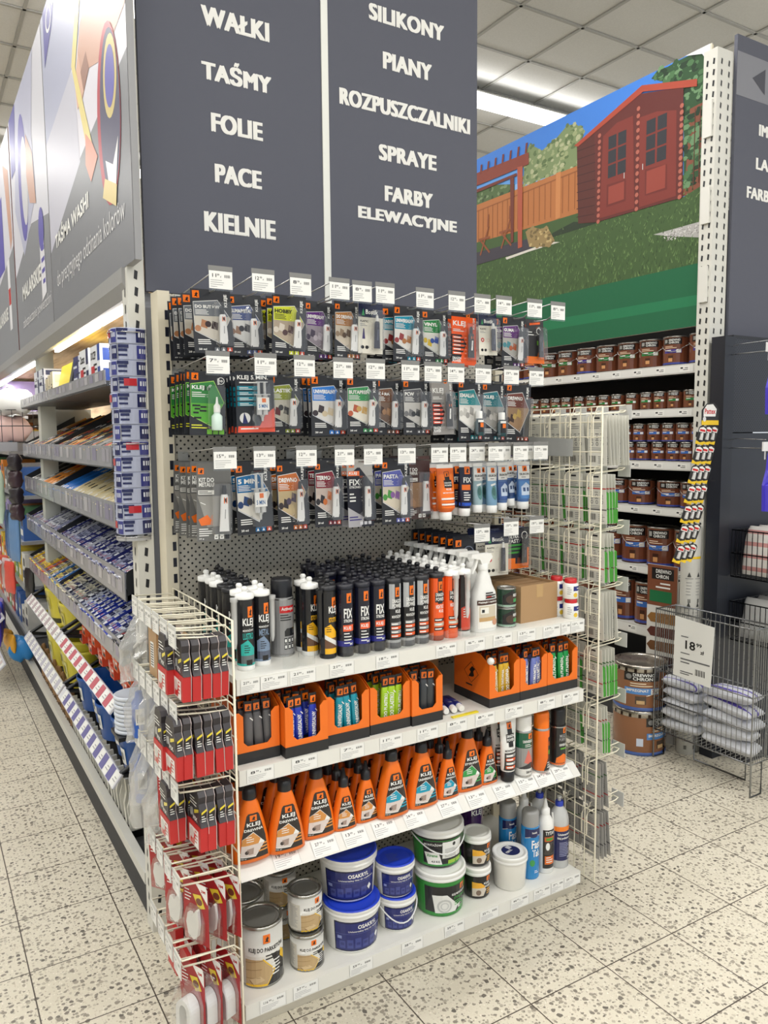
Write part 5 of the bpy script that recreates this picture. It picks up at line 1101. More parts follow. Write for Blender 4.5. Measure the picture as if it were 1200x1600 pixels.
# ------------------------------------------------------------------ wire grid on the left end, with hooks along -X
M_WIRE = mat_attr('ivory_wire', .35)
def wire_grid(name, label, x, y0, y1, z0, z1, py, pz):
    t = thing(name, label, 'wire grid', (x, y0, z0))
    fr = MB(); fr.tube([(0,0,0),(0,y1-y0,0),(0,y1-y0,z1-z0),(0,0,z1-z0)], .0034, WIRE, 6, True); fr.build('frame', M_WIRE, t)
    n = round((y1-y0)/py); v = MB()
    for i in range(1, n): y = (y1-y0)*i/n; v.tube([(0,y,0),(0,y,z1-z0)], .0021, WIRE, 5)
    v.build('upright_wires', M_WIRE, t)
    m = round((z1-z0)/pz); h = MB()
    for i in range(1, m): z = (z1-z0)*i/m; h.tube([(.003,0,z),(.003,y1-y0,z)], .0021, WIRE, 5)
    h.build('cross_wires', M_WIRE, t); return t
GX = -.022
wire_grid('wire_grid', 'ivory wire grid on the end of the shelves beside the red boxes', GX, -.04, .47, .02, 1.157, .05, .1)

def side_hook(label, y, z, L_, tagged=True, sg=-1):
    t = thing('grid_hook', label, 'hook', (GX, y, z), group='hooks on the left wire grid')
    m = MB(); w = .016
    m.tube([(0,w,0),(sg*.012,w,.018),(sg*L_*.5,w,.022),(sg*L_,w,.03),(sg*L_,-w,.03),(sg*L_*.5,-w,.022),(sg*.012,-w,.018),(0,-w,0)], .0026, WIRE, 6)
    m.tube([(0,w+.014,.03),(sg*.02,w+.014,.05),(sg*(L_+.006),w+.014,.056),(sg*(L_+.006),-w-.014,.056),(sg*.02,-w-.014,.05),(0,-w-.014,.03)], .0022, WIRE, 6); m.build('wire', M_WIRE, t)
    if tagged:
        xx = sg*(L_+.009)
        h = MB().box(xx-.001, xx+.001, -.03, .03, .004, .06, rgb(205,206,202)).build('price_holder', M_CARD, t)
        A = Art(); price_art(A, -.029, .006, .058, .044, '12.99', 1, int(z*100) % 7); A.lay(MB(), lambda u, v, o: (xx - .0012 - o, -u, v), None, .0003).build('price_card', M_CARD, h)
    return t

RED = rgb(186,38,38); RED2 = rgb(164,34,38); SMOKE = rgb(48,44,48); PALE = rgb(206,190,186)
def tape_box(label, upper=SMOKE):
    """thin hanging tape box: red lower case, dark shaped header; stands in the YZ plane, hook hole at top"""
    t = thing('tape_box', label, 'boxed tape'); th = .0105
    prof = [(-.043,-.150),(-.047,-.085),(-.035,-.068),(-.040,-.048),(-.030,-.03),(-.034,-.012),(-.024,0),(.022,0),(.034,-.02),(.03,-.04),(.043,-.075),(.043,-.150)]
    MB().prism(prof, 'x', .0, .0012, PALE).build('backing_card', M_CARD, t)
    k = .97; up = [(y*k, z) for y, z in prof if z > -.09]; 
    MB().prism([(-.0455,-.086)] + up[1:-1] + [(.0415,-.078),(.0415,-.086)], 'x', -.0190, -.0002, upper).build('header', M_CARD, t)
    MB().box(-th*2, -.0002, -.044, .041, -.149, -.0865, RED).build('case', M_CARD, t)
    A = Art(); A.rect(-.035,-.148,.03,-.1,WHITE,1); A.poly([(-.03,-.146),(.0,-.146),(.01,-.115),(-.02,-.105)],RED,2); A.ell(-.015,-.118,.016,.014,rgb(205,205,200),2,12); A.bars(.005,-.108,.02,4,.009,.003,RED,3)
    A.lay(MB(), flatx(-th*2-.0002), None).build('case_print', M_GLOSS, t)
    A = Art(); A.poly([(.0,-.062),(.03,-.05),(.03,-.042),(.0,-.052)],rgb(225,205,60),1); A.text('FIX',-.01,-.08,.03,.011,WHITE,1); A.bars(-.03,-.025,.05,3,.008,.003,WHITE,1); A.poly([(-.03,-.075),(-.005,-.07),(-.01,-.05),(-.03,-.055)],rgb(150,150,150),1)
    A.lay(MB(), flatx(-.0192), None).build('header_print', M_GLOSS, t)
    A = Art(); A.poly([(-.017,-.052),(-.003,-.044),(-.003,-.038),(-.017,-.046)],rgb(225,205,60),1); A.bars(-.017,-.058,.012,3,.006,.0022,WHITE,1)
    A.lay(MB(), flat(-.0445), None).build('edge_print', M_GLOSS, t)
    return t
def hook_card(label, big=False):
    """red hanging card with a white adhesive hook in a bubble; faces -X"""
    t = thing('hook_card', label, 'carded hook'); h = .165 if not big else .19; w = .046
    prof = [(-w,-h),(-w,-.02),(-w+.016,0),(w-.006,0),(w,-.01),(w,-h)]
    MB().prism(prof, 'x', 0, .001, RED2).build('card', M_CARD, t)
    A = Art(); A.poly([(.046,-.045),(.046,0),(-.02,0),(-.006,-.022)], WHITE, 1) if False else None
    A.poly([(.0,-.001),(.04,-.001),(.045,-.012),(.045,-.05)], WHITE, 1); A.text('3M', .022, -.022, .016, .008, RED, 2)
    A.poly([(-.01,-.035),(.02,-.03),(.036,-.062),(.012,-.07)], rgb(225,200,60), 2); A.ell(.014,-.05,.012,.01,rgb(120,70,50),3,10); A.bars(-.04,-.03,.026,4,.009,.003,WHITE,2)
    A.rect(-.03,-h+.006,.0,-h+.02,WHITE,1); A.ring(-.022,-h+.013,.006,.005,.4,DARK,2,10); A.ring(-.008,-h+.013,.006,.005,.4,DARK,2,10)
    A.lay(MB(), flatx(-.0002), None).build('print', M_GLOSS, t)
    if not big:
        p = [(.018,-.07),(.012,-.068),(-.004,-.09),(-.01,-.082),(-.02,-.084),(-.026,-.11),(-.02,-.14),(.0,-.152),(.014,-.14),(.02,-.11)]
        MB().prism([(-a, b) for a, b in p], 'x', -.011, -.002, rgb(226,226,222)).build('white_hooks', M_PLAST, t)
        R = [[(-.001+xx, y*s_+.0, -.11 + (z+.11)*s_) for y, z in ((-.032,-.155),(.03,-.155),(.034,-.1),(.02,-.062),(-.02,-.062),(-.034,-.1))] for xx, s_ in ((0,1),(-.014,.94))]
        MB().loft_pts(R, WHITE, False).build('bubble', M_CLEAR, t)
    else:
        b = MB(); q = [2*PI*i/20 for i in range(20)]
        arc = [(.028*math.cos(PI*i/10)+0, -.115+.034*math.sin(PI*i/10)) for i in range(11)]
        inn = [(.014*math.cos(PI*i/10), -.115+.02*math.sin(PI*i/10)) for i in range(10, -1, -1)]
        b.prism(arc + [(-.028,-.165)] + [(-.014,-.165)] + inn[0:] + [(.014,-.175),(.028,-.175)], 'x', -.034, -.002, rgb(226,228,228))
        b.build('white_bracket', M_PLAST, t)
        MB().prism([(.013*math.cos(PI*i/8), -.115+.018*math.sin(PI*i/8)) for i in range(9)] + [(-.013,-.155),(.013,-.155)], 'x', -.012, -.001, rgb(130,134,136)).build('grey_insert', M_PLAST, t)
        R = [[(-.001+xx, y*s_, -.12 + (z+.12)*s_) for y, z in ((-.04,-.18),(.04,-.18),(.042,-.1),(.025,-.05),(-.025,-.05),(-.042,-.1))] for xx, s_ in ((0,1),(-.038,.95))]
        MB().loft_pts(R, WHITE, False).build('bubble', M_CLEAR, t)
    return t
def bag(label, w, h, d, inner=None, seed=1):
    """crumpled clear bag with its filling; hangs from its top edge in the XZ plane"""
    t = thing('plastic_bag', label, 'bag', group='clear plastic bags'); rd = random.Random(seed)
    R = []
    for k in range(9):
        f = k/8; ww = w/2*(.35 + .65*min(1, f*2.2)) * (1 if f < .9 else 1.0); dd = d/2*math.sin(PI*min(.97, .08+f*.85))
        R.append([((ww*math.sin(q))*(1+rd.uniform(-.12,.12)), dd*math.cos(q)*(1+rd.uniform(-.3,.3)), -h*f + rd.uniform(-.006,.006)) for q in [2*PI*j/18 for j in range(18)]])
    MB().loft_pts(R, WHITE, False).build('film', M_BAG, t)
    if inner == 'coil':
        m = MB()
        for i in range(5): m.tube([((w*.32-.004*i)*math.cos(q), (i-2)*.006, -h*.6+(w*.32-.004*i)*math.sin(q)) for q in [2*PI*j/20 for j in range(20)]], .006, rgb(222,220,208), 7, True)
        m.build('white_coil', M_PLAST, t)
    elif inner == 'rope':
        m = MB(); m.tube([(w*.3*math.cos(q)*(1-.02*i), .012*math.sin(i), -h*.62+h*.25*math.sin(q)) for i, q in enumerate([.5*j for j in range(40)])], .005, rgb(198,196,186), 6); m.build('coiled_rope', M_PLAST, t)
    elif inner == 'blue':
        m = MB()
        for dx in (-.025, .025): m.lathe([(.02,-h*.95),(.022,-h*.9),(.022,-h*.45),(.012,-h*.38),(.01,-h*.3)], rgb(36,90,180), 14, dx, 0)
        m.build('blue_bottles', M_PLAST, t); A = Art()
        for dx in (-.038, .012): A.rect(dx, -h*.75, dx+.026, -h*.52, WHITE, 1); A.barcode(dx+.004, -h*.72, .018, h*.12, INK, 2)
        A.lay(MB(), flat(-.023), None).build('labels', M_CARD, t)
    return t
HY = [-.008, .075, .158, .241, .324, .405]     # hook columns from the front edge back
HZ = [1.098, .905, .705, .462, .245]
COLN = ['front', 'second', 'third', 'fourth', 'fifth', 'rearmost']; ROWN = ['top', 'second', 'third', 'fourth', 'lowest']
for r, z in enumerate(HZ):
    for c, y in enumerate(HY):
        if c > 3 and r > 2: continue
        side_hook('ivory double hook in the %s column of the %s row, left grid' % (COLN[c], ROWN[r]), y, z, .135 + .004*r - .002*c)
tb = None
def hang(proto, xs, y, z, lab, grp, rz=0.0, ry=0.0, jit=.0):
    out = []
    for i, x in enumerate(xs):
        l = lab % ordn(i+1)
        o = proto if proto.get('used') is None else dup(proto, label=l)
        if proto.get('used') is None: proto['used'] = 1; o['label'] = l
        o['group'] = grp; o.location = (x, y + random.uniform(-jit, jit), z); o.rotation_euler = (random.uniform(-.03,.03), ry + random.uniform(-.03,.03), rz + random.uniform(-.05,.05))
        out.append(o)
    return out
tbx = tape_box('x')
st = lambda n, x0, d: [x0 - d*i for i in range(n)]
hang(tbx, st(5, -.038, .0235), HY[0], HZ[0]+.022, 'red and black tape box on front top hook, %s from the grid', 'hanging tape boxes', jit=.003)
hang(tbx, st(6, -.034, .0255), HY[0], HZ[1]+.02, 'red and black tape box on front second-row hook, %s from the grid', 'hanging tape boxes', jit=.003)
hang(tbx, st(4, -.032, .0245), HY[0], HZ[2]+.022, 'red and black tape box on front third-row hook, %s from the grid', 'hanging tape boxes', jit=.003)
hang(tbx, st(2, -.125, .026), HY[1], HZ[0]+.022, 'red and black tape box on second top hook, %s from the grid', 'hanging tape boxes')
hang(tbx, st(4, -.09, .026), HY[1], HZ[1]+.02, 'red and black tape box on second second-row hook, %s from the grid', 'hanging tape boxes')
hang(tbx, st(3, -.11, .026), HY[1], HZ[2]+.022, 'red and black tape box on second third-row hook, %s from the grid', 'hanging tape boxes')
hcd = hook_card('x')
hang(hcd, [-.045, -.085, -.13], HY[0], HZ[3]+.02, 'red carded white hook on front fourth-row hook, %s from the grid', 'carded hooks', rz=.45)
hang(hcd, [-.06, -.10, -.15], HY[1], HZ[3]+.03, 'red carded white hook on second fourth-row hook, %s from the grid', 'carded hooks', rz=.5)
hang(hcd, [-.08, -.13], HY[2], HZ[3]+.03, 'red carded white hook on third fourth-row hook, %s from the grid', 'carded hooks', rz=.55)
hang(hcd, [-.10, -.15], HY[3], HZ[3]+.04, 'red carded white hook on fourth fourth-row hook, %s from the grid', 'carded hooks', rz=.6)
hang(hcd, [-.09, -.14], HY[2], HZ[2]+.01, 'red carded white hook on third third-row hook, %s from the grid', 'carded hooks', rz=.55)
bcd = hook_card('x', True)
hang(bcd, [-.05, -.095, -.145], HY[0], HZ[4]+.02, 'red carded white bracket on front lowest hook, %s from the grid', 'carded brackets', rz=.35)
def flat_box(label, col, bar):
    t = thing('flat_box', label, 'box'); MB().box(-.011, .011, -.038, .038, -.155, -.02, col).build('case', M_CARD, t)
    MB().box(-.0005, .0005, -.03, .03, -.02, 0, rgb(206,200,196)).build('hang_tab', M_CARD, t)
    A = Art(); A.rect(-.02,-.13,.012,-.06,WHITE,1)
    for i in range(9): A.rect(-.017,-.125+.007*i,.008,-.1215+.007*i,bar,2)
    A.lay(MB(), flatx(-.0112), None).build('print', M_CARD, t)
    A = Art(); A.rect(-.007,-.13,.005,-.07,WHITE,1)
    for i in range(8): A.rect(-.006,-.126+.007*i,.003,-.123+.007*i,bar,2)
    A.lay(MB(), flat(-.0382), None).build('side_label', M_CARD, t); return t
fb = flat_box('x', RED, RED2)
hang(fb, [-.09, -.13], HY[1], HZ[4]+.025, 'flat red box on second lowest hook, %s from the grid', 'flat red boxes')
hang(fb, [-.11, -.14], HY[2], HZ[4]+.06, 'flat red box on third lowest hook, %s from the grid', 'flat red boxes')
kb = flat_box('x', KRAFT, DARK)
hang(kb, [-.10, -.13], HY[2], HZ[0]+.02, 'brown kraft box on third top hook, %s from the grid', 'kraft boxes')
hang(kb, [-.11, -.14], HY[3], HZ[0]+.02, 'brown kraft box on fourth top hook, %s from the grid', 'kraft boxes')
gb = flat_box('x', rgb(92,92,90), DARK)
hang(gb, [-.08, -.12], HY[4], HZ[0]+.025, 'dark grey flat box on fifth top hook, %s from the grid', 'grey boxes')
for i, (w, h, d, inner, x, y, z, lab) in enumerate((
  (.15,.2,.07,'rope', -.125, HY[5]+.02, HZ[0]-.0, 'clear bag of white rope on the rearmost top hook'),
  (.12,.2,.07,'coil', -.115, HY[2], HZ[1]+.02, 'clear bag with white coil on third second-row hook'),
  (.12,.2,.06,'coil', -.115, HY[3], HZ[1]+.02, 'clear bag with white coil on fourth second-row hook'),
  (.12,.19,.06,'rope', -.12, HY[4], HZ[1]+.02, 'clear bag with coiled rope on fifth second-row hook'),
  (.13,.21,.07,'blue', -.13, HY[5], HZ[1]+.03, 'clear bag with blue bottles on rearmost second-row hook'),
  (.14,.24,.08,'rope', -.12, HY[3], HZ[2]+.02, 'clear bag with coiled rope on fourth third-row hook'),
  (.14,.24,.07,'', -.14, HY[4], HZ[2]+.03, 'empty-looking crumpled bag on fifth third-row hook'),
  (.13,.22,.07,'blue', -.13, HY[5], HZ[2]+.04, 'clear bag with blue bottles on rearmost third-row hook'))):
    b = bag(lab, w, h, d, inner, i); b.location = (x, y, z); b.rotation_euler = (0, 0, random.uniform(-.2, .2))
o = MB().prism([(0.02,0.0),(-.12,.045),(-.12,.06),(.02,.02)], 'x', -.001, .001, rgb(60,40,40)).build('thin_card', M_CARD); 
bpy.data.objects.remove(o)
# orange clip on the top bag
o = MB().prism([(-.012,-.01),(.014,-.016),(.012,.008),(-.006,.014)], 'y', -.002, .002, rgb(242,120,30)).build('orange_clip', M_PLAST, None, (-.118, .38, 1.03)); tag(o, 'small orange corner tag on the bag of white rope', 'tag')
tag(MB().box(-.06, -.03, .02, .48, .0, .05, rgb(205,200,188)).build('floor_bracket', M_STEEL), 'pale steel foot under the hanging carded brackets', 'foot')

# ------------------------------------------------------------------ wire grid on the right end, white hanging cards
GXR = 1.292
g = wire_grid('wire_grid', 'tall ivory wire grid hung with white cards', GXR, -.025, .475, .04, 1.708, .05, .05)
MB().prism([(.13,1.50),(.47,1.50),(.47,1.575),(.13,1.56)], 'x', -.006, -.0045, rgb(168,170,168)).build('grey_plate', M_STEEL, g)
def right_hook(label, y, z):
    t = thing('grid_hook', label, 'hook', (GXR, y, z), group='hooks on the right wire grid')
    m = MB(); w = .012
    m.tube([(0,w,-.07),(0,w,0),(.012,w,.012),(.145,w,.02),(.158,w,.026),(.158,-w,.026),(.145,-w,.02),(.012,-w,.012),(0,-w,0),(0,-w,-.07)], .0023, WIRE, 6); m.tube([(.0,0,-.03),(.03,0,.035),(.168,0,.045)], .002, WIRE, 5); m.build('wire', M_WIRE, t)
    MB().box(.168, .17, -.028, .028, -.006, .046, rgb(196,196,194)).build('price_holder', M_CARD, t); return t
def white_card(label, green, seed, bodyc=rgb(214,213,206)):
    """slim white hanging pack; back of the card faces -X"""
    t = thing('hanging_card', label, 'hanging card'); rd = random.Random(seed); h = .172
    MB().box(0, .0012, -.042, .042, -h, 0, bodyc).build('card', M_CARD, t)
    A = Art(); A.rect(-.012,-.012,.012,-.006,DARK,1)
    if green is not None: A.rect(-.042,-.052,.042,-.048,RED if seed % 2 else rgb(60,110,50),1); A.rect(-.042,-.125,.042,-.121,RED if not seed % 2 else rgb(80,80,80),1)
    for i in range(3):
        for j in range(2): A.ring(-.022+.022*i, -.075-.022*j, .006, .007, .35, rgb(120,120,120), 1, 8); A.bars(-.03+.022*i, -.064-.022*j, .016, 1, .01, .0025, rgb(110,110,110), 1, rd.randint(1, 99))
    A.bars(-.036,-.03,.06,3,.007,.0022,rgb(130,130,130),1,seed); A.barcode(-.034,-.16,.03,.022,INK,1); A.bars(.004,-.142,.03,4,.007,.002,rgb(130,130,130),1,seed+3); A.bars(-.034,-.112,.06,2,.006,.002,rgb(150,150,150),1,seed+5)
    A.lay(MB(), flatx(-.0002), None).build('print', M_CARD, t)
    if green:
        m = MB()
        for z0, z1 in ((-.170,-.120),(-.118,-.062)): m.prism([(-.042,z0),(.03,z0),(.03,z1-.006),(-.034,z1),(-.042,z1-.003)], 'x', .0014, .0138, rgb(62,140,44))
        m.build('green_pads', M_MATTE, t)
    elif green is not None or True:
        MB().box(.0014, .007, -.036, .036, -.16, -.075, rgb(196,196,192)).build('clear_bubble', M_MILK, t)
    return t
RZ = [1.672, 1.472, 1.268, 1.064, .862, .656, .452, .268]
RC = [.028, .135, .242, .349]
NF = [(8, None), (4, 1), (4, 1), (5, None), (5, 1), (3, 1), (3, 0), (4, 0)]
rn = ['top', 'second', 'third', 'fourth', 'fifth', 'sixth', 'seventh', 'lowest']
for r, z in enumerate(RZ):
    n, gr = NF[r]
    for c, y in enumerate(RC):
        right_hook('ivory hook in the %s column of the %s row, right grid' % (COLN[c] if c < 3 else 'rearmost', rn[r]), y, z)
        pr = white_card('x', gr, r*5 + c, rgb(218,217,208) if r < 6 else rgb(176,174,170))
        k = n if c == 0 else 3
        hang(pr, [GXR + .03 + i*.0155 for i in range(k)], y, z + .008, '%s %s, right grid %s row, %s column, %%s from the wires' % ({1:'white',None:'pale',0:'greyish'}[gr], {1:'green-padded card',None:'card',0:'card'}[gr], rn[r], COLN[c] if c < 3 else 'rearmost'), 'cards on the right wire grid', ry=-.06)

# ------------------------------------------------------------------ long rack on the left: billboards, beam, lights, shelves
LX = -.1
def facex(x, rev=False): return lambda u, v, o: (x - o, u, v)    # artwork given in (y, z) on a face looking towards -X
LAV = rgb(196,196,214); LGREY = rgb(122,124,130); PUR = rgb(92,86,168); SKIN = rgb(196,152,132)
def billboard(label, y0, y1, z0, z1, art, edge=rgb(150,150,152), x=LX):
    t = thing('billboard', label, 'billboard', (0, 0, 0))
    MB().box(x, x+.02, y0, y1, z0, z1, edge).build('board', M_STEEL, t)
    art.lay(MB(), facex(x-.0004), None, .0004).build('print', M_BILL, t); return t
M_BILL = mat_attr('satin_print', .42, spec=.35, var=.01)
A = Art(); y0, y1, z0, z1 = .47, 1.93, 2.135, 3.42
A.rect(y0, z0, y1, z1, rgb(214,212,222), 1); A.poly([(y0,z0),(y1,z0),(y1,2.44),(1.3,2.62),(y0,2.72)], LGREY, 2); A.poly([(1.93,2.44),(1.93,3.0),(1.25,2.96),(1.2,2.62)], rgb(190,190,204), 2)
A.poly([(1.93,2.9),(1.93,z1),(1.3,z1),(1.0,3.12),(1.2,2.98)], rgb(168,172,196), 2)
# arm and hand, with fingers on the strip of tape
A.poly([(y0,3.16),(y0,2.84),(.75,2.80),(.98,2.86),(1.12,2.80),(1.2,2.86),(1.16,2.98),(1.1,3.05),(.98,3.08),(.8,3.05)], SKIN, 3)
A.poly([(1.08,2.82),(1.2,2.80),(1.23,2.9),(1.15,2.98)], rgb(214,172,150), 4); A.poly([(.98,2.86),(1.08,2.82),(1.12,2.9),(1.02,2.93)], rgb(150,108,92), 4)
A.poly([(1.02,3.33),(1.28,2.98),(1.21,2.95),(.95,3.3)], rgb(222,206,130), 5); A.poly([(1.28,2.98),(1.21,2.95),(.98,2.62),(1.04,2.58)], rgb(222,206,130), 5); A.poly([(1.08,2.68),(.98,2.62),(.9,2.55),(1.02,2.50),(1.1,2.58)], rgb(214,140,118), 5)
# tape roll
A.ell(.72, 2.62, .16, .27, rgb(172,44,60), 6, 28); A.ell(.70, 2.62, .135, .245, rgb(60,58,92), 7, 28); A.ell(.68, 2.72, .09, .12, rgb(206,188,120), 8, 24); A.ell(.68, 2.72, .065, .09, rgb(92,88,170), 9, 24); A.poly([(.78,2.50),(.72,2.36),(.66,2.36),(.60,2.52),(.68,2.46)], rgb(230,230,232), 9)
A.text('TAŚMA', .6, 2.585, .2, .04, rgb(214,60,60), 10) if False else None
A.poly([(.84,2.4),(.66,2.33),(.64,2.39),(.8,2.45)], rgb(216,196,130), 9)
def rtext(A, s, yr, z, w, h, col, l, bold=.02):      # lettering read from -X: runs from far (large y) to near
    A.e.append(('r', (s, yr, z, w, h, bold), col, l))
_lay = Art.lay
def lay2(s, mb, fn, du=None, step=.00025, dv=None):
    for k, d, col, l in [e for e in s.e if e[0] == 'r']:
        t, yr, z, w, h, bold = d; vs, fs, asp = glyphs(t, bold)
        mb.add([fn(yr - x*w, z + y*h, l*step) for x, y in vs], fs, col)
    s.e = [e for e in s.e if e[0] != 'r']
    return _lay(s, mb, fn, du, step, dv)
Art.lay = lay2
rtext(A, 'TAŚMA WASHI', 1.80, 2.43, .72, .075, WHITE, 6, .03); rtext(A, 'do precyzyjnego odcinania kolorów', 1.80, 2.25, 1.24, .088, rgb(220,220,222), 6, .0)
A.poly([(1.86,3.2),(1.86,z1),(1.52,z1),(1.66,3.28)], rgb(70,66,150), 4); A.ring(1.72, 3.34, .07, .05, .25, WHITE, 5, 18); rtext(A, 'Dap', 1.62, 3.33, .22, .07, WHITE, 5)
billboard('large billboard nearest the glue shelf, showing a hand pulling yellow tape', y0, y1, z0, z1, A)
A = Art(); y0, y1 = 1.95, 3.22
A.rect(y0, z0, y1, z1, rgb(206,206,216), 1); A.poly([(y0,z0),(y1,z0),(y1,2.55),(2.5,2.7),(y0,2.62)], rgb(132,134,140), 2); A.poly([(2.9,z1),(2.2,z1),(2.35,3.1),(2.3,2.8),(2.8,2.6),(3.1,2.9)], rgb(178,180,202), 3)
A.ell(2.72, 2.98, .17, .32, PUR, 4, 24); A.ell(2.66, 2.95, .12, .22, rgb(200,200,206), 5, 24); A.poly([(2.55,3.15),(2.35,3.0),(2.3,2.75),(2.5,2.8),(2.58,2.95)], SKIN, 6); A.poly([(2.25,2.62),(2.12,2.62),(2.1,2.3),(2.24,2.28)], rgb(225,225,230), 6); A.ell(2.18, 2.6, .08, .1, PUR, 7, 16); A.bars(2.12, 2.5, .1, 4, .05, .02, PUR, 7)
rtext(A, 'MALARSKIE', 2.95, 2.38, .7, .08, WHITE, 6, .03); rtext(A, 'zabezpieczanie powierzchni', 2.98, 2.22, 1.0, .07, rgb(220,220,222), 6, .0)
A.poly([(3.18,3.1),(3.18,z1),(2.9,z1),(3.0,3.1)], rgb(70,66,150), 4)
billboard('second billboard from the glue shelf, with purple tape roll and spray', y0, y1, z0, z1, A)
A = Art(); y0, y1 = 3.26, 4.6
A.rect(y0, z0, y1, z1, rgb(206,206,216), 1); A.poly([(y0,z0),(y1,z0),(y1,2.6),(y0,2.75)], rgb(136,138,144), 2); A.poly([(3.6,3.3),(3.35,3.2),(3.3,2.8),(3.4,2.75)], SKIN, 3); A.rect(3.75, 2.7, 4.4, 3.15, PUR, 3); A.rect(3.5, 2.3, 3.62, 2.72, rgb(225,225,228), 4); A.rect(3.51, 2.45, 3.61, 2.55, RED, 5); rtext(A, 'MALARSKIE', 4.4, 2.38, .7, .08, WHITE, 6, .03)
billboard('third billboard with dark red edge, farthest along the left rack', y0, y1, z0, z1, A, rgb(112,70,66))
MB().box(LX-.01, LX+.05, 1.93, 1.95, 2.13, 2.2, rgb(205,205,200))
t = thing('rack_beam', 'pale grey steel beam running under the row of billboards', 'beam', (0,0,0))
MB().prism([(LX-.01,2.135),(LX+.05,2.135),(LX+.05,2.06),(LX+.012,2.052),(LX-.01,2.09)], 'y', .60, 9.0, rgb(150,150,150)).build('beam', M_STEEL, t)
led = bpy.data.materials.new('lit_led_strip'); led.use_nodes = True
_b = led.node_tree.nodes['Principled BSDF']; _b.inputs['Emission Color'].default_value = (1,.97,.9,1); _b.inputs['Emission Strength'].default_value = 9.0
for k, (a, b) in enumerate(((.63, 1.30), (1.32, 2.35), (2.95, 4.2), (4.25, 5.6))):
    t = thing('strip_light', '%s linear strip light under the billboard beam' % ('nearest bright', 'second bright', 'third bright', 'farthest bright')[k], 'strip light', (0,0,0))
    MB().box(LX+.052, LX+.078, a, b, 2.062, 2.09, rgb(210,210,206)).build('housing', M_STEEL, t)
    ld = bpy.data.lights.new('strip_glow', 'AREA'); ld.shape = 'RECTANGLE'; ld.size = .02; ld.size_y = b-a; ld.energy = 5.0*(b-a); ld.color = (1, .96, .88)
    lo = bpy.data.objects.new('strip_glow', ld); COL.objects.link(lo); lo.parent = t; lo.location = (LX+.08, (a+b)/2, 2.044); lo.rotation_euler = (0, -.35, 0)
    MB().box(LX+.056, LX+.074, a+.01, b-.01, 2.048, 2.061, WHITE).build('diffuser', led, t)
def wood_material():
    m = bpy.data.materials.new('wood_decor'); m.use_nodes = True; nt = m.node_tree; N = nt.nodes; L = nt.links
    tc = N.new('ShaderNodeTexCoord'); mp = N.new('ShaderNodeMapping'); mp.inputs['Scale'].default_value = (9, .7, 9); L.new(tc.outputs['Object'], mp.inputs[0])
    nz = N.new('ShaderNodeTexNoise'); nz.inputs['Scale'].default_value = 3.2; nz.inputs['Detail'].default_value = 8; L.new(mp.outputs[0], nz.inputs['Vector'])
    cr = N.new('ShaderNodeValToRGB'); cr.color_ramp.elements[0].position = .3; cr.color_ramp.elements[0].color = rgb(158,126,88); cr.color_ramp.elements[1].position = .68; cr.color_ramp.elements[1].color = rgb(228,206,170)
    L.new(nz.outputs['Fac'], cr.inputs[0]); L.new(cr.outputs[0], N['Principled BSDF'].inputs['Base Color']); N['Principled BSDF'].inputs['Roughness'].default_value = .55; return m
M_WOOD = wood_material()
struct(MB().box(.36, .38, .62, 12.0, 1.55, 2.5, KRAFT).build('wall_wood_back', M_WOOD))
struct(MB().box(LX+.10, .36, .62, 12.0, 2.10, 2.12, KRAFT).build('ceiling_wood_canopy', M_WOOD))
struct(MB().box(.36, .38, .62, 12.0, 0, 1.55, rgb(40,42,46)).build('wall_rack_back', M_MATTE))
for k, y in enumerate((2.82,)):
    MBp = MB().box(-.06, 0.02, y, y+.1, 0, 2.135, rgb(196,199,190)); tag(MBp.build('rack_post', M_STEEL), 'pale steel rack post between the two left shelf bays', 'post')
o = MB().box(.0, .30, 3.31, 3.36, .8, 1.8, rgb(170,172,166)).build('side_panel', M_STEEL); tag(o, 'grey steel side panel at the far end of the left shelves', 'panel')

BAYS = [(.80, 2.18), (2.20, 3.30)]
GREYP = rgb(136,137,144); DK = rgb(30,33,38)
def rack_shelf(label, ztop, lip, y0, y1, tilt, depth=.42, liplab=None, dark=False, k=0):
    t = thing('sloping_shelf' if tilt else 'rack_shelf', label, 'shelf', (LX, y0, ztop))
    L_ = y1 - y0; rise = depth*math.tan(tilt)
    MB().prism([(0,-lip),(depth,-lip+rise),(depth,-lip+rise-.02),(0,-lip-.018)], 'y', 0, L_, rgb(60,64,70) if not dark else DK).build('deck', M_STEEL, t)
    MB().prism([(-.004,-lip-.012),(.0,-lip-.012),(.0,.0),(-.004,.0)], 'y', 0, L_, GREYP).build('front_lip', M_GLOSS, t)
    A = Art(); rd = random.Random(k)
    y = .03
    while y < L_ - .08:
        w = rd.choice((.05, .06, .07)); A.rect(y, -lip*.9, y+w, -lip*.15, rd.choice(liplab or [rgb(168,168,174)]), 1); y += w + rd.choice((.01, .04, .1))
    A.lay(MB(), lambda u, v, o: (-.0045-o, u, v), None).build('label_strip', M_GLOSS, t)
    if tilt:
        for yy in (0, L_-.004): MB().prism([(.004,-lip-.016),(.004,.0),(depth,rise+.03),(depth,-lip+rise-.02)], 'y', yy, yy+.004, DK).build('side_panel', M_STEEL, t)
    return t
PL = [rgb(150,148,160), rgb(128,124,150), rgb(176,174,180)]
LEV = [('top', 1.853, .037, .93, 0, 0), ('second', 1.592, .062, .88, .42, .30), ('third', 1.398, .075, .86, .42, .30), ('fourth', 1.170, .082, .76, .42, .34), ('fifth', .915, .075, .86, .42, .34)]
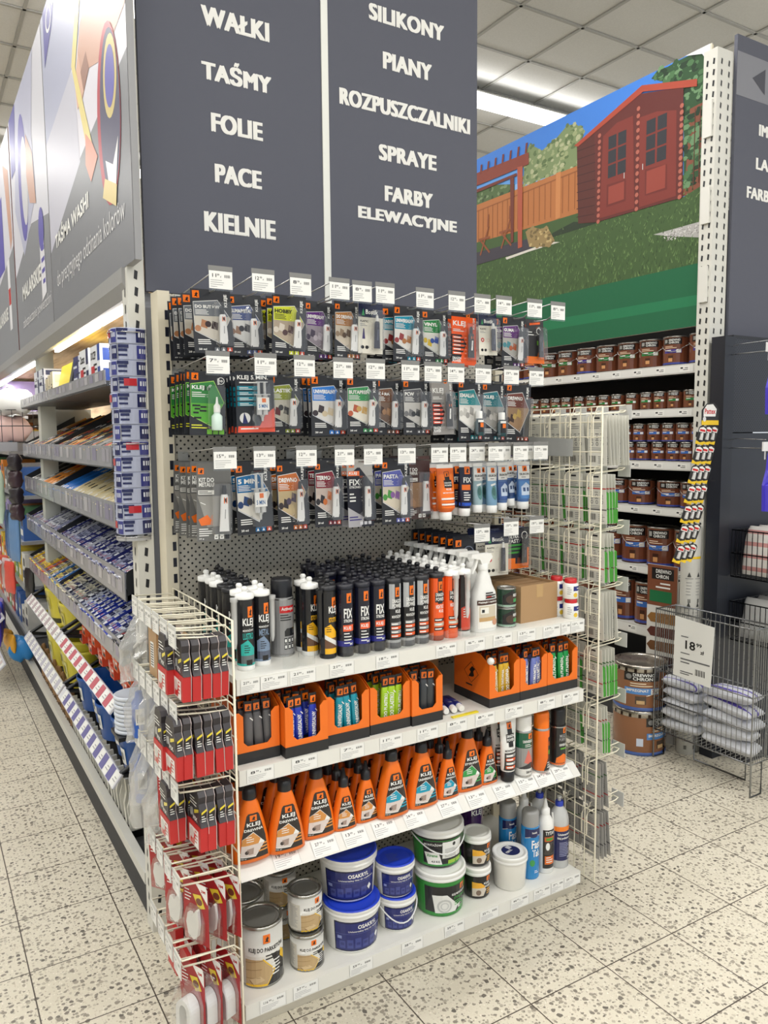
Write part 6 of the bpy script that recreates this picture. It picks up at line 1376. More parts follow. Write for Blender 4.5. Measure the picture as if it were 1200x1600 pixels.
for i, (nm, zt, lip, ys, tilt, dp) in enumerate(LEV):
    for j, (a, b) in enumerate(BAYS):
        a = ys if j == 0 else a
        rack_shelf('grey %s shelf of the %s left rack bay' % (nm, ('near', 'far')[j]), zt, lip, a, b, tilt, dp or .34, PL, False, i*2+j)
def slim(look, label, kind, col, group):
    """long slim pack lying on the sloping shelf; origin at its front end on the deck, length along +X"""
    t = thing(kind, label, {'slim_box': 'box', 'paper_roll': 'roll', 'tube_pack': 'tube'}[kind], group=group); L_ = .27
    rd = random.Random(look)
    if kind == 'slim_box':
        MB().box(0, L_, -.0135, .0135, 0, .05, col).build('box', M_GLOSS, t)
        A = Art(); c2 = NAVY if col[0] > .3 else rgb(225,226,232)
        for q in range(5):
            u = .012 + q*.05; A.rect(u, -.012, u+.02, .012, c2, 1); A.rect(u+.024, -.009, u+.04, -.003, c2, 1); A.rect(u+.024, .001, u+.036, .008, rgb(180,60,70) if q % 3 == 0 else c2, 1)
        A.lay(MB(), lambda u, v, o: (u, v, .05+o+.0001), None).build('print', M_GLOSS, t)
        A = Art(); A.rect(-.011, .03, .011, .046, c2, 1); A.rect(-.011, .006, .011, .02, rgb(225,226,232), 1); A.lay(MB(), lambda u, v, o: (-o-.0001, u, v), None).build('end_print', M_GLOSS, t)
    else:
        R = .021
        MB().loft_pts([[(x, r*math.sin(q), R - r*math.cos(q)) for q in [2*PI*j/12 for j in range(12)]] for x, r in ((0, R*.96), (.003, R), (L_*1.4, R))], col).build('roll', M_GLOSS, t)
        MB().loft_pts([[(x, r*math.sin(q), R - r*math.cos(q)) for q in [2*PI*j/10 for j in range(10)]] for x, r in ((-.0005, R*.5), (-.0006, R*.1))], DARK).build('core', M_MATTE, t)
        A = Art()
        for q in range(5): A.rect(-.4, .02+q*.06, .6, .05+q*.06, rd.choice((WHITE, DARK, rgb(190,60,50), col)), 1)
        A.lay(MB(), lambda u, v, o: (v, (R+o)*math.sin(u), R+(R+o)*math.cos(u)), .3).build('print', M_GLOSS, t)
    return t
def fill(level, y0, y1, pitch, cols, kind, fmt, group, seed):
    nm, zt, lip, ys, tilt, dp = LEV[level]; rd = random.Random(seed); P = {}
    y = y0; n = 0
    while y < y1:
        f = (y - y0)/(y1 - y0); name, col = cols(f, rd); n += 1
        lab = fmt % (name, ordn(n))
        if name not in P: P[name] = o = slim(name, lab, kind, col, group)
        else: o = dup(P[name], label=lab)
        o.location = (LX + .012, y, zt - lip + .009 + rd.uniform(0, .010)); o.rotation_euler = (0, -tilt - rd.uniform(0, .035), rd.uniform(-.03, .03)); y += pitch*rd.uniform(.95, 1.08)
B1 = [('white and blue', rgb(222,224,230)), ('blue and white', rgb(54,60,130)), ('pale lilac', rgb(176,180,206))]
fill(3, .82, 3.24, .0345, lambda f, r: r.choice(B1), 'slim_box', '%s slim box on the fourth left shelf, %s from the near end', 'slim boxes on the fourth shelf', 3)
def c5(f, r):
    if f < .33: return r.choice([('royal blue', rgb(44,62,170)), ('pale blue and white', rgb(206,212,226)), ('black and white', rgb(40,42,48))])
    if f < .5: return r.choice([('silver', rgb(170,172,168)), ('black and white', rgb(40,42,48)), ('cream', rgb(224,218,196))])
    if f < .75: return r.choice([('sky blue', rgb(70,130,200)), ('cream', rgb(224,218,196)), ('white and yellow', rgb(232,214,120))])
    return r.choice([('yellow', rgb(238,206,50)), ('white and yellow', rgb(232,214,120)), ('orange-red', rgb(214,90,50))])
fill(4, .90, 3.24, .034, c5, 'slim_box', '%s slim box on the fifth left shelf, %s from the near end', 'slim boxes on the fifth shelf', 5)
def c3(f, r):
    if f < .4: return r.choice([('beige', rgb(200,184,140)), ('cream', rgb(214,204,168))])
    if f < .62: return ('bright blue', rgb(40,112,196))
    return r.choice([('dark', rgb(60,56,54)), ('orange striped', rgb(220,140,60)), ('silver', rgb(178,176,168))])
fill(2, .90, 3.24, .046, c3, 'paper_roll', '%s roll on the third left shelf, %s from the near end', 'rolls on the third shelf', 8)
def c2(f, r):
    if f < .35: return r.choice([('charcoal', rgb(64,64,66)), ('grey', rgb(140,138,134)), ('gold', rgb(186,160,100))])
    return r.choice([('amber', rgb(206,142,66)), ('gold', rgb(186,160,100)), ('silver', rgb(176,174,170)), ('charcoal', rgb(64,64,66))])
fill(1, .92, 3.24, .048, c2, 'paper_roll', '%s roll on the second left shelf, %s from the near end', 'rolls on the second shelf', 9)
# white roller sleeves hanging above the second shelf
p0 = None
for i in range(14):
    lab = 'white roller sleeve hanging above the second left shelf, %s from the near end' % ordn(i+1)
    if p0 is None:
        p0 = o = thing('roller_sleeve', lab, 'roller sleeve', group='white roller sleeves')
        MB().lathe([(.02,0),(.026,.004),(.026,.17),(.02,.174)], rgb(222,220,210), 14).build('sleeve', M_MATTE, o); MB().lathe([(.014,.174),(.016,.18),(.016,.2),(.01,.205)], rgb(44,58,120), 10).build('end_cap', M_PLAST, o)
    else: o = dup(p0, label=lab)
    o.location = (.30, 1.0 + i*.125, 1.60)
# goods on the top shelf
def printed_box(label, x0, x1, y0, y1, z, h, col, c2, mark=None):
    t = thing('carton', label, 'box', (x0, y0, z)); w, d = x1-x0, y1-y0
    MB().box(0, w, 0, d, 0, h, col).build('box', M_CARD, t)
    A = Art()
    for (a, b, c_, e) in ((.0,.0,.25,.45),(.0,.6,.25,1),(.5,.0,1,.2)): A.rect(d*a, h*b, d*c_, h*e, c2, 1)
    A.bars(d*.32, h*.5, d*.5, 2, h*.12, h*.05, INK, 1)
    if mark: rtext(A, mark, d*.9, h*.66, d*.5, h*.2, INK, 2); A.rect(d*.55, h*.3, d*.9, h*.5, rgb(196,40,50), 2)
    A.lay(MB(), lambda u, v, o: (-o-.0003, u, v), None, .0003).build('print', M_CARD, t)
    A = Art(); A.rect(.01, h*.1, w*.5, h*.4, c2, 1); A.rect(.01, h*.6, w*.9, h*.9, c2, 1); A.lay(MB(), flat(-.0003), None, .0003).build('side_print', M_CARD, t); return t
ZS = 1.816 + .002
printed_box('white and blue carton marked 2szt on the top left shelf', -.07, .06, 1.38, 1.56, ZS, .155, rgb(226,228,232), NAVY, '2szt')
printed_box('white and blue carton beside the tall printed tower, top shelf', -.07, .06, 1.16, 1.34, ZS, .15, rgb(226,228,232), rgb(40,70,150), 'DOCZEP')
for i in range(3): printed_box('small blue carton stacked on the top left shelf, %s of three' % ('lowest', 'middle', 'uppermost')[i], -.06, .04, 1.60, 1.76, ZS+.05*i, .049, rgb(52,56,110), rgb(215,218,228))
t = thing('yellow_tray', 'yellow plastic paint tray standing on the top left shelf', 'tray', (0, 0, ZS)); m = MB(); m.prism([(-.06,0),(.1,0),(.1,.15),(-.03,.15)], 'y', 1.86, 2.24, rgb(240,220,60)); m.prism([(-.075,.0),(-.062,0),(-.02,.16),(-.04,.16)], 'y', 1.80, 1.86, rgb(60,62,66)); m.build('tray', M_PLAST, t)
for i in range(3): printed_box('cream pack on the top left shelf, %s from the yellow tray' % ordn(i+1), -.07, .05, 2.28+.085*i, 2.35+.085*i, ZS, .13-.012*i, rgb(216,206,178), rgb(190,180,150))
for i in range(2):
    for j in range(2): printed_box('white and navy carton at the far end of top shelf, %s %s' % (('near', 'far')[i], ('lower', 'upper')[j]), -.07, .05, 2.56+.19*i, 2.73+.19*i, ZS+.085*j, .082, rgb(220,222,230), NAVY)
# tall tower of printed tape boxes in a wire holder by the end upright
tw = None
for i in range(13):
    lab = 'blue and white printed box in the tall wire tower, %s from the top' % ordn(13-i)
    if tw is None:
        tw = o = thing('printed_box', lab, 'box', group='boxes in the wire tower'); r = .052; q = [(r*math.copysign(abs(math.sin(2*PI*j/20))**.6, math.sin(2*PI*j/20)), r*math.copysign(abs(math.cos(2*PI*j/20))**.6, math.cos(2*PI*j/20))) for j in range(20)]
        MB().loft_pts([[(a*k, b*k, z) for a, b in q] for z, k in ((0, .96), (.002, 1), (.046, 1), (.048, .96))], rgb(176,182,206), False).build('box', M_CARD, o)
        A = Art()
        for s in range(4):
            u = -PI + s*PI/2
            A.rect(u+.1, .004, u+.75, .044, (NAVY, rgb(58,62,130))[s % 2], 1); A.rect(u+.8, .036, u+1.5, .046, NAVY, 1); A.rect(u+.9, .026, u+1.45, .034, NAVY, 1); A.rect(u+.9, .012, u+1.45, .018, NAVY, 1)
            for w_ in range(3): A.rect(u+.2+.18*w_, .02, u+.3+.18*w_, .034, rgb(210,214,226), 2)
        A.rect(-1.9, .02, -1.5, .042, rgb(190,40,50), 3)
        def fn(u, v, o_):
            s_, c_ = math.sin(u), -math.cos(u); rr = (r+.0008+o_)
            return (rr*math.copysign(abs(s_)**.6, s_), rr*math.copysign(abs(c_)**.6, c_), v)
        A.lay(MB(), fn, .15).build('print', M_GLOSS, o)
    else: o = dup(tw, label=lab)
    o.location = (-.098 + random.uniform(-.002,.002), .615 + random.uniform(-.002,.002), 1.318 + i*.0487); o.rotation_euler = (0, 0, (i*1.7) % (PI/2) * 0 + (PI/2)*(i % 4))
t = thing('wire_holder', 'thin wire holder around the tall tower of printed boxes', 'holder', (-.098, .615, 1.30)); m = MB()
for z in (.012, .3, .638): m.tube([(.058*math.sin(q), .058*math.cos(q), z) for q in [2*PI*j/20 for j in range(20)]], .002, rgb(190,190,192), 5, True)
for a in (-2.4, -.8, .8, 2.4): m.tube([(.058*math.sin(a), .058*math.cos(a), 0), (.058*math.sin(a), .058*math.cos(a), .64)], .0016, rgb(190,190,192), 5)
m.build('wires', M_METAL, t); MB().lathe([(.056, .0), (.056, .01)], rgb(180,180,182), 20).build('base_plate', M_STEEL, t)
# price rails 6 and 7 with black brackets
def sloped_rail(label, zb, zt, y0, y1, c2, k):
    t = thing('price_rail', label, 'price rail'); x0, x1 = LX-.035, LX+.0
    MB().prism([(x0,zb),(x1,zt),(x1+.006,zt-.004),(x0+.006,zb-.004)], 'y', y0, y1, rgb(214,214,220)).build('rail', M_STEEL, t)
    A = Art(); L_ = math.hypot(x1-x0, zt-zb); y = y0 + .01; i = 0
    while y < y1 - .07: A.rect(y, .003, y+.058, L_-.003, (WHITE, c2)[i % 2], 1); A.bars(y+.006, L_*.55, .04, 2, L_*.2, L_*.06, (GREY, c2)[i % 2], 2) if i % 2 == 0 else None; y += .06; i += 1
    A.lay(MB(), lambda u, v, o: (x0+(x1-x0)*v/L_ - o*.8-.0004, u, zb+(zt-zb)*v/L_ + o*.5+.0002), None, .0004).build('label_strip', M_CARD, t)
    for yy in (y0+.02, y1-.05):
        m = MB(); m.tube([(x1,yy,zt-.005),(.2,yy,zt+.16)], .011, rgb(24,25,28), 5); m.tube([(x1+.01,yy,zt-.01),(.22,yy,zt-.06)], .011, rgb(24,25,28), 5); m.tube([(.05,yy,zt-.02),(.05,yy,zt+.05)], .009, rgb(24,25,28), 5); m.build('bracket', M_STEEL, t)
    MB().box(.0, .36, y0, y1, zb-.03, zb-.02, rgb(34,36,40)).build('deck', M_STEEL, t)
    return t
sloped_rail('red and white label rail on the near left bay', .632, .672, .95, 2.16, rgb(190,96,108), 1)
sloped_rail('red-grey label rail on the far left bay', .632, .672, 2.19, 3.3, rgb(176,160,164), 2)
sloped_rail('purple and white label rail, lowest on the near left bay', .352, .398, .95, 2.16, rgb(110,106,158), 3)
sloped_rail('grey and white label rail, lowest on the far left bay', .352, .398, 2.19, 3.5, rgb(186,184,196), 4)
t = thing('base_rail', 'white steel base rail with dark plinth below the left shelves', 'plinth'); MB().box(LX+.0, LX+.03, .66, 6, .125, .165, rgb(206,205,198)).build('rail', M_STEEL, t); MB().box(LX+.012, .36, .66, 6, .0, .125, rgb(58,58,60)).build('plinth', M_MATTE, t)
# pails, packs and brushes between the rails
def pail(label, R, h, col, loc, lab, group):
    t = thing('pail', label, 'pail', loc, group=group)
    MB().lathe([(R*.79, 0), (R*.80, .004), (R*.98, h*.9), (R*1.03, h*.92), (R*1.03, h), (R*.985, h), (R*.965, h*.93), (R*.785, .008)], col, 20, cap=False).lathe([(R*.785, .008), (.001, .006)], col, 20, cap=False).build('tub', M_PLAST, t)
    A = Art(); A.rect(-.35, h*.3, .35, h*.7, lab, 1); A.barcode(-.25, h*.4, .5, h*.2, INK, 2)
    A.lay(MB(), lambda u, v, o: ((R*(.80+.2*v/h)+.001+o)*math.sin(u-PI/2), -(R*(.80+.2*v/h)+.001+o)*math.cos(u-PI/2), v), .25).build('label', M_CARD, t); return t
def pails(y0, n, dy, z, stack, R, h, col, lab, name, grp):
    p = None
    for i in range(n):
        for k in range(stack):
            l = '%s, %s from the near end%s' % (name, ordn(i+1), '' if stack == 1 else (', ' + ('bottom', 'middle', 'top')[k] + ' of its nest'))
            if p is None: p = o = pail(l, R, h, col, (0,0,0), lab, grp)
            else: o = dup(p, label=l)
            o.location = (.03 + .02*(i % 2), y0 + i*dy, z + k*.055)
YEL = rgb(226,214,70); BLU = rgb(24,86,168)
pails(2.33, 4, .24, .614, 2, .112, .17, YEL, rgb(190,180,90), 'yellow pail under the fifth left shelf', 'yellow pails upper')
pails(2.34, 4, .245, .334, 2, .11, .2, YEL, rgb(200,196,120), 'yellow pail above the lowest label rail', 'yellow pails lower')
pails(1.095, 5, .215, .334, 1, .105, .16, BLU, WHITE, 'blue pail above the purple label rail', 'blue pails lower')
RS = [('orange-red', rgb(206,72,42)), ('dark red', rgb(150,44,40)), ('orange', rgb(220,96,50))]
P = {}; n = 0
for i in range(16):
    for k in range(4):
        if (i*7 + k*3) % 5 == 0 and k == 3: continue
        nm, c_ = RS[(i*3 + k*2) % 3]; n += 1
        lab = '%s boxed pack under the fifth left shelf, column %s, %s' % (nm, ordn(i+1), ('bottom', 'second', 'third', 'top')[k])
        if nm not in P:
            P[nm] = o = thing('boxed_pack', lab, 'box', group='red packs'); MB().box(0, .2, 0, .074, 0, .05, c_).build('box', M_CARD, o)
            A = Art(); A.rect(.008, .008, .05, .022, DARK, 1); A.rect(.01, .03, .04, .04, WHITE, 1); A.rect(.054, .01, .066, .04, rgb(210,210,205), 1); A.lay(MB(), lambda u, v, o_: (-o_-.0002, u, v), None).build('print', M_CARD, o)
        else: o = dup(P[nm], label=lab)
        o.location = (-.02 + .012*((i+k) % 3), .94 + i*.0765, .6155 + k*.0505)
lt = None
for i in range(9):
    lab = 'white lid in the stack at the near end above the red rail, %s from bottom' % ordn(i+1)
    if lt is None:
        lt = o = thing('tub_lid', lab, 'lid', group='stacked white lids'); MB().lathe([(.06,0),(.064,.002),(.064,.012),(.06,.014),(.055,.011),(.001,.011)], rgb(206,212,222), 22).build('lid', M_PLAST, o)
    else: o = dup(lt, label=lab)
    o.location = (-.075 + .002*(i % 2), .84, .60 + .0148*i)
MB_ = MB().box(-.14, .36, .78, .9, .585, .599, DK).build('small_ledge', M_STEEL); tag(MB_, 'small dark ledge under the stack of white lids', 'ledge')
# brushes on the base: wooden handles beyond, white ones near
bp = None
for i in range(20):
    lab = 'white handled brush on the base rail, %s from the near end' % ordn(i+1)
    if bp is None:
        bp = o = thing('brush', lab, 'brush', group='white handled brushes'); m = MB(); m.prism([(-.02,0),(.02,0),(.024,.09),(.012,.12),(.013,.16),(-.013,.16),(-.012,.12),(-.024,.09)], 'y', -.006, .006, rgb(214,212,200)); m.build('handle', M_PLAST, o)
        MB().box(-.022, .022, -.009, .009, -.0005, .02, rgb(60,60,62)).build('ferrule', M_METAL, o)
    else: o = dup(bp, label=lab)
    o.scale = (1, 1, 1.3); o.location = (-.045, 1.0 + i*.062, .127); o.rotation_euler = (0, -.05, random.uniform(-.3, .3))
bw = None
for i in range(44):
    lab = 'wooden brush handle bundled on the far base, %s from the near end' % ordn(i+1)
    if bw is None:
        bw = o = thing('wooden_brush', lab, 'brush', group='wooden brush handles'); MB().lathe([(.006,0),(.009,.03),(.007,.1),(.010,.15),(.006,.165)], rgb(150,116,80), 8).build('handle', M_MATTE, o); MB().box(-.012, .012, -.007, .007, -.0005, .03, rgb(110,86,60)).build('bristles', M_MATTE, o)
    else: o = dup(bw, label=lab)
    o.scale = (1.2, 1.2, 1.35); o.location = (-.055 + .025*(i % 2), 2.24 + i*.0235, .127 + .012*(i % 3)); o.rotation_euler = (random.uniform(-.1,.1), -.12, 0)

# goods hung in the far section beyond the two bays
tag(MB().box(-.34, -.12, 3.42, 4.3, 1.545, 1.60, rgb(160,160,166)).build('basket_rail', M_STEEL), 'grey label rail below the wire basket in the far left section', 'price rail')
t = thing('wire_basket', 'black wire basket of white and pink packs in the far left section', 'basket', (-.16, 3.45, 1.60)); m = MB()
for z in (0, .1, .2): m.tube([(-.16,0,z),(.2,0,z),(.2,.6,z),(-.16,.6,z)], .003, rgb(70,72,76), 5, True)
for q in range(7): m.tube([(-.16,.1*q,0),(-.16,.1*q,.2)], .002, rgb(70,72,76), 5); m.tube([(-.16+.06*q,0,0),(-.16+.06*q,0,.2)], .002, rgb(70,72,76), 5)
m.build('wires', M_METAL, t)
def pillow(name, label, cat, loc, size, col, rot=(0,0,0), group=None, seed=0, stripes=None, mat=None, folds=.12):
    t = thing(name, label, cat, loc, rot, group); rd = random.Random(seed); a, b, c_ = size; R = []; C_ = []
    ph = [rd.uniform(0, 6) for _ in range(4)]
    for k in range(13):
        f = -1 + 2*k/12; s_ = max(.03, 1-abs(f)**3.5)**.5; 
        R.append([(a/2*f, b/2*math.copysign(abs(math.sin(q))**.55, math.sin(q))*(.93+.07*s_)*(1+folds*.3*math.sin(3*f+ph[0])), c_/2*math.copysign(abs(math.cos(q))**.9, math.cos(q))*s_*(1+folds*math.sin(7*f+2*q+ph[1])+folds*.6*math.sin(13*f+ph[2]+3*q))) for q in [2*PI*j/26 for j in range(26)]])
        C_.append(col if not stripes else stripes[k % len(stripes)])
    MB().loft_pts(R, C_[:-1], True).build('body', mat or M_FOIL, t); return t
for i in range(4): pillow('soft_pack', 'soft pale %s pack in the far wire basket, %s from the near end' % (('pink', 'white', 'blue', 'white')[i], ordn(i+1)), 'pack', (-.14, 3.56+.125*i, 1.68+.02*(i % 2)), (.24,.09,.16), (rgb(222,190,186), rgb(226,226,222), rgb(150,190,220), rgb(226,226,222))[i], (0,0,.3), 'soft packs', i)
for i in range(2): pillow('soft_bag', 'large white bag on top of the far wire basket, %s' % ('nearer', 'farther')[i], 'bag', (-.12, 3.55+.26*i, 1.85), (.24,.24,.16), (rgb(220,222,222), rgb(170,205,230))[i], (0,0,.2*i), None, 20+i)
for i in range(5):
    q = [2*PI*j/14 for j in range(14)]; x, z = ((-.1,1.77+.13),(-.18,1.70+.13),(-.02,1.70+.13),(-.1,1.70+.13),(-.06,1.84+.13))[i]
    o = thing('fabric_roll', 'lilac roll piled in the far left section, %s' % ('top left', 'lower left', 'lower right', 'lower middle', 'topmost')[i], 'roll', (x, 4.35, z)); MB().loft_pts([[(.042*math.sin(a), y, .042*math.cos(a)) for a in q] for y in (0, .5)], rgb(178,166,208)).build('roll', M_MATTE, o); MB().loft_pts([[(r*math.sin(a), -.001, r*math.cos(a)) for a in q] for r in (.022, .004)], rgb(120,110,150)).build('core', M_MATTE, o)
tag(MB().box(-.24, .06, 4.34, 4.9, 1.765, 1.787, rgb(170,170,170)).build('roll_shelf', M_STEEL), 'grey shelf under the lilac rolls in the far left section', 'shelf')
for i in range(8): tag(MB().cbox(-.3+.04*(i % 3), -.16+.04*(i % 3), 4.95+.12*i, 5.05+.12*i, 1.66+.12*(i % 3), 1.84+.12*(i % 3), (rgb(246,168,40), rgb(250,200,80), rgb(236,120,40))[i % 3], .01).build('orange_pack', M_PLAST), '%s pack hanging at the far left edge, %s from the near end' % (('orange', 'yellow-orange', 'deep orange')[i % 3], ordn(i+1)), 'pack', 'orange packs')
def hung(label, x, y, z, w, h, d, col, seed, name='hanging_pack'):
    o = pillow(name, label, 'pack', (x, y, z-h/2), (h, w, d), col, (0, -PI/2, 0), None, seed); o.rotation_euler = (0, PI/2, .35); return o
for i in range(4): hung('black and red pouch in the strip at the far bay end, %s from top' % ordn(i+1), -.15, 3.34, 1.53-.1*i, .09, .11, .07, (rgb(44,38,44), rgb(58,40,48))[i % 2], 40+i)
hung('pale green plastic bag hanging beside the black pouches', -.25, 3.5, 1.44, .16, .34, .07, rgb(200,222,200), 50)
for i in range(3): hung('blue hanging pack in the far left section, %s from the near end' % ordn(i+1), -.17, 3.36+.12*i, 1.17, .12, .3, .03, (rgb(96,132,176), rgb(70,110,160), rgb(50,80,130))[i], 60+i)
for i in range(3): hung('red and clear hanging pack in the far left section, %s' % ('nearest', 'middle', 'farthest')[i], -.2, 3.45+.16*i, .86, .12, .2, .03, (rgb(206,74,60), rgb(214,190,190), rgb(206,90,70))[i], 70+i)
hung('black hanging pack under the fifth shelf at the far end', -.1, 3.36, .82, .1, .2, .03, rgb(44,44,46), 81)
for i in range(4): hung('purple hanging brush pack in the far left section, %s from the near end' % ordn(i+1), -.28+.02*i, 3.6+.13*i, .54, .09, .24, .04, (rgb(72,60,170), rgb(120,100,170), rgb(60,70,190), rgb(150,130,190))[i], 90+i)
for i in range(2): hung('amber handled pack below the purple ones, %s' % ('nearer', 'farther')[i], -.2, 3.62+.16*i, .36, .1, .12, .04, rgb(220,160,50), 100+i)
o = pillow('ball_pack', 'bright blue bagged ball at the foot of the far section', 'pack', (-.14, 3.66, .25), (.16,.16,.16), rgb(40,130,200), (0,0,0), None, 110)
for i, (z, y0, c_) in enumerate(((.80, 3.5, rgb(150,150,190)), (.44, 3.52, rgb(120,120,180)), (.12, 3.6, rgb(206,190,186)))):
    t = thing('price_rail', '%s slanting label rail in the far left section' % ('upper', 'middle', 'lower')[i], 'price rail'); MB().prism([(-.30,z),(-.24,z+.055),(-.234,z+.05),(-.294,z-.005)], 'y', y0, 5.2, rgb(206,206,214)).build('rail', M_STEEL, t)
    A = Art()
    for k in range(24): A.rect(y0+.02+.065*k, .01, y0+.07+.065*k, .07, (WHITE, c_)[k % 2], 1)
    A.lay(MB(), lambda u, v, o_, z=z: (-.30+.06*v/.081-o_-.0005, u, z+.055*v/.081+.0003), None, .0004).build('label_strip', M_CARD, t)

# the rack runs on beyond the hanging goods: plain shelves of assorted packs, and the far wall of the shop
struct(MB().box(-9, 12, 13.6, 13.7, 0, 4.66, rgb(206,206,202)).build('wall_far', M_MATTE))
struct(MB().box(-8.9, -8.8, -9, 13.6, 0, 4.66, rgb(206,206,202)).build('wall_left', M_MATTE))
FARC = [('white', rgb(216,216,212)), ('orange', rgb(232,140,50)), ('blue', rgb(60,100,170)), ('red', rgb(190,60,54)), ('yellow', rgb(226,196,70)), ('lilac', rgb(160,148,196)), ('green', rgb(110,160,110)), ('grey', rgb(140,140,142))]
rd = random.Random(31); P = {}
for k, z in enumerate((.156, .52, .86, 1.20, 1.52, 1.84)):
    t = thing('rack_shelf', 'plain grey shelf in the far left section, %s from the floor' % ordn(k+1), 'shelf', (-.02, 4.95 if k in (4, 5) else 4.4, z)); MB().box(0, .37, 0, 6.5, -.025, 0, rgb(150,152,156)).build('deck', M_STEEL, t)
    y = 5.0 if k in (4, 5) else 4.45; n = 0
    while y < 10.6:
        nm, c_ = rd.choice(FARC); w = .2; n += 1
        lab = '%s pack on the %s plain shelf of far left section, %s along' % (nm, ordn(k+1), ordn(n))
        if nm not in P:
            P[nm] = o = thing('goods_pack', lab, 'pack', group='packs on the far shelves'); MB().box(0, .26, 0, w, 0, .2, c_).build('box', M_CARD, o)
            A = Art(); A.rect(.03, .04, .17, .09, WHITE if nm != 'white' else NAVY, 1); A.rect(.03, .12, .12, .17, DARK, 1); A.lay(MB(), lambda u, v, o_: (-o_-.0003, u, v), None, .0004).build('print', M_CARD, o)
        else: o = dup(P[nm], label=lab)
        o.scale = (1, rd.uniform(.8, 1), rd.uniform(.75, 1.25)); o.location = (.0, y, z); y += w + rd.uniform(.01, .06)

# ------------------------------------------------------------------ facing rack on the right: garden poster, paint cans
RX = 2.70
t = thing('garden_poster', 'large photo poster of a red garden shed on green lawn', 'poster', (0,0,0))
MB().box(RX, RX+.018, .655, 3.3, 2.15, 3.47, rgb(206,196,170)).build('board', M_MATTE, t)
A = Art()
A.rect(.655, 2.15, 3.3, 3.47, rgb(96,156,226), 1); A.rect(.655, 3.3, 3.3, 3.47, rgb(62,126,214), 2); A.rect(.655, 3.08, 3.3, 3.2, rgb(140,182,234), 2)
rd = random.Random(4)
def leaves(poly, cols, n, s, l):
    A.poly(poly, cols[0], l); ys = [p[0] for p in poly]; zs = [p[1] for p in poly]
    def inside(y, z):
        c_ = False
        for i in range(len(poly)):
            (y1_, z1_), (y2_, z2_) = poly[i-1], poly[i]
            if (z1_ > z) != (z2_ > z) and y < (y2_-y1_)*(z-z1_)/(z2_-z1_)+y1_: c_ = not c_
        return c_
    k = 0
    while k < n:
        y = rd.uniform(min(ys), max(ys)); z = rd.uniform(min(zs), max(zs))
        if inside(y, z): A.ell(y, z, s*rd.uniform(.5, 1.2), s*rd.uniform(.4, .9), rd.choice(cols), l + rd.uniform(.1, .9), 6); k += 1
leaves([(1.008,3.442),(.97,3.468),(.907,3.462),(.832,3.466),(.759,3.466),(.701,3.442),(.665,3.40),(.66,2.86),(.738,2.843),(.789,2.845),(.805,3.33),(.968,3.42)], [rgb(44,78,46), rgb(72,110,70), rgb(30,54,34), rgb(104,140,100)], 190, .022, 3)
leaves([(1.992,3.174),(1.983,3.352),(1.937,3.406),(1.824,3.334),(1.716,3.359),(1.613,3.411),(1.542,3.394),(1.476,3.338),(1.52,3.277),(1.518,3.155)], [rgb(122,140,96), rgb(150,160,116), rgb(92,112,70), rgb(172,176,138)], 200, .02, 3)
leaves([(3.2,3.3),(2.3,3.26),(2.076,3.204),(2.075,3.15),(3.2,3.18)], [rgb(80,104,62), rgb(120,140,100), rgb(60,80,48)], 140, .02, 3)
FEN = rgb(178,112,62)
A.poly([(3.3,3.18),(2.462,3.172),(1.518,3.158),(1.512,2.891),(1.977,2.903),(3.3,2.95)], FEN, 4)
for i in range(34): y = 1.54 + i*.05; A.rect(y, 2.92, y+.006, 3.13, rgb(138,80,42), 5)
A.rect(1.52, 3.125, 3.2, 3.133, rgb(146,88,48), 5); A.rect(1.66, 2.9, 1.70, 3.165, rgb(196,130,78), 6)
A.poly([(.765,3.209),(.655,3.22),(.655,2.80),(.80,2.80),(.78,2.9)], rgb(128,74,54), 2.9)
for i in range(3): A.rect(.67+.03*i, 2.84, .675+.03*i, 3.2, rgb(90,50,38), 6)
A.poly([(3.3,2.96),(1.977,2.903),(1.512,2.891),(1.511,2.831),(1.371,2.806),(.792,2.794),(.655,2.83),(.655,2.40),(3.3,2.36)], rgb(64,90,48), 6)
for i in range(2600):
    y = rd.uniform(.66, 3.25); z = rd.uniform(2.42, 2.83); w = .008 + .03*(2.9-z); A.poly([(y,z),(y+.007,z),(y+rd.uniform(-.012,.016),z+w*1.3)], rd.choice((rgb(92,124,68), rgb(44,68,34), rgb(112,140,84), rgb(76,104,56), rgb(54,80,42))), 6.1 + rd.uniform(0, .8))
A.poly([(.969,2.651),(.655,2.652),(.655,2.568),(.85,2.617)], rgb(176,174,172), 7)
for i in range(120): y = rd.uniform(.66,.9); A.ell(y, rd.uniform(2.60,2.645), .004, .003, rd.choice((rgb(140,136,134), rgb(214,212,210))), 7.5, 5)
A.poly([(3.3,2.46),(1.948,2.451),(.655,2.454),(.655,2.15),(3.3,2.15)], rgb(18,98,62), 8); A.poly([(3.3,2.33),(.655,2.30),(.655,2.25),(3.3,2.26)], rgb(26,118,76), 8.5)
A.poly([(1.548,2.85),(1.371,2.806),(1.38,2.80),(1.75,2.80),(1.72,2.825)], rgb(38,54,34), 7)
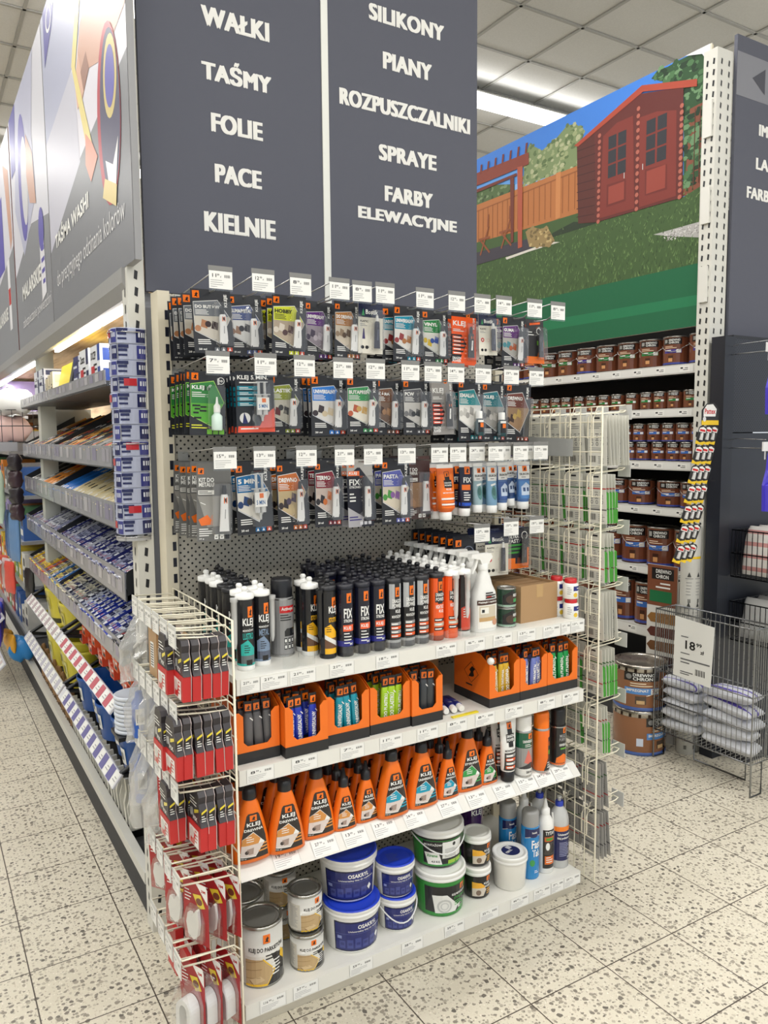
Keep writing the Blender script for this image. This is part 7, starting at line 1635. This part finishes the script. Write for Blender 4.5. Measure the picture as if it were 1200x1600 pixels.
# shed
A.poly([(1.53,3.276),(1.396,3.31),(1.371,2.806),(1.511,2.831)], rgb(86,40,34), 9)
for i in range(9): A.line((1.525,2.87+.046*i),(1.385,2.855+.047*i),.004,rgb(60,26,24),9.5)
SH = rgb(124,50,42); SH2 = rgb(146,64,52)
A.poly([(1.396,3.31),(1.089,3.395),(.804,3.326),(.792,2.794),(1.371,2.806)], rgb(96,40,36), 9)
A.poly([(1.55,3.276),(1.065,3.43),(.725,3.335),(.725,3.30),(1.056,3.395),(1.52,3.262)], rgb(168,70,50), 11)
for P_ in ([(1.329,3.258),(1.231,3.298),(1.119,3.297),(1.098,2.815),(1.347,2.821)], [(1.077,3.272),(.963,3.265),(.842,3.229),(.832,2.811),(1.067,2.812)]): A.poly(P_, SH, 10)
for P_ in ([(1.295,2.989),(1.159,2.984),(1.159,2.869),(1.296,2.869)], [(1.033,2.998),(.892,2.984),(.888,2.857),(1.029,2.862)]):
    A.poly(P_, rgb(108,42,36), 10.5); (ya, za), (yb, zb) = P_[0], P_[2]; A.rect(yb+.012, zb+.012, ya-.012, za-.014, SH2, 11)
for (ya, yb, za, zb) in ((1.295,1.157,3.246,3.016),(1.034,.893,3.243,3.006)):
    for i in range(2):
        for j in range(3):
            wy = (ya-yb)/2; wz = (za-zb)/3; A.rect(ya-wy*(i+1)+.006, zb+wz*j+.005, ya-wy*i-.006, zb+wz*(j+1)-.005, rgb(46,48,54), 11)
for (y, z0_, z1_) in ((1.355,2.806,3.27),(1.084,2.808,3.32),(.81,2.8,3.24)):
    for i in range(15): A.ell(y, z0_+(z1_-z0_)*i/14, .012, .012, rgb(176,100,84), 11.5, 8)
A.rect(1.17,2.99,1.175,3.02,rgb(200,200,200),12); A.rect(1.045,3.0,1.05,3.03,rgb(200,200,200),12)
# pergola, deck, planter, chairs
PG = rgb(132,60,44)
A.poly([(3.2,2.86),(2.461,2.857),(1.941,2.837),(1.901,2.769),(3.2,2.78)], rgb(62,58,68), 9); A.poly([(2.158,2.765),(1.929,2.771),(1.749,2.779),(1.659,2.758),(1.929,2.757),(2.145,2.749)], rgb(214,210,200), 9.5)
A.poly([(3.2,3.41),(1.941,3.358),(1.94,3.287),(3.2,3.31)], PG, 10); A.poly([(3.2,3.285),(2.053,3.266),(2.052,3.248),(3.2,3.257)], rgb(110,48,36), 10)
for i in range(16): y = 1.96 + .075*i; A.poly([(y,3.36),(y+.018,3.36),(y+.008,3.42),(y-.01,3.42)], rgb(120,54,40), 10.5)
A.poly([(2.046,3.298),(1.996,3.293),(1.995,2.799),(2.035,2.797)], rgb(172,84,60), 11); A.poly([(2.115,3.25),(2.076,3.245),(2.079,2.848),(2.106,2.846)], rgb(110,52,40), 10.8)
leaves([(1.965,2.885),(1.903,2.902),(1.817,2.867),(1.773,2.88),(1.702,2.776),(1.749,2.749),(1.929,2.786)], [rgb(150,128,84), rgb(190,168,116), rgb(112,96,60)], 60, .014, 10)
for y in (2.2, 2.42, 2.7):
    for a, b in (((y,2.83),(y-.09,3.0)),((y-.1,2.83),(y,2.93)),((y-.1,2.93),(y+.02,2.935)),((y-.08,3.0),(y-.085,3.08))): A.line(a, b, .014, rgb(138,78,46), 11)
A.poly([(.655,3.47),(.80,3.47),(.70,3.44),(.665,3.39),(.655,3.36)], rgb(214,216,220), 12)
A.lay(MB(), facex(RX-.0005), None, .0005).build('print', M_MATTE, t)
tag(MB().box(RX-.006, RX, .648, .656, 2.15, 3.47, rgb(214,208,190)).build('poster_edge', M_STEEL), 'pale edge strip at the near side of the garden poster', 'strip')

LV = [('top', 1.968, .048), ('second', 1.746, .045), ('third', 1.471, .046), ('fourth', 1.227, .044), ('fifth', .900, .044), ('lowest', .567, .055)]
for i, (nm, z, h) in enumerate(LV):
    t = thing('rack_shelf', 'grey white %s shelf of the paint can rack' % nm, 'shelf', (RX, .665, z))
    MB().prism([(0,-h),(.0,0),(.42,0),(.42,-.02),(.02,-.02),(.016,-h)], 'y', 0, 2.6, rgb(206,205,200)).build('beam', M_STEEL, t)
    A = Art(); A.rect(.04, -h+.006, 2.5, -.006, rgb(226,226,222), 1)
    for k in range(16): y = .06 + k*.15; A.rect(y, -h+.009, y+.06, -.009, WHITE, 2); A.bars(y+.01, -.022, .03, 2, .008, .003, INK, 3); A.rect(y+.04, -.024, y+.055, -.016, DARK, 3)
    A.lay(MB(), lambda u, v, o: (-o-.0005, u, v), None, .0004).build('price_strip', M_CARD, t)
struct(MB().box(RX+.42, RX+.44, .66, 3.3, 0, 2.8, rgb(34,36,42)).build('wall_can_rack_back', M_MATTE))
struct(MB().box(RX, RX+.42, .655, .66, 0, 2.15, rgb(52,56,64)).build('wall_can_rack_side', M_MATTE))
tag(MB().box(RX+.02, RX+.42, .665, 3.3, 0, .12, rgb(60,62,66)).build('rack_plinth', M_STEEL), 'dark plinth under the paint can rack', 'plinth')
BR = rgb(112,64,44); BR2 = rgb(134,82,56)
def can_art(h, band, wide):
    A = Art(); u = .8
    A.rect(-PI, h*.04, PI, h*.95, BR, 1); A.rect(-u, h*.72, u*.9, h*.93, rgb(30,26,26), 2); A.text('DREWNO', -u*.35, h*.83, u*1.1, h*.07, WHITE, 3); A.text('CHRON', -u*.35, h*.745, u*.95, h*.07, WHITE, 3); A.rect(-u*.85, h*.77, -u*.5, h*.89, rgb(150,150,146), 3)
    A.bars(-u*.8, h*.64, u*1.3, 2, h*.05, h*.02, rgb(230,206,180), 2); A.rect(-u*.85, h*.42, u*.9, h*.55, band, 2); A.bars(-u*.75, h*.5, u, 1, .1, h*.03, WHITE, 3); A.rect(u*.4, h*.43, u*.85, h*.54, WHITE, 3); A.rect(-u*.4, h*.12, u*.1, h*.34, rgb(70,44,34), 2); A.rect(-u*.35, h*.13, u*.05, h*.25, rgb(205,150,100), 3)
    A.rect(-PI, h*.04, PI, h*.1, (rgb(60,74,150) if band[2] > band[1] else BR), 2); A.rect(1.2, h*.2, 2.2, h*.9, rgb(190,180,168) if wide else BR, 2)
    return A
CANP = {}
def paint_can(key, label, R, h, band, handle, wide=False):
    if key in CANP: return dup(CANP[key], label=label)
    t = thing('paint_can', label, 'paint can'); CANP[key] = t
    MB().lathe([(R, .003), (R, h-.006)], BR, 22).build('wall', M_GLOSS, t)
    MB().lathe([(R-.002,0),(R+.0012,.001),(R+.0012,.004),(R,.006)], rgb(70,60,56), 22).build('bottom_rim', M_METAL, t); MB().lathe([(R,h-.008),(R+.0014,h-.006),(R+.0014,h),(R-.006,h),(R-.008,h-.004)], rgb(150,146,140), 22, cap=False).build('top_rim', M_METAL, t)
    MB().lathe([(R-.007,h-.005),(R-.012,h-.003),(.001,h-.004)], rgb(96,90,86), 22).build('lid', M_METAL, t)
    can_art(h, band, wide).lay(MB(), cyl(R+.0003), .3).build('label', M_GLOSS, t)
    if handle: MB().tube([((R+.003)*math.sin(a), -(R+.005)*math.cos(a), h*.72-h*.26*math.cos(a)**2) for a in [-PI/2 + PI*i/14 for i in range(15)]], .0016, rgb(190,188,184), 5).build('handle', M_METAL, t)
    return t
GRB = rgb(40,130,70); BLB = rgb(60,110,190); PUB = rgb(70,60,140)
SETS = [ # z, R, h, ys, bands, handle
 ('top', 1.968, .066, .15, [.708,.871,1.029,1.179,1.339,1.494,1.652,1.815], [PUB,PUB,GRB,GRB,GRB,PUB,GRB,GRB], True),
 ('second', 1.746, .040, .092, [.666,.749,.848,.938,1.027,1.128,1.234,1.329,1.428,1.526,1.632,1.726,1.818,1.906], [GRB], False),
 ('fourth', 1.227, .072, .14, [.735,.885,1.08,1.24], [BLB], True),
 ('fifth', .900, .081, .215, [.762,.94,1.115,1.295], [BLB], True),
 ('lowest', .567, .072, .235, [1.02,1.174,1.33], [BLB], False)]
for (nm, z, R, h, ys, bands, hd) in SETS:
    ys = list(ys)
    while ys[-1] < 3.0: ys.append(ys[-1] + 2*R + .022)
    for i, y in enumerate(ys):
        b = bands[i % len(bands)]
        o = paint_can(nm + str(bands.index(b)) + ('w' if nm in ('fourth','second') and i % 3 == 1 else ''), 'brown paint can on the %s shelf of the right rack, %s from the post' % (nm, ordn(i+1)), R, h, b, hd, nm in ('fourth','second') and i % 3 == 1)
        o['group'] = 'paint cans on the %s shelf' % nm; o.location = (RX + R + .012, y, z + .0003); o.rotation_euler = (0, 0, -PI/2 + .45 + random.uniform(-.15, .15))
for k in range(2):
    for i, y in enumerate([.763,.85,.945,1.049] + [1.14+.093*q for q in range(20)] if k == 0 else [.70,.79,.88,.975,1.074] + [1.17+.093*q for q in range(20)]):
        o = paint_can('third', 'brown paint can on the third shelf of right rack, %s tier, %s from the post' % (('lower', 'upper')[k], ordn(i+1)), .042, .1, BLB, False)
        o['group'] = 'paint cans on the third shelf'; o.location = (RX + .056, y, 1.4713 + .1005*k); o.rotation_euler = (0, 0, -PI/2 + .4 + random.uniform(-.1, .1))
# two large drums on the floor
def drum(label, loc, rz):
    t = thing('paint_drum', label, 'paint drum', loc, (0,0,rz)); R = .131; h = .232
    MB().lathe([(R-.004,0),(R,.004),(R,h-.03)], rgb(150,100,66), 36).build('wall', M_GLOSS, t)
    MB().lathe([(R+.001,.001),(R+.002,.003),(R+.002,.016),(R+.0005,.018)], rgb(70,96,160), 36, cap=False).build('base_band', M_GLOSS, t)
    m = MB(); m.lathe([(R,h-.036),(R+.004,h-.03),(R+.004,h-.008),(R,h-.002),(R-.006,h),(R-.012,h-.006),(R-.02,h-.012),(.001,h-.012)], rgb(176,170,160), 36); m.build('lid', M_METAL, t)
    A = Art()
    for i in range(18): a = -PI + i*2*PI/18; A.rect(a, h-.034, a+.1, h-.016, rgb(60,50,44), 1)
    A.lay(MB(), cyl(R+.0045), .1).build('lid_tabs', M_METAL, t)
    A = Art(); A.rect(-.75, .152, .65, .196, rgb(32,28,28), 1); A.text('DREWNO', -.4, .176, .85, .016, WHITE, 2); A.text('CHRON', -.4, .156, .75, .017, WHITE, 2); A.ell(-.56,.174,.12,.014,rgb(130,130,128),2,14)
    A.bars(-.5,.138,.9,2,.012,.005,rgb(238,220,190),1); A.rect(-.72,.085,.6,.118,rgb(84,140,205),1); A.text('IMPREGNAT', -.65, .098, .85, .014, WHITE, 2); A.rect(.28,.088,.6,.115,WHITE,2); A.text('7', .33, .092, .08, .019, rgb(170,60,40), 3); A.text('lat', .44, .092, .1, .012, INK, 3)
    A.rect(-.3,.035,.1,.075,rgb(78,62,50),1); A.rect(-.25,.036,.05,.054,rgb(206,170,120),2); A.rect(-1.1,.05,-.85,.09,rgb(206,214,230),1); A.rect(1.0,.03,1.8,.14,rgb(178,160,146),1)
    A.lay(MB(), cyl(R+.0006), .15).build('label', M_GLOSS, t)
    MB().tube([((R+.004)*math.sin(a), -(R+.008)*math.cos(a), .17-.09*math.cos(a)**2) for a in [.1 + PI*i/16 for i in range(17)]], .0022, rgb(206,196,178), 6).build('handle', M_METAL, t)
    return t
drum('large brown paint drum standing on the floor, lower of two', (2.462, .79, 0), -.75 + .9); drum('large brown paint drum, upper one stacked on the floor drum', (2.46, .79, .2325), -.72)
# hanging strips of small glue packs with a printed header
t = thing('strip_header', 'black and yellow header card above the hanging strips of packs', 'header card', (2.50, .497, 1.655))
MB().prism([(0,0),(.125,0),(.125,.03),(.13,.075),(.09,.105),(.035,.1),(.0,.07)], 'y', 0, .0015, rgb(40,38,38)).build('card', M_CARD, t)
A = Art(); A.poly([(.012,.04),(.1,.04),(.108,.075),(.08,.098),(.035,.095),(.012,.07)], WHITE, 1); rt = A.text('Pattex', .02, .052, .08, .025, rgb(200,30,36), 2); A.rect(.0, .0, .125, .022, rgb(240,200,30), 1); A.ell(.02,.028,.012,.012,rgb(220,220,220),2,10)
A.lay(MB(), flat(-.0005), None).build('print', M_CARD, t)
pk = None
for r in range(7):
    for c in range(3):
        lab = 'small black and yellow pack on the hanging strip, row %s from top, %s column' % (ordn(r+1), ('nearest', 'middle', 'farthest')[c])
        if pk is None:
            pk = o = thing('glue_sachet', lab, 'glue pack', group='packs on hanging strips')
            MB().prism([(-.019,-.088),(.019,-.088),(.02,-.01),(.012,0),(-.012,0),(-.02,-.01)], 'y', 0, .001, rgb(38,36,36)).build('card', M_CARD, o)
            A = Art(); A.poly([(-.016,-.03),(.016,-.03),(.016,-.012),(.0,-.004),(-.016,-.012)], WHITE, 1); A.rect(-.013,-.026,.013,-.016,rgb(200,30,36),2); A.poly([(-.019,-.088),(.019,-.088),(.019,-.07),(.0,-.078),(-.019,-.07)], rgb(240,200,30), 1); A.rect(-.006,-.066,.008,-.034,rgb(206,206,206),1); A.rect(-.004,-.052,.006,-.044,rgb(200,40,40),2); A.lay(MB(), flat(-.0004), None).build('print', M_GLOSS, o)
            MB().loft_pts([[(.001+a*math.sin(q), -.006-b*math.cos(q), z) for q in [2*PI*j/8 for j in range(8)]] for z, a, b in ((-.066,.008,.002),(-.05,.007,.005),(-.038,.005,.005),(-.032,.003,.003))], rgb(214,214,212)).build('tube', M_PLAST, o)
        else: o = dup(pk, label=lab)
        o.location = (2.508 + c*.042 - .024*r, .49 - .002*r, 1.65 - r*.092); o.rotation_euler = (.04, .22 + .02*r, -.5)
# colour sample stand and grey roll
t = thing('colour_stand', 'printed cardboard colour sample stand leaning by the paint rack', 'display stand', (2.625, .705, 0), (0, 0, .1))
MB().box(0, .008, 0, .175, 0, .935, rgb(222,220,214)).box(.01, .09, -.004, .002, 0, .86, rgb(222,220,214)).build('board', M_CARD, t)
A = Art(); A.rect(0,.72,.175,.935,rgb(126,74,50),1); A.rect(.02,.86,.15,.92,rgb(30,26,26),2); rtext(A, 'DREWNO', .125, .893, .09, .02, WHITE, 3); rtext(A, 'CHRON', .125, .866, .075, .02, WHITE, 3); A.rect(.03,.74,.16,.80,rgb(30,110,66),2); A.bars(.04,.835,.09,2,.02,.008,WHITE,3)
for i, c_ in enumerate((rgb(146,102,50), rgb(90,42,34), rgb(110,72,40), rgb(62,36,30), rgb(76,74,72), rgb(150,110,70))): A.poly([(.004,.63-.075*i),(.15,.63-.075*i),(.172,.655-.075*i),(.15,.68-.075*i),(.004,.685-.075*i)], c_, 2)
A.lay(MB(), lambda u, v, o: (-o-.0004, u, v), None, .0003).build('print', M_CARD, t)
A = Art(); A.rect(.012,.75,.088,.86,rgb(110,72,46),1); A.rect(.03,.62,.085,.72,rgb(36,80,180),1); A.bars(.04,.69,.03,3,.02,.008,WHITE,2)
for i in range(4): A.rect(.014,.5-.1*i,.086,.57-.1*i,(rgb(84,84,84), rgb(120,116,110))[i % 2],1)
A.lay(MB(), flat(-.0045), None, .0003).build('side_print', M_CARD, t)
t = thing('film_roll', 'tall pale grey packaged roll standing beside the black pegboard', 'roll', (2.605, .615, 0)); R = .047
MB().lathe([(R-.003,0),(R,.004),(R,1.16),(R-.004,1.165),(R*.5,1.165),(R*.5,1.15)], rgb(190,188,180), 24).build('roll', M_FOIL, t)
A = Art(); A.rect(-1.6,1.0,1.0,1.16,rgb(216,214,206),1); A.ell(-1.0,1.09,.35,.028,rgb(40,40,42),2,14); A.ell(-1.0,1.09,.2,.016,rgb(216,214,206),3,14); A.rect(-1.6,1.0,1.0,1.012,rgb(240,200,40),2)
for i in range(6):
    for k in range(2): u = -1.5+1.0*k; z = .9-.15*i; A.rect(u+.1,z,u+.9,z+.004,GREY,1); A.poly([(u+.3,z+.01),(u+.7,z+.01),(u+.5,z+.035)],rgb(70,70,70),1); A.bars(u+.2,z-.02,.6,5,.015,.003,GREY,1,i); A.barcode(u+.4,z-.12,.3,.02,INK,1)
A.lay(MB(), cyl(R+.0004), .25).build('label', M_GLOSS, t)

# ------------------------------------------------------------------ black pegboard gondola at the right edge
BK = rgb(40,44,54)
t = thing('black_shelf_unit', 'black end-of-aisle pegboard unit at the right edge', 'shelving', (0,0,0))
MB().box(2.642, 2.72, .486, .56, 0, 2.075, rgb(30,34,44)).build('post', M_STEEL, t)
M_PEGB = pegboard_material(rgb(46,50,60), rgb(14,15,18), .018, .0032)
MB().box(2.722, 3.95, .5, .53, 1.62, 2.07, BK).build('perforated_panel', M_PEGB, t); MB().box(2.722, 3.95, .502, .53, .1, 1.615, BK).build('plain_panel', M_STEEL, t); MB().box(2.722, 3.95, .499, .533, 2.07, 2.085, rgb(26,28,34)).build('top_edge', M_STEEL, t)
MB().box(2.73, 3.95, .36, .498, 0, .1, rgb(34,36,44)).build('base', M_STEEL, t)
def scoop(label, loc):
    t = thing('dustpan', label, 'dustpan', loc)
    prof = [(.0,0),(.03,-.01),(.045,-.06),(.06,-.09),(.13,-.11),(.15,-.16),(.15,-.28),(-.04,-.28),(-.045,-.16),(-.02,-.09),(-.012,-.02)]
    m = MB(); m.prism(prof, 'y', 0, .012, rgb(78,66,196)); m.prism([(a*.94+.003, b) for a, b in prof[4:9]], 'y', -.02, .0, rgb(92,80,214)); m.build('body', M_PLAST, t)
    MB().prism([(-.03,-.12),(.14,-.12),(.14,-.128),(-.03,-.128)], 'y', -.025, -.02, rgb(60,50,170)).build('ridge', M_PLAST, t); return t
for k, z in enumerate((1.99, 1.545)):
    scoop('purple plastic piece hanging on black pegboard, %s' % ('upper one', 'lower one')[k], (2.70, .27, z - .01))
    t = thing('peg_hook', 'wire hook with white clip on the black pegboard, %s' % ('upper one', 'lower one')[k], 'hook', (2.70, .4995, z)); m = MB(); m.tube([(0,0,0),(0,-.2,0),(0,-.26,.01),(0,-.27,.02)], .003, rgb(170,172,176), 6); m.tube([(0,0,.035),(0,-.05,.045),(-.06,-.24,.04)], .002, rgb(200,200,204), 5); m.build('wire', M_METAL, t)
    MB().box(-.085, -.05, -.245, -.238, -.012, .03, rgb(222,222,224)).box(-.07, -.064, -.243, -.24, -.05, -.012, rgb(200,200,204)).build('clip', M_PLAST, t)
def wirebox(name, label, loc, w, d, h, n, m_, col, cat='basket', r=.0022, parts=None):
    t = thing(name, label, cat, loc); f = MB()
    for z in (0, h*.5, h): f.tube([(0,0,z),(w,0,z),(w,d,z),(0,d,z)], r*1.5, col, 6, True)
    f.build('frame', M_METAL, t); g = MB()
    for i in range(n+1):
        x = w*i/n
        for y in (0, d): g.tube([(x,y,0),(x,y,h)], r, col, 5)
    for j in range(1, m_):
        y = d*j/m_
        for x in (0, w): g.tube([(x,y,0),(x,y,h)], r, col, 5)
        g.tube([(0,y,0),(w,y,0)], r, col, 5)
    g.build('mesh_wires', M_METAL, t); return t
wirebox('wire_basket', 'black wire basket hanging on the black unit, upper of two', (2.735, .1, .915), .7, .38, .23, 26, 14, rgb(40,42,48))
wirebox('wire_basket', 'black wire basket hanging on the black unit, lower of two', (2.735, .1, .60), .7, .38, .19, 26, 14, rgb(40,42,48))
for i in range(5): pillow('wrapped_pack', 'pink and white wrapped pack in the upper black basket, %s from the post side' % ordn(i+1), 'pack', (2.80+.075*i, .29, 1.045), (.24,.33,.05), rgb(222,206,200), (0, -1.35, 0), 'wrapped packs', 200+i, (rgb(226,222,216), rgb(206,150,146), rgb(226,222,216)), M_FOIL, .05)
for i in range(4): pillow('wrapped_pack', 'grey wrapped pack in the lower black basket, %s from the post side' % ordn(i+1), 'pack', (2.80+.09*i, .29, .71), (.2,.33,.06), rgb(180,180,178), (0, -1.3, 0), 'grey wrapped packs', 220+i, None, M_FOIL, .1)

# ------------------------------------------------------------------ wire bin with folded bags and a price sign
ST = rgb(150,152,154)
BX, BY, BW, BD = 2.41, .125, .145, .53
t = thing('wire_bin', 'silver wire bin on the floor holding folded white bags', 'wire bin', (BX, BY, 0))
f = MB()
for z in (.152, .305, .455, .76): f.tube([(0,0,z),(BW,0,z),(BW,BD,z),(0,BD,z)], .0036, ST, 6, True)
for x, y in ((0,0),(BW,0),(BW,BD),(0,BD)): f.tube([(x,y,.15),(x,y,.765)], .004, ST, 6)
f.build('frame', M_METAL, t)
g = MB()
for i in range(1, 21):
    y = BD*i/21
    for x in (0, BW): g.tube([(x,y,.15),(x,y,.76)], .0018, ST, 5)
    g.tube([(0,y,.152),(BW,y,.152)], .0018, ST, 5)
for i in range(1, 9):
    x = BW*i/9
    for y in (0, BD): g.tube([(x,y,.15),(x,y,.76)], .0018, ST, 5)
g.build('mesh_wires', M_METAL, t)
for y in (.0, BD-.0):
    MB().tube([(.002,y,.16),(.002,y,.004),(BW*.55,y,.004),(BW*.55,y,.152)], .0045, ST, 6).build('leg', M_METAL, t)
MB().tube([(BW,.12,.152),(BW,.12,.004),(BW,.4,.004),(BW,.4,.152)], .0045, ST, 6).build('leg', M_METAL, t)
WB = rgb(206,208,214); VB = rgb(92,78,170)
for k in range(5):
    pillow('folded_bag', 'folded white plastic bag in the far stack of the wire bin, %s from bottom' % ordn(k+1), 'bag', (2.483+random.uniform(-.003,.003), .53+random.uniform(-.008,.008), .192+.053*k), (.116,.205,.054), WB, (random.uniform(-.05,.05), random.uniform(-.06,.06), random.uniform(-.1,.1)), 'far stack of bags', 300+k, None if k < 4 else (WB, VB, WB, WB), M_FOIL, .16)
for k in range(5):
    pillow('folded_bag', 'folded white plastic bag in the near stack of the wire bin, %s from bottom' % ordn(k+1), 'bag', (2.483+random.uniform(-.003,.003), .275+random.uniform(-.008,.008), .194+.057*k), (.116,.25,.058), WB, (random.uniform(-.06,.06), random.uniform(-.08,.08), random.uniform(-.1,.1)), 'near stack of bags', 320+k, None if k < 3 else (WB, WB, VB, WB, WB), M_FOIL, .16)
t = thing('price_sign', 'white price sign reading 18.99 zł hung on the wire bin', 'price sign', (BX-.006, 0, 0))
MB().prism([(.322,.733),(.536,.749),(.541,.459),(.333,.446)], 'x', -.003, -.001, WHITE).build('card', M_CARD, t)
A = Art(); rtext(A, '18', .475, .60, .055, .042, INK, 1, .02); rtext(A, '99', .415, .622, .03, .018, INK, 1, .02); rtext(A, 'zł', .392, .592, .02, .018, INK, 1, .02)
for (a, b, w, h) in ((.5,.655,.04,.005),(.5,.575,.05,.005),(.5,.545,.16,.007),(.5,.53,.05,.006),(.5,.485,.07,.005),(.5,.475,.05,.005)): A.rect(a-w, b, a, b+h, rgb(110,110,112), 1)
A.barcode(.365, .485, .055, .03, INK, 1, 12)
A.lay(MB(), lambda u, v, o: (-.0034-o, u, v), None, .0003).build('print', M_CARD, t)
MB().tube([(-.002,.5,.745),(.006,.5,.762),(.002,.5,.77)], .002, GREY, 5).tube([(-.002,.36,.735),(.006,.36,.757),(.002,.36,.77)], .002, GREY, 5).build('hanger', M_METAL, t)
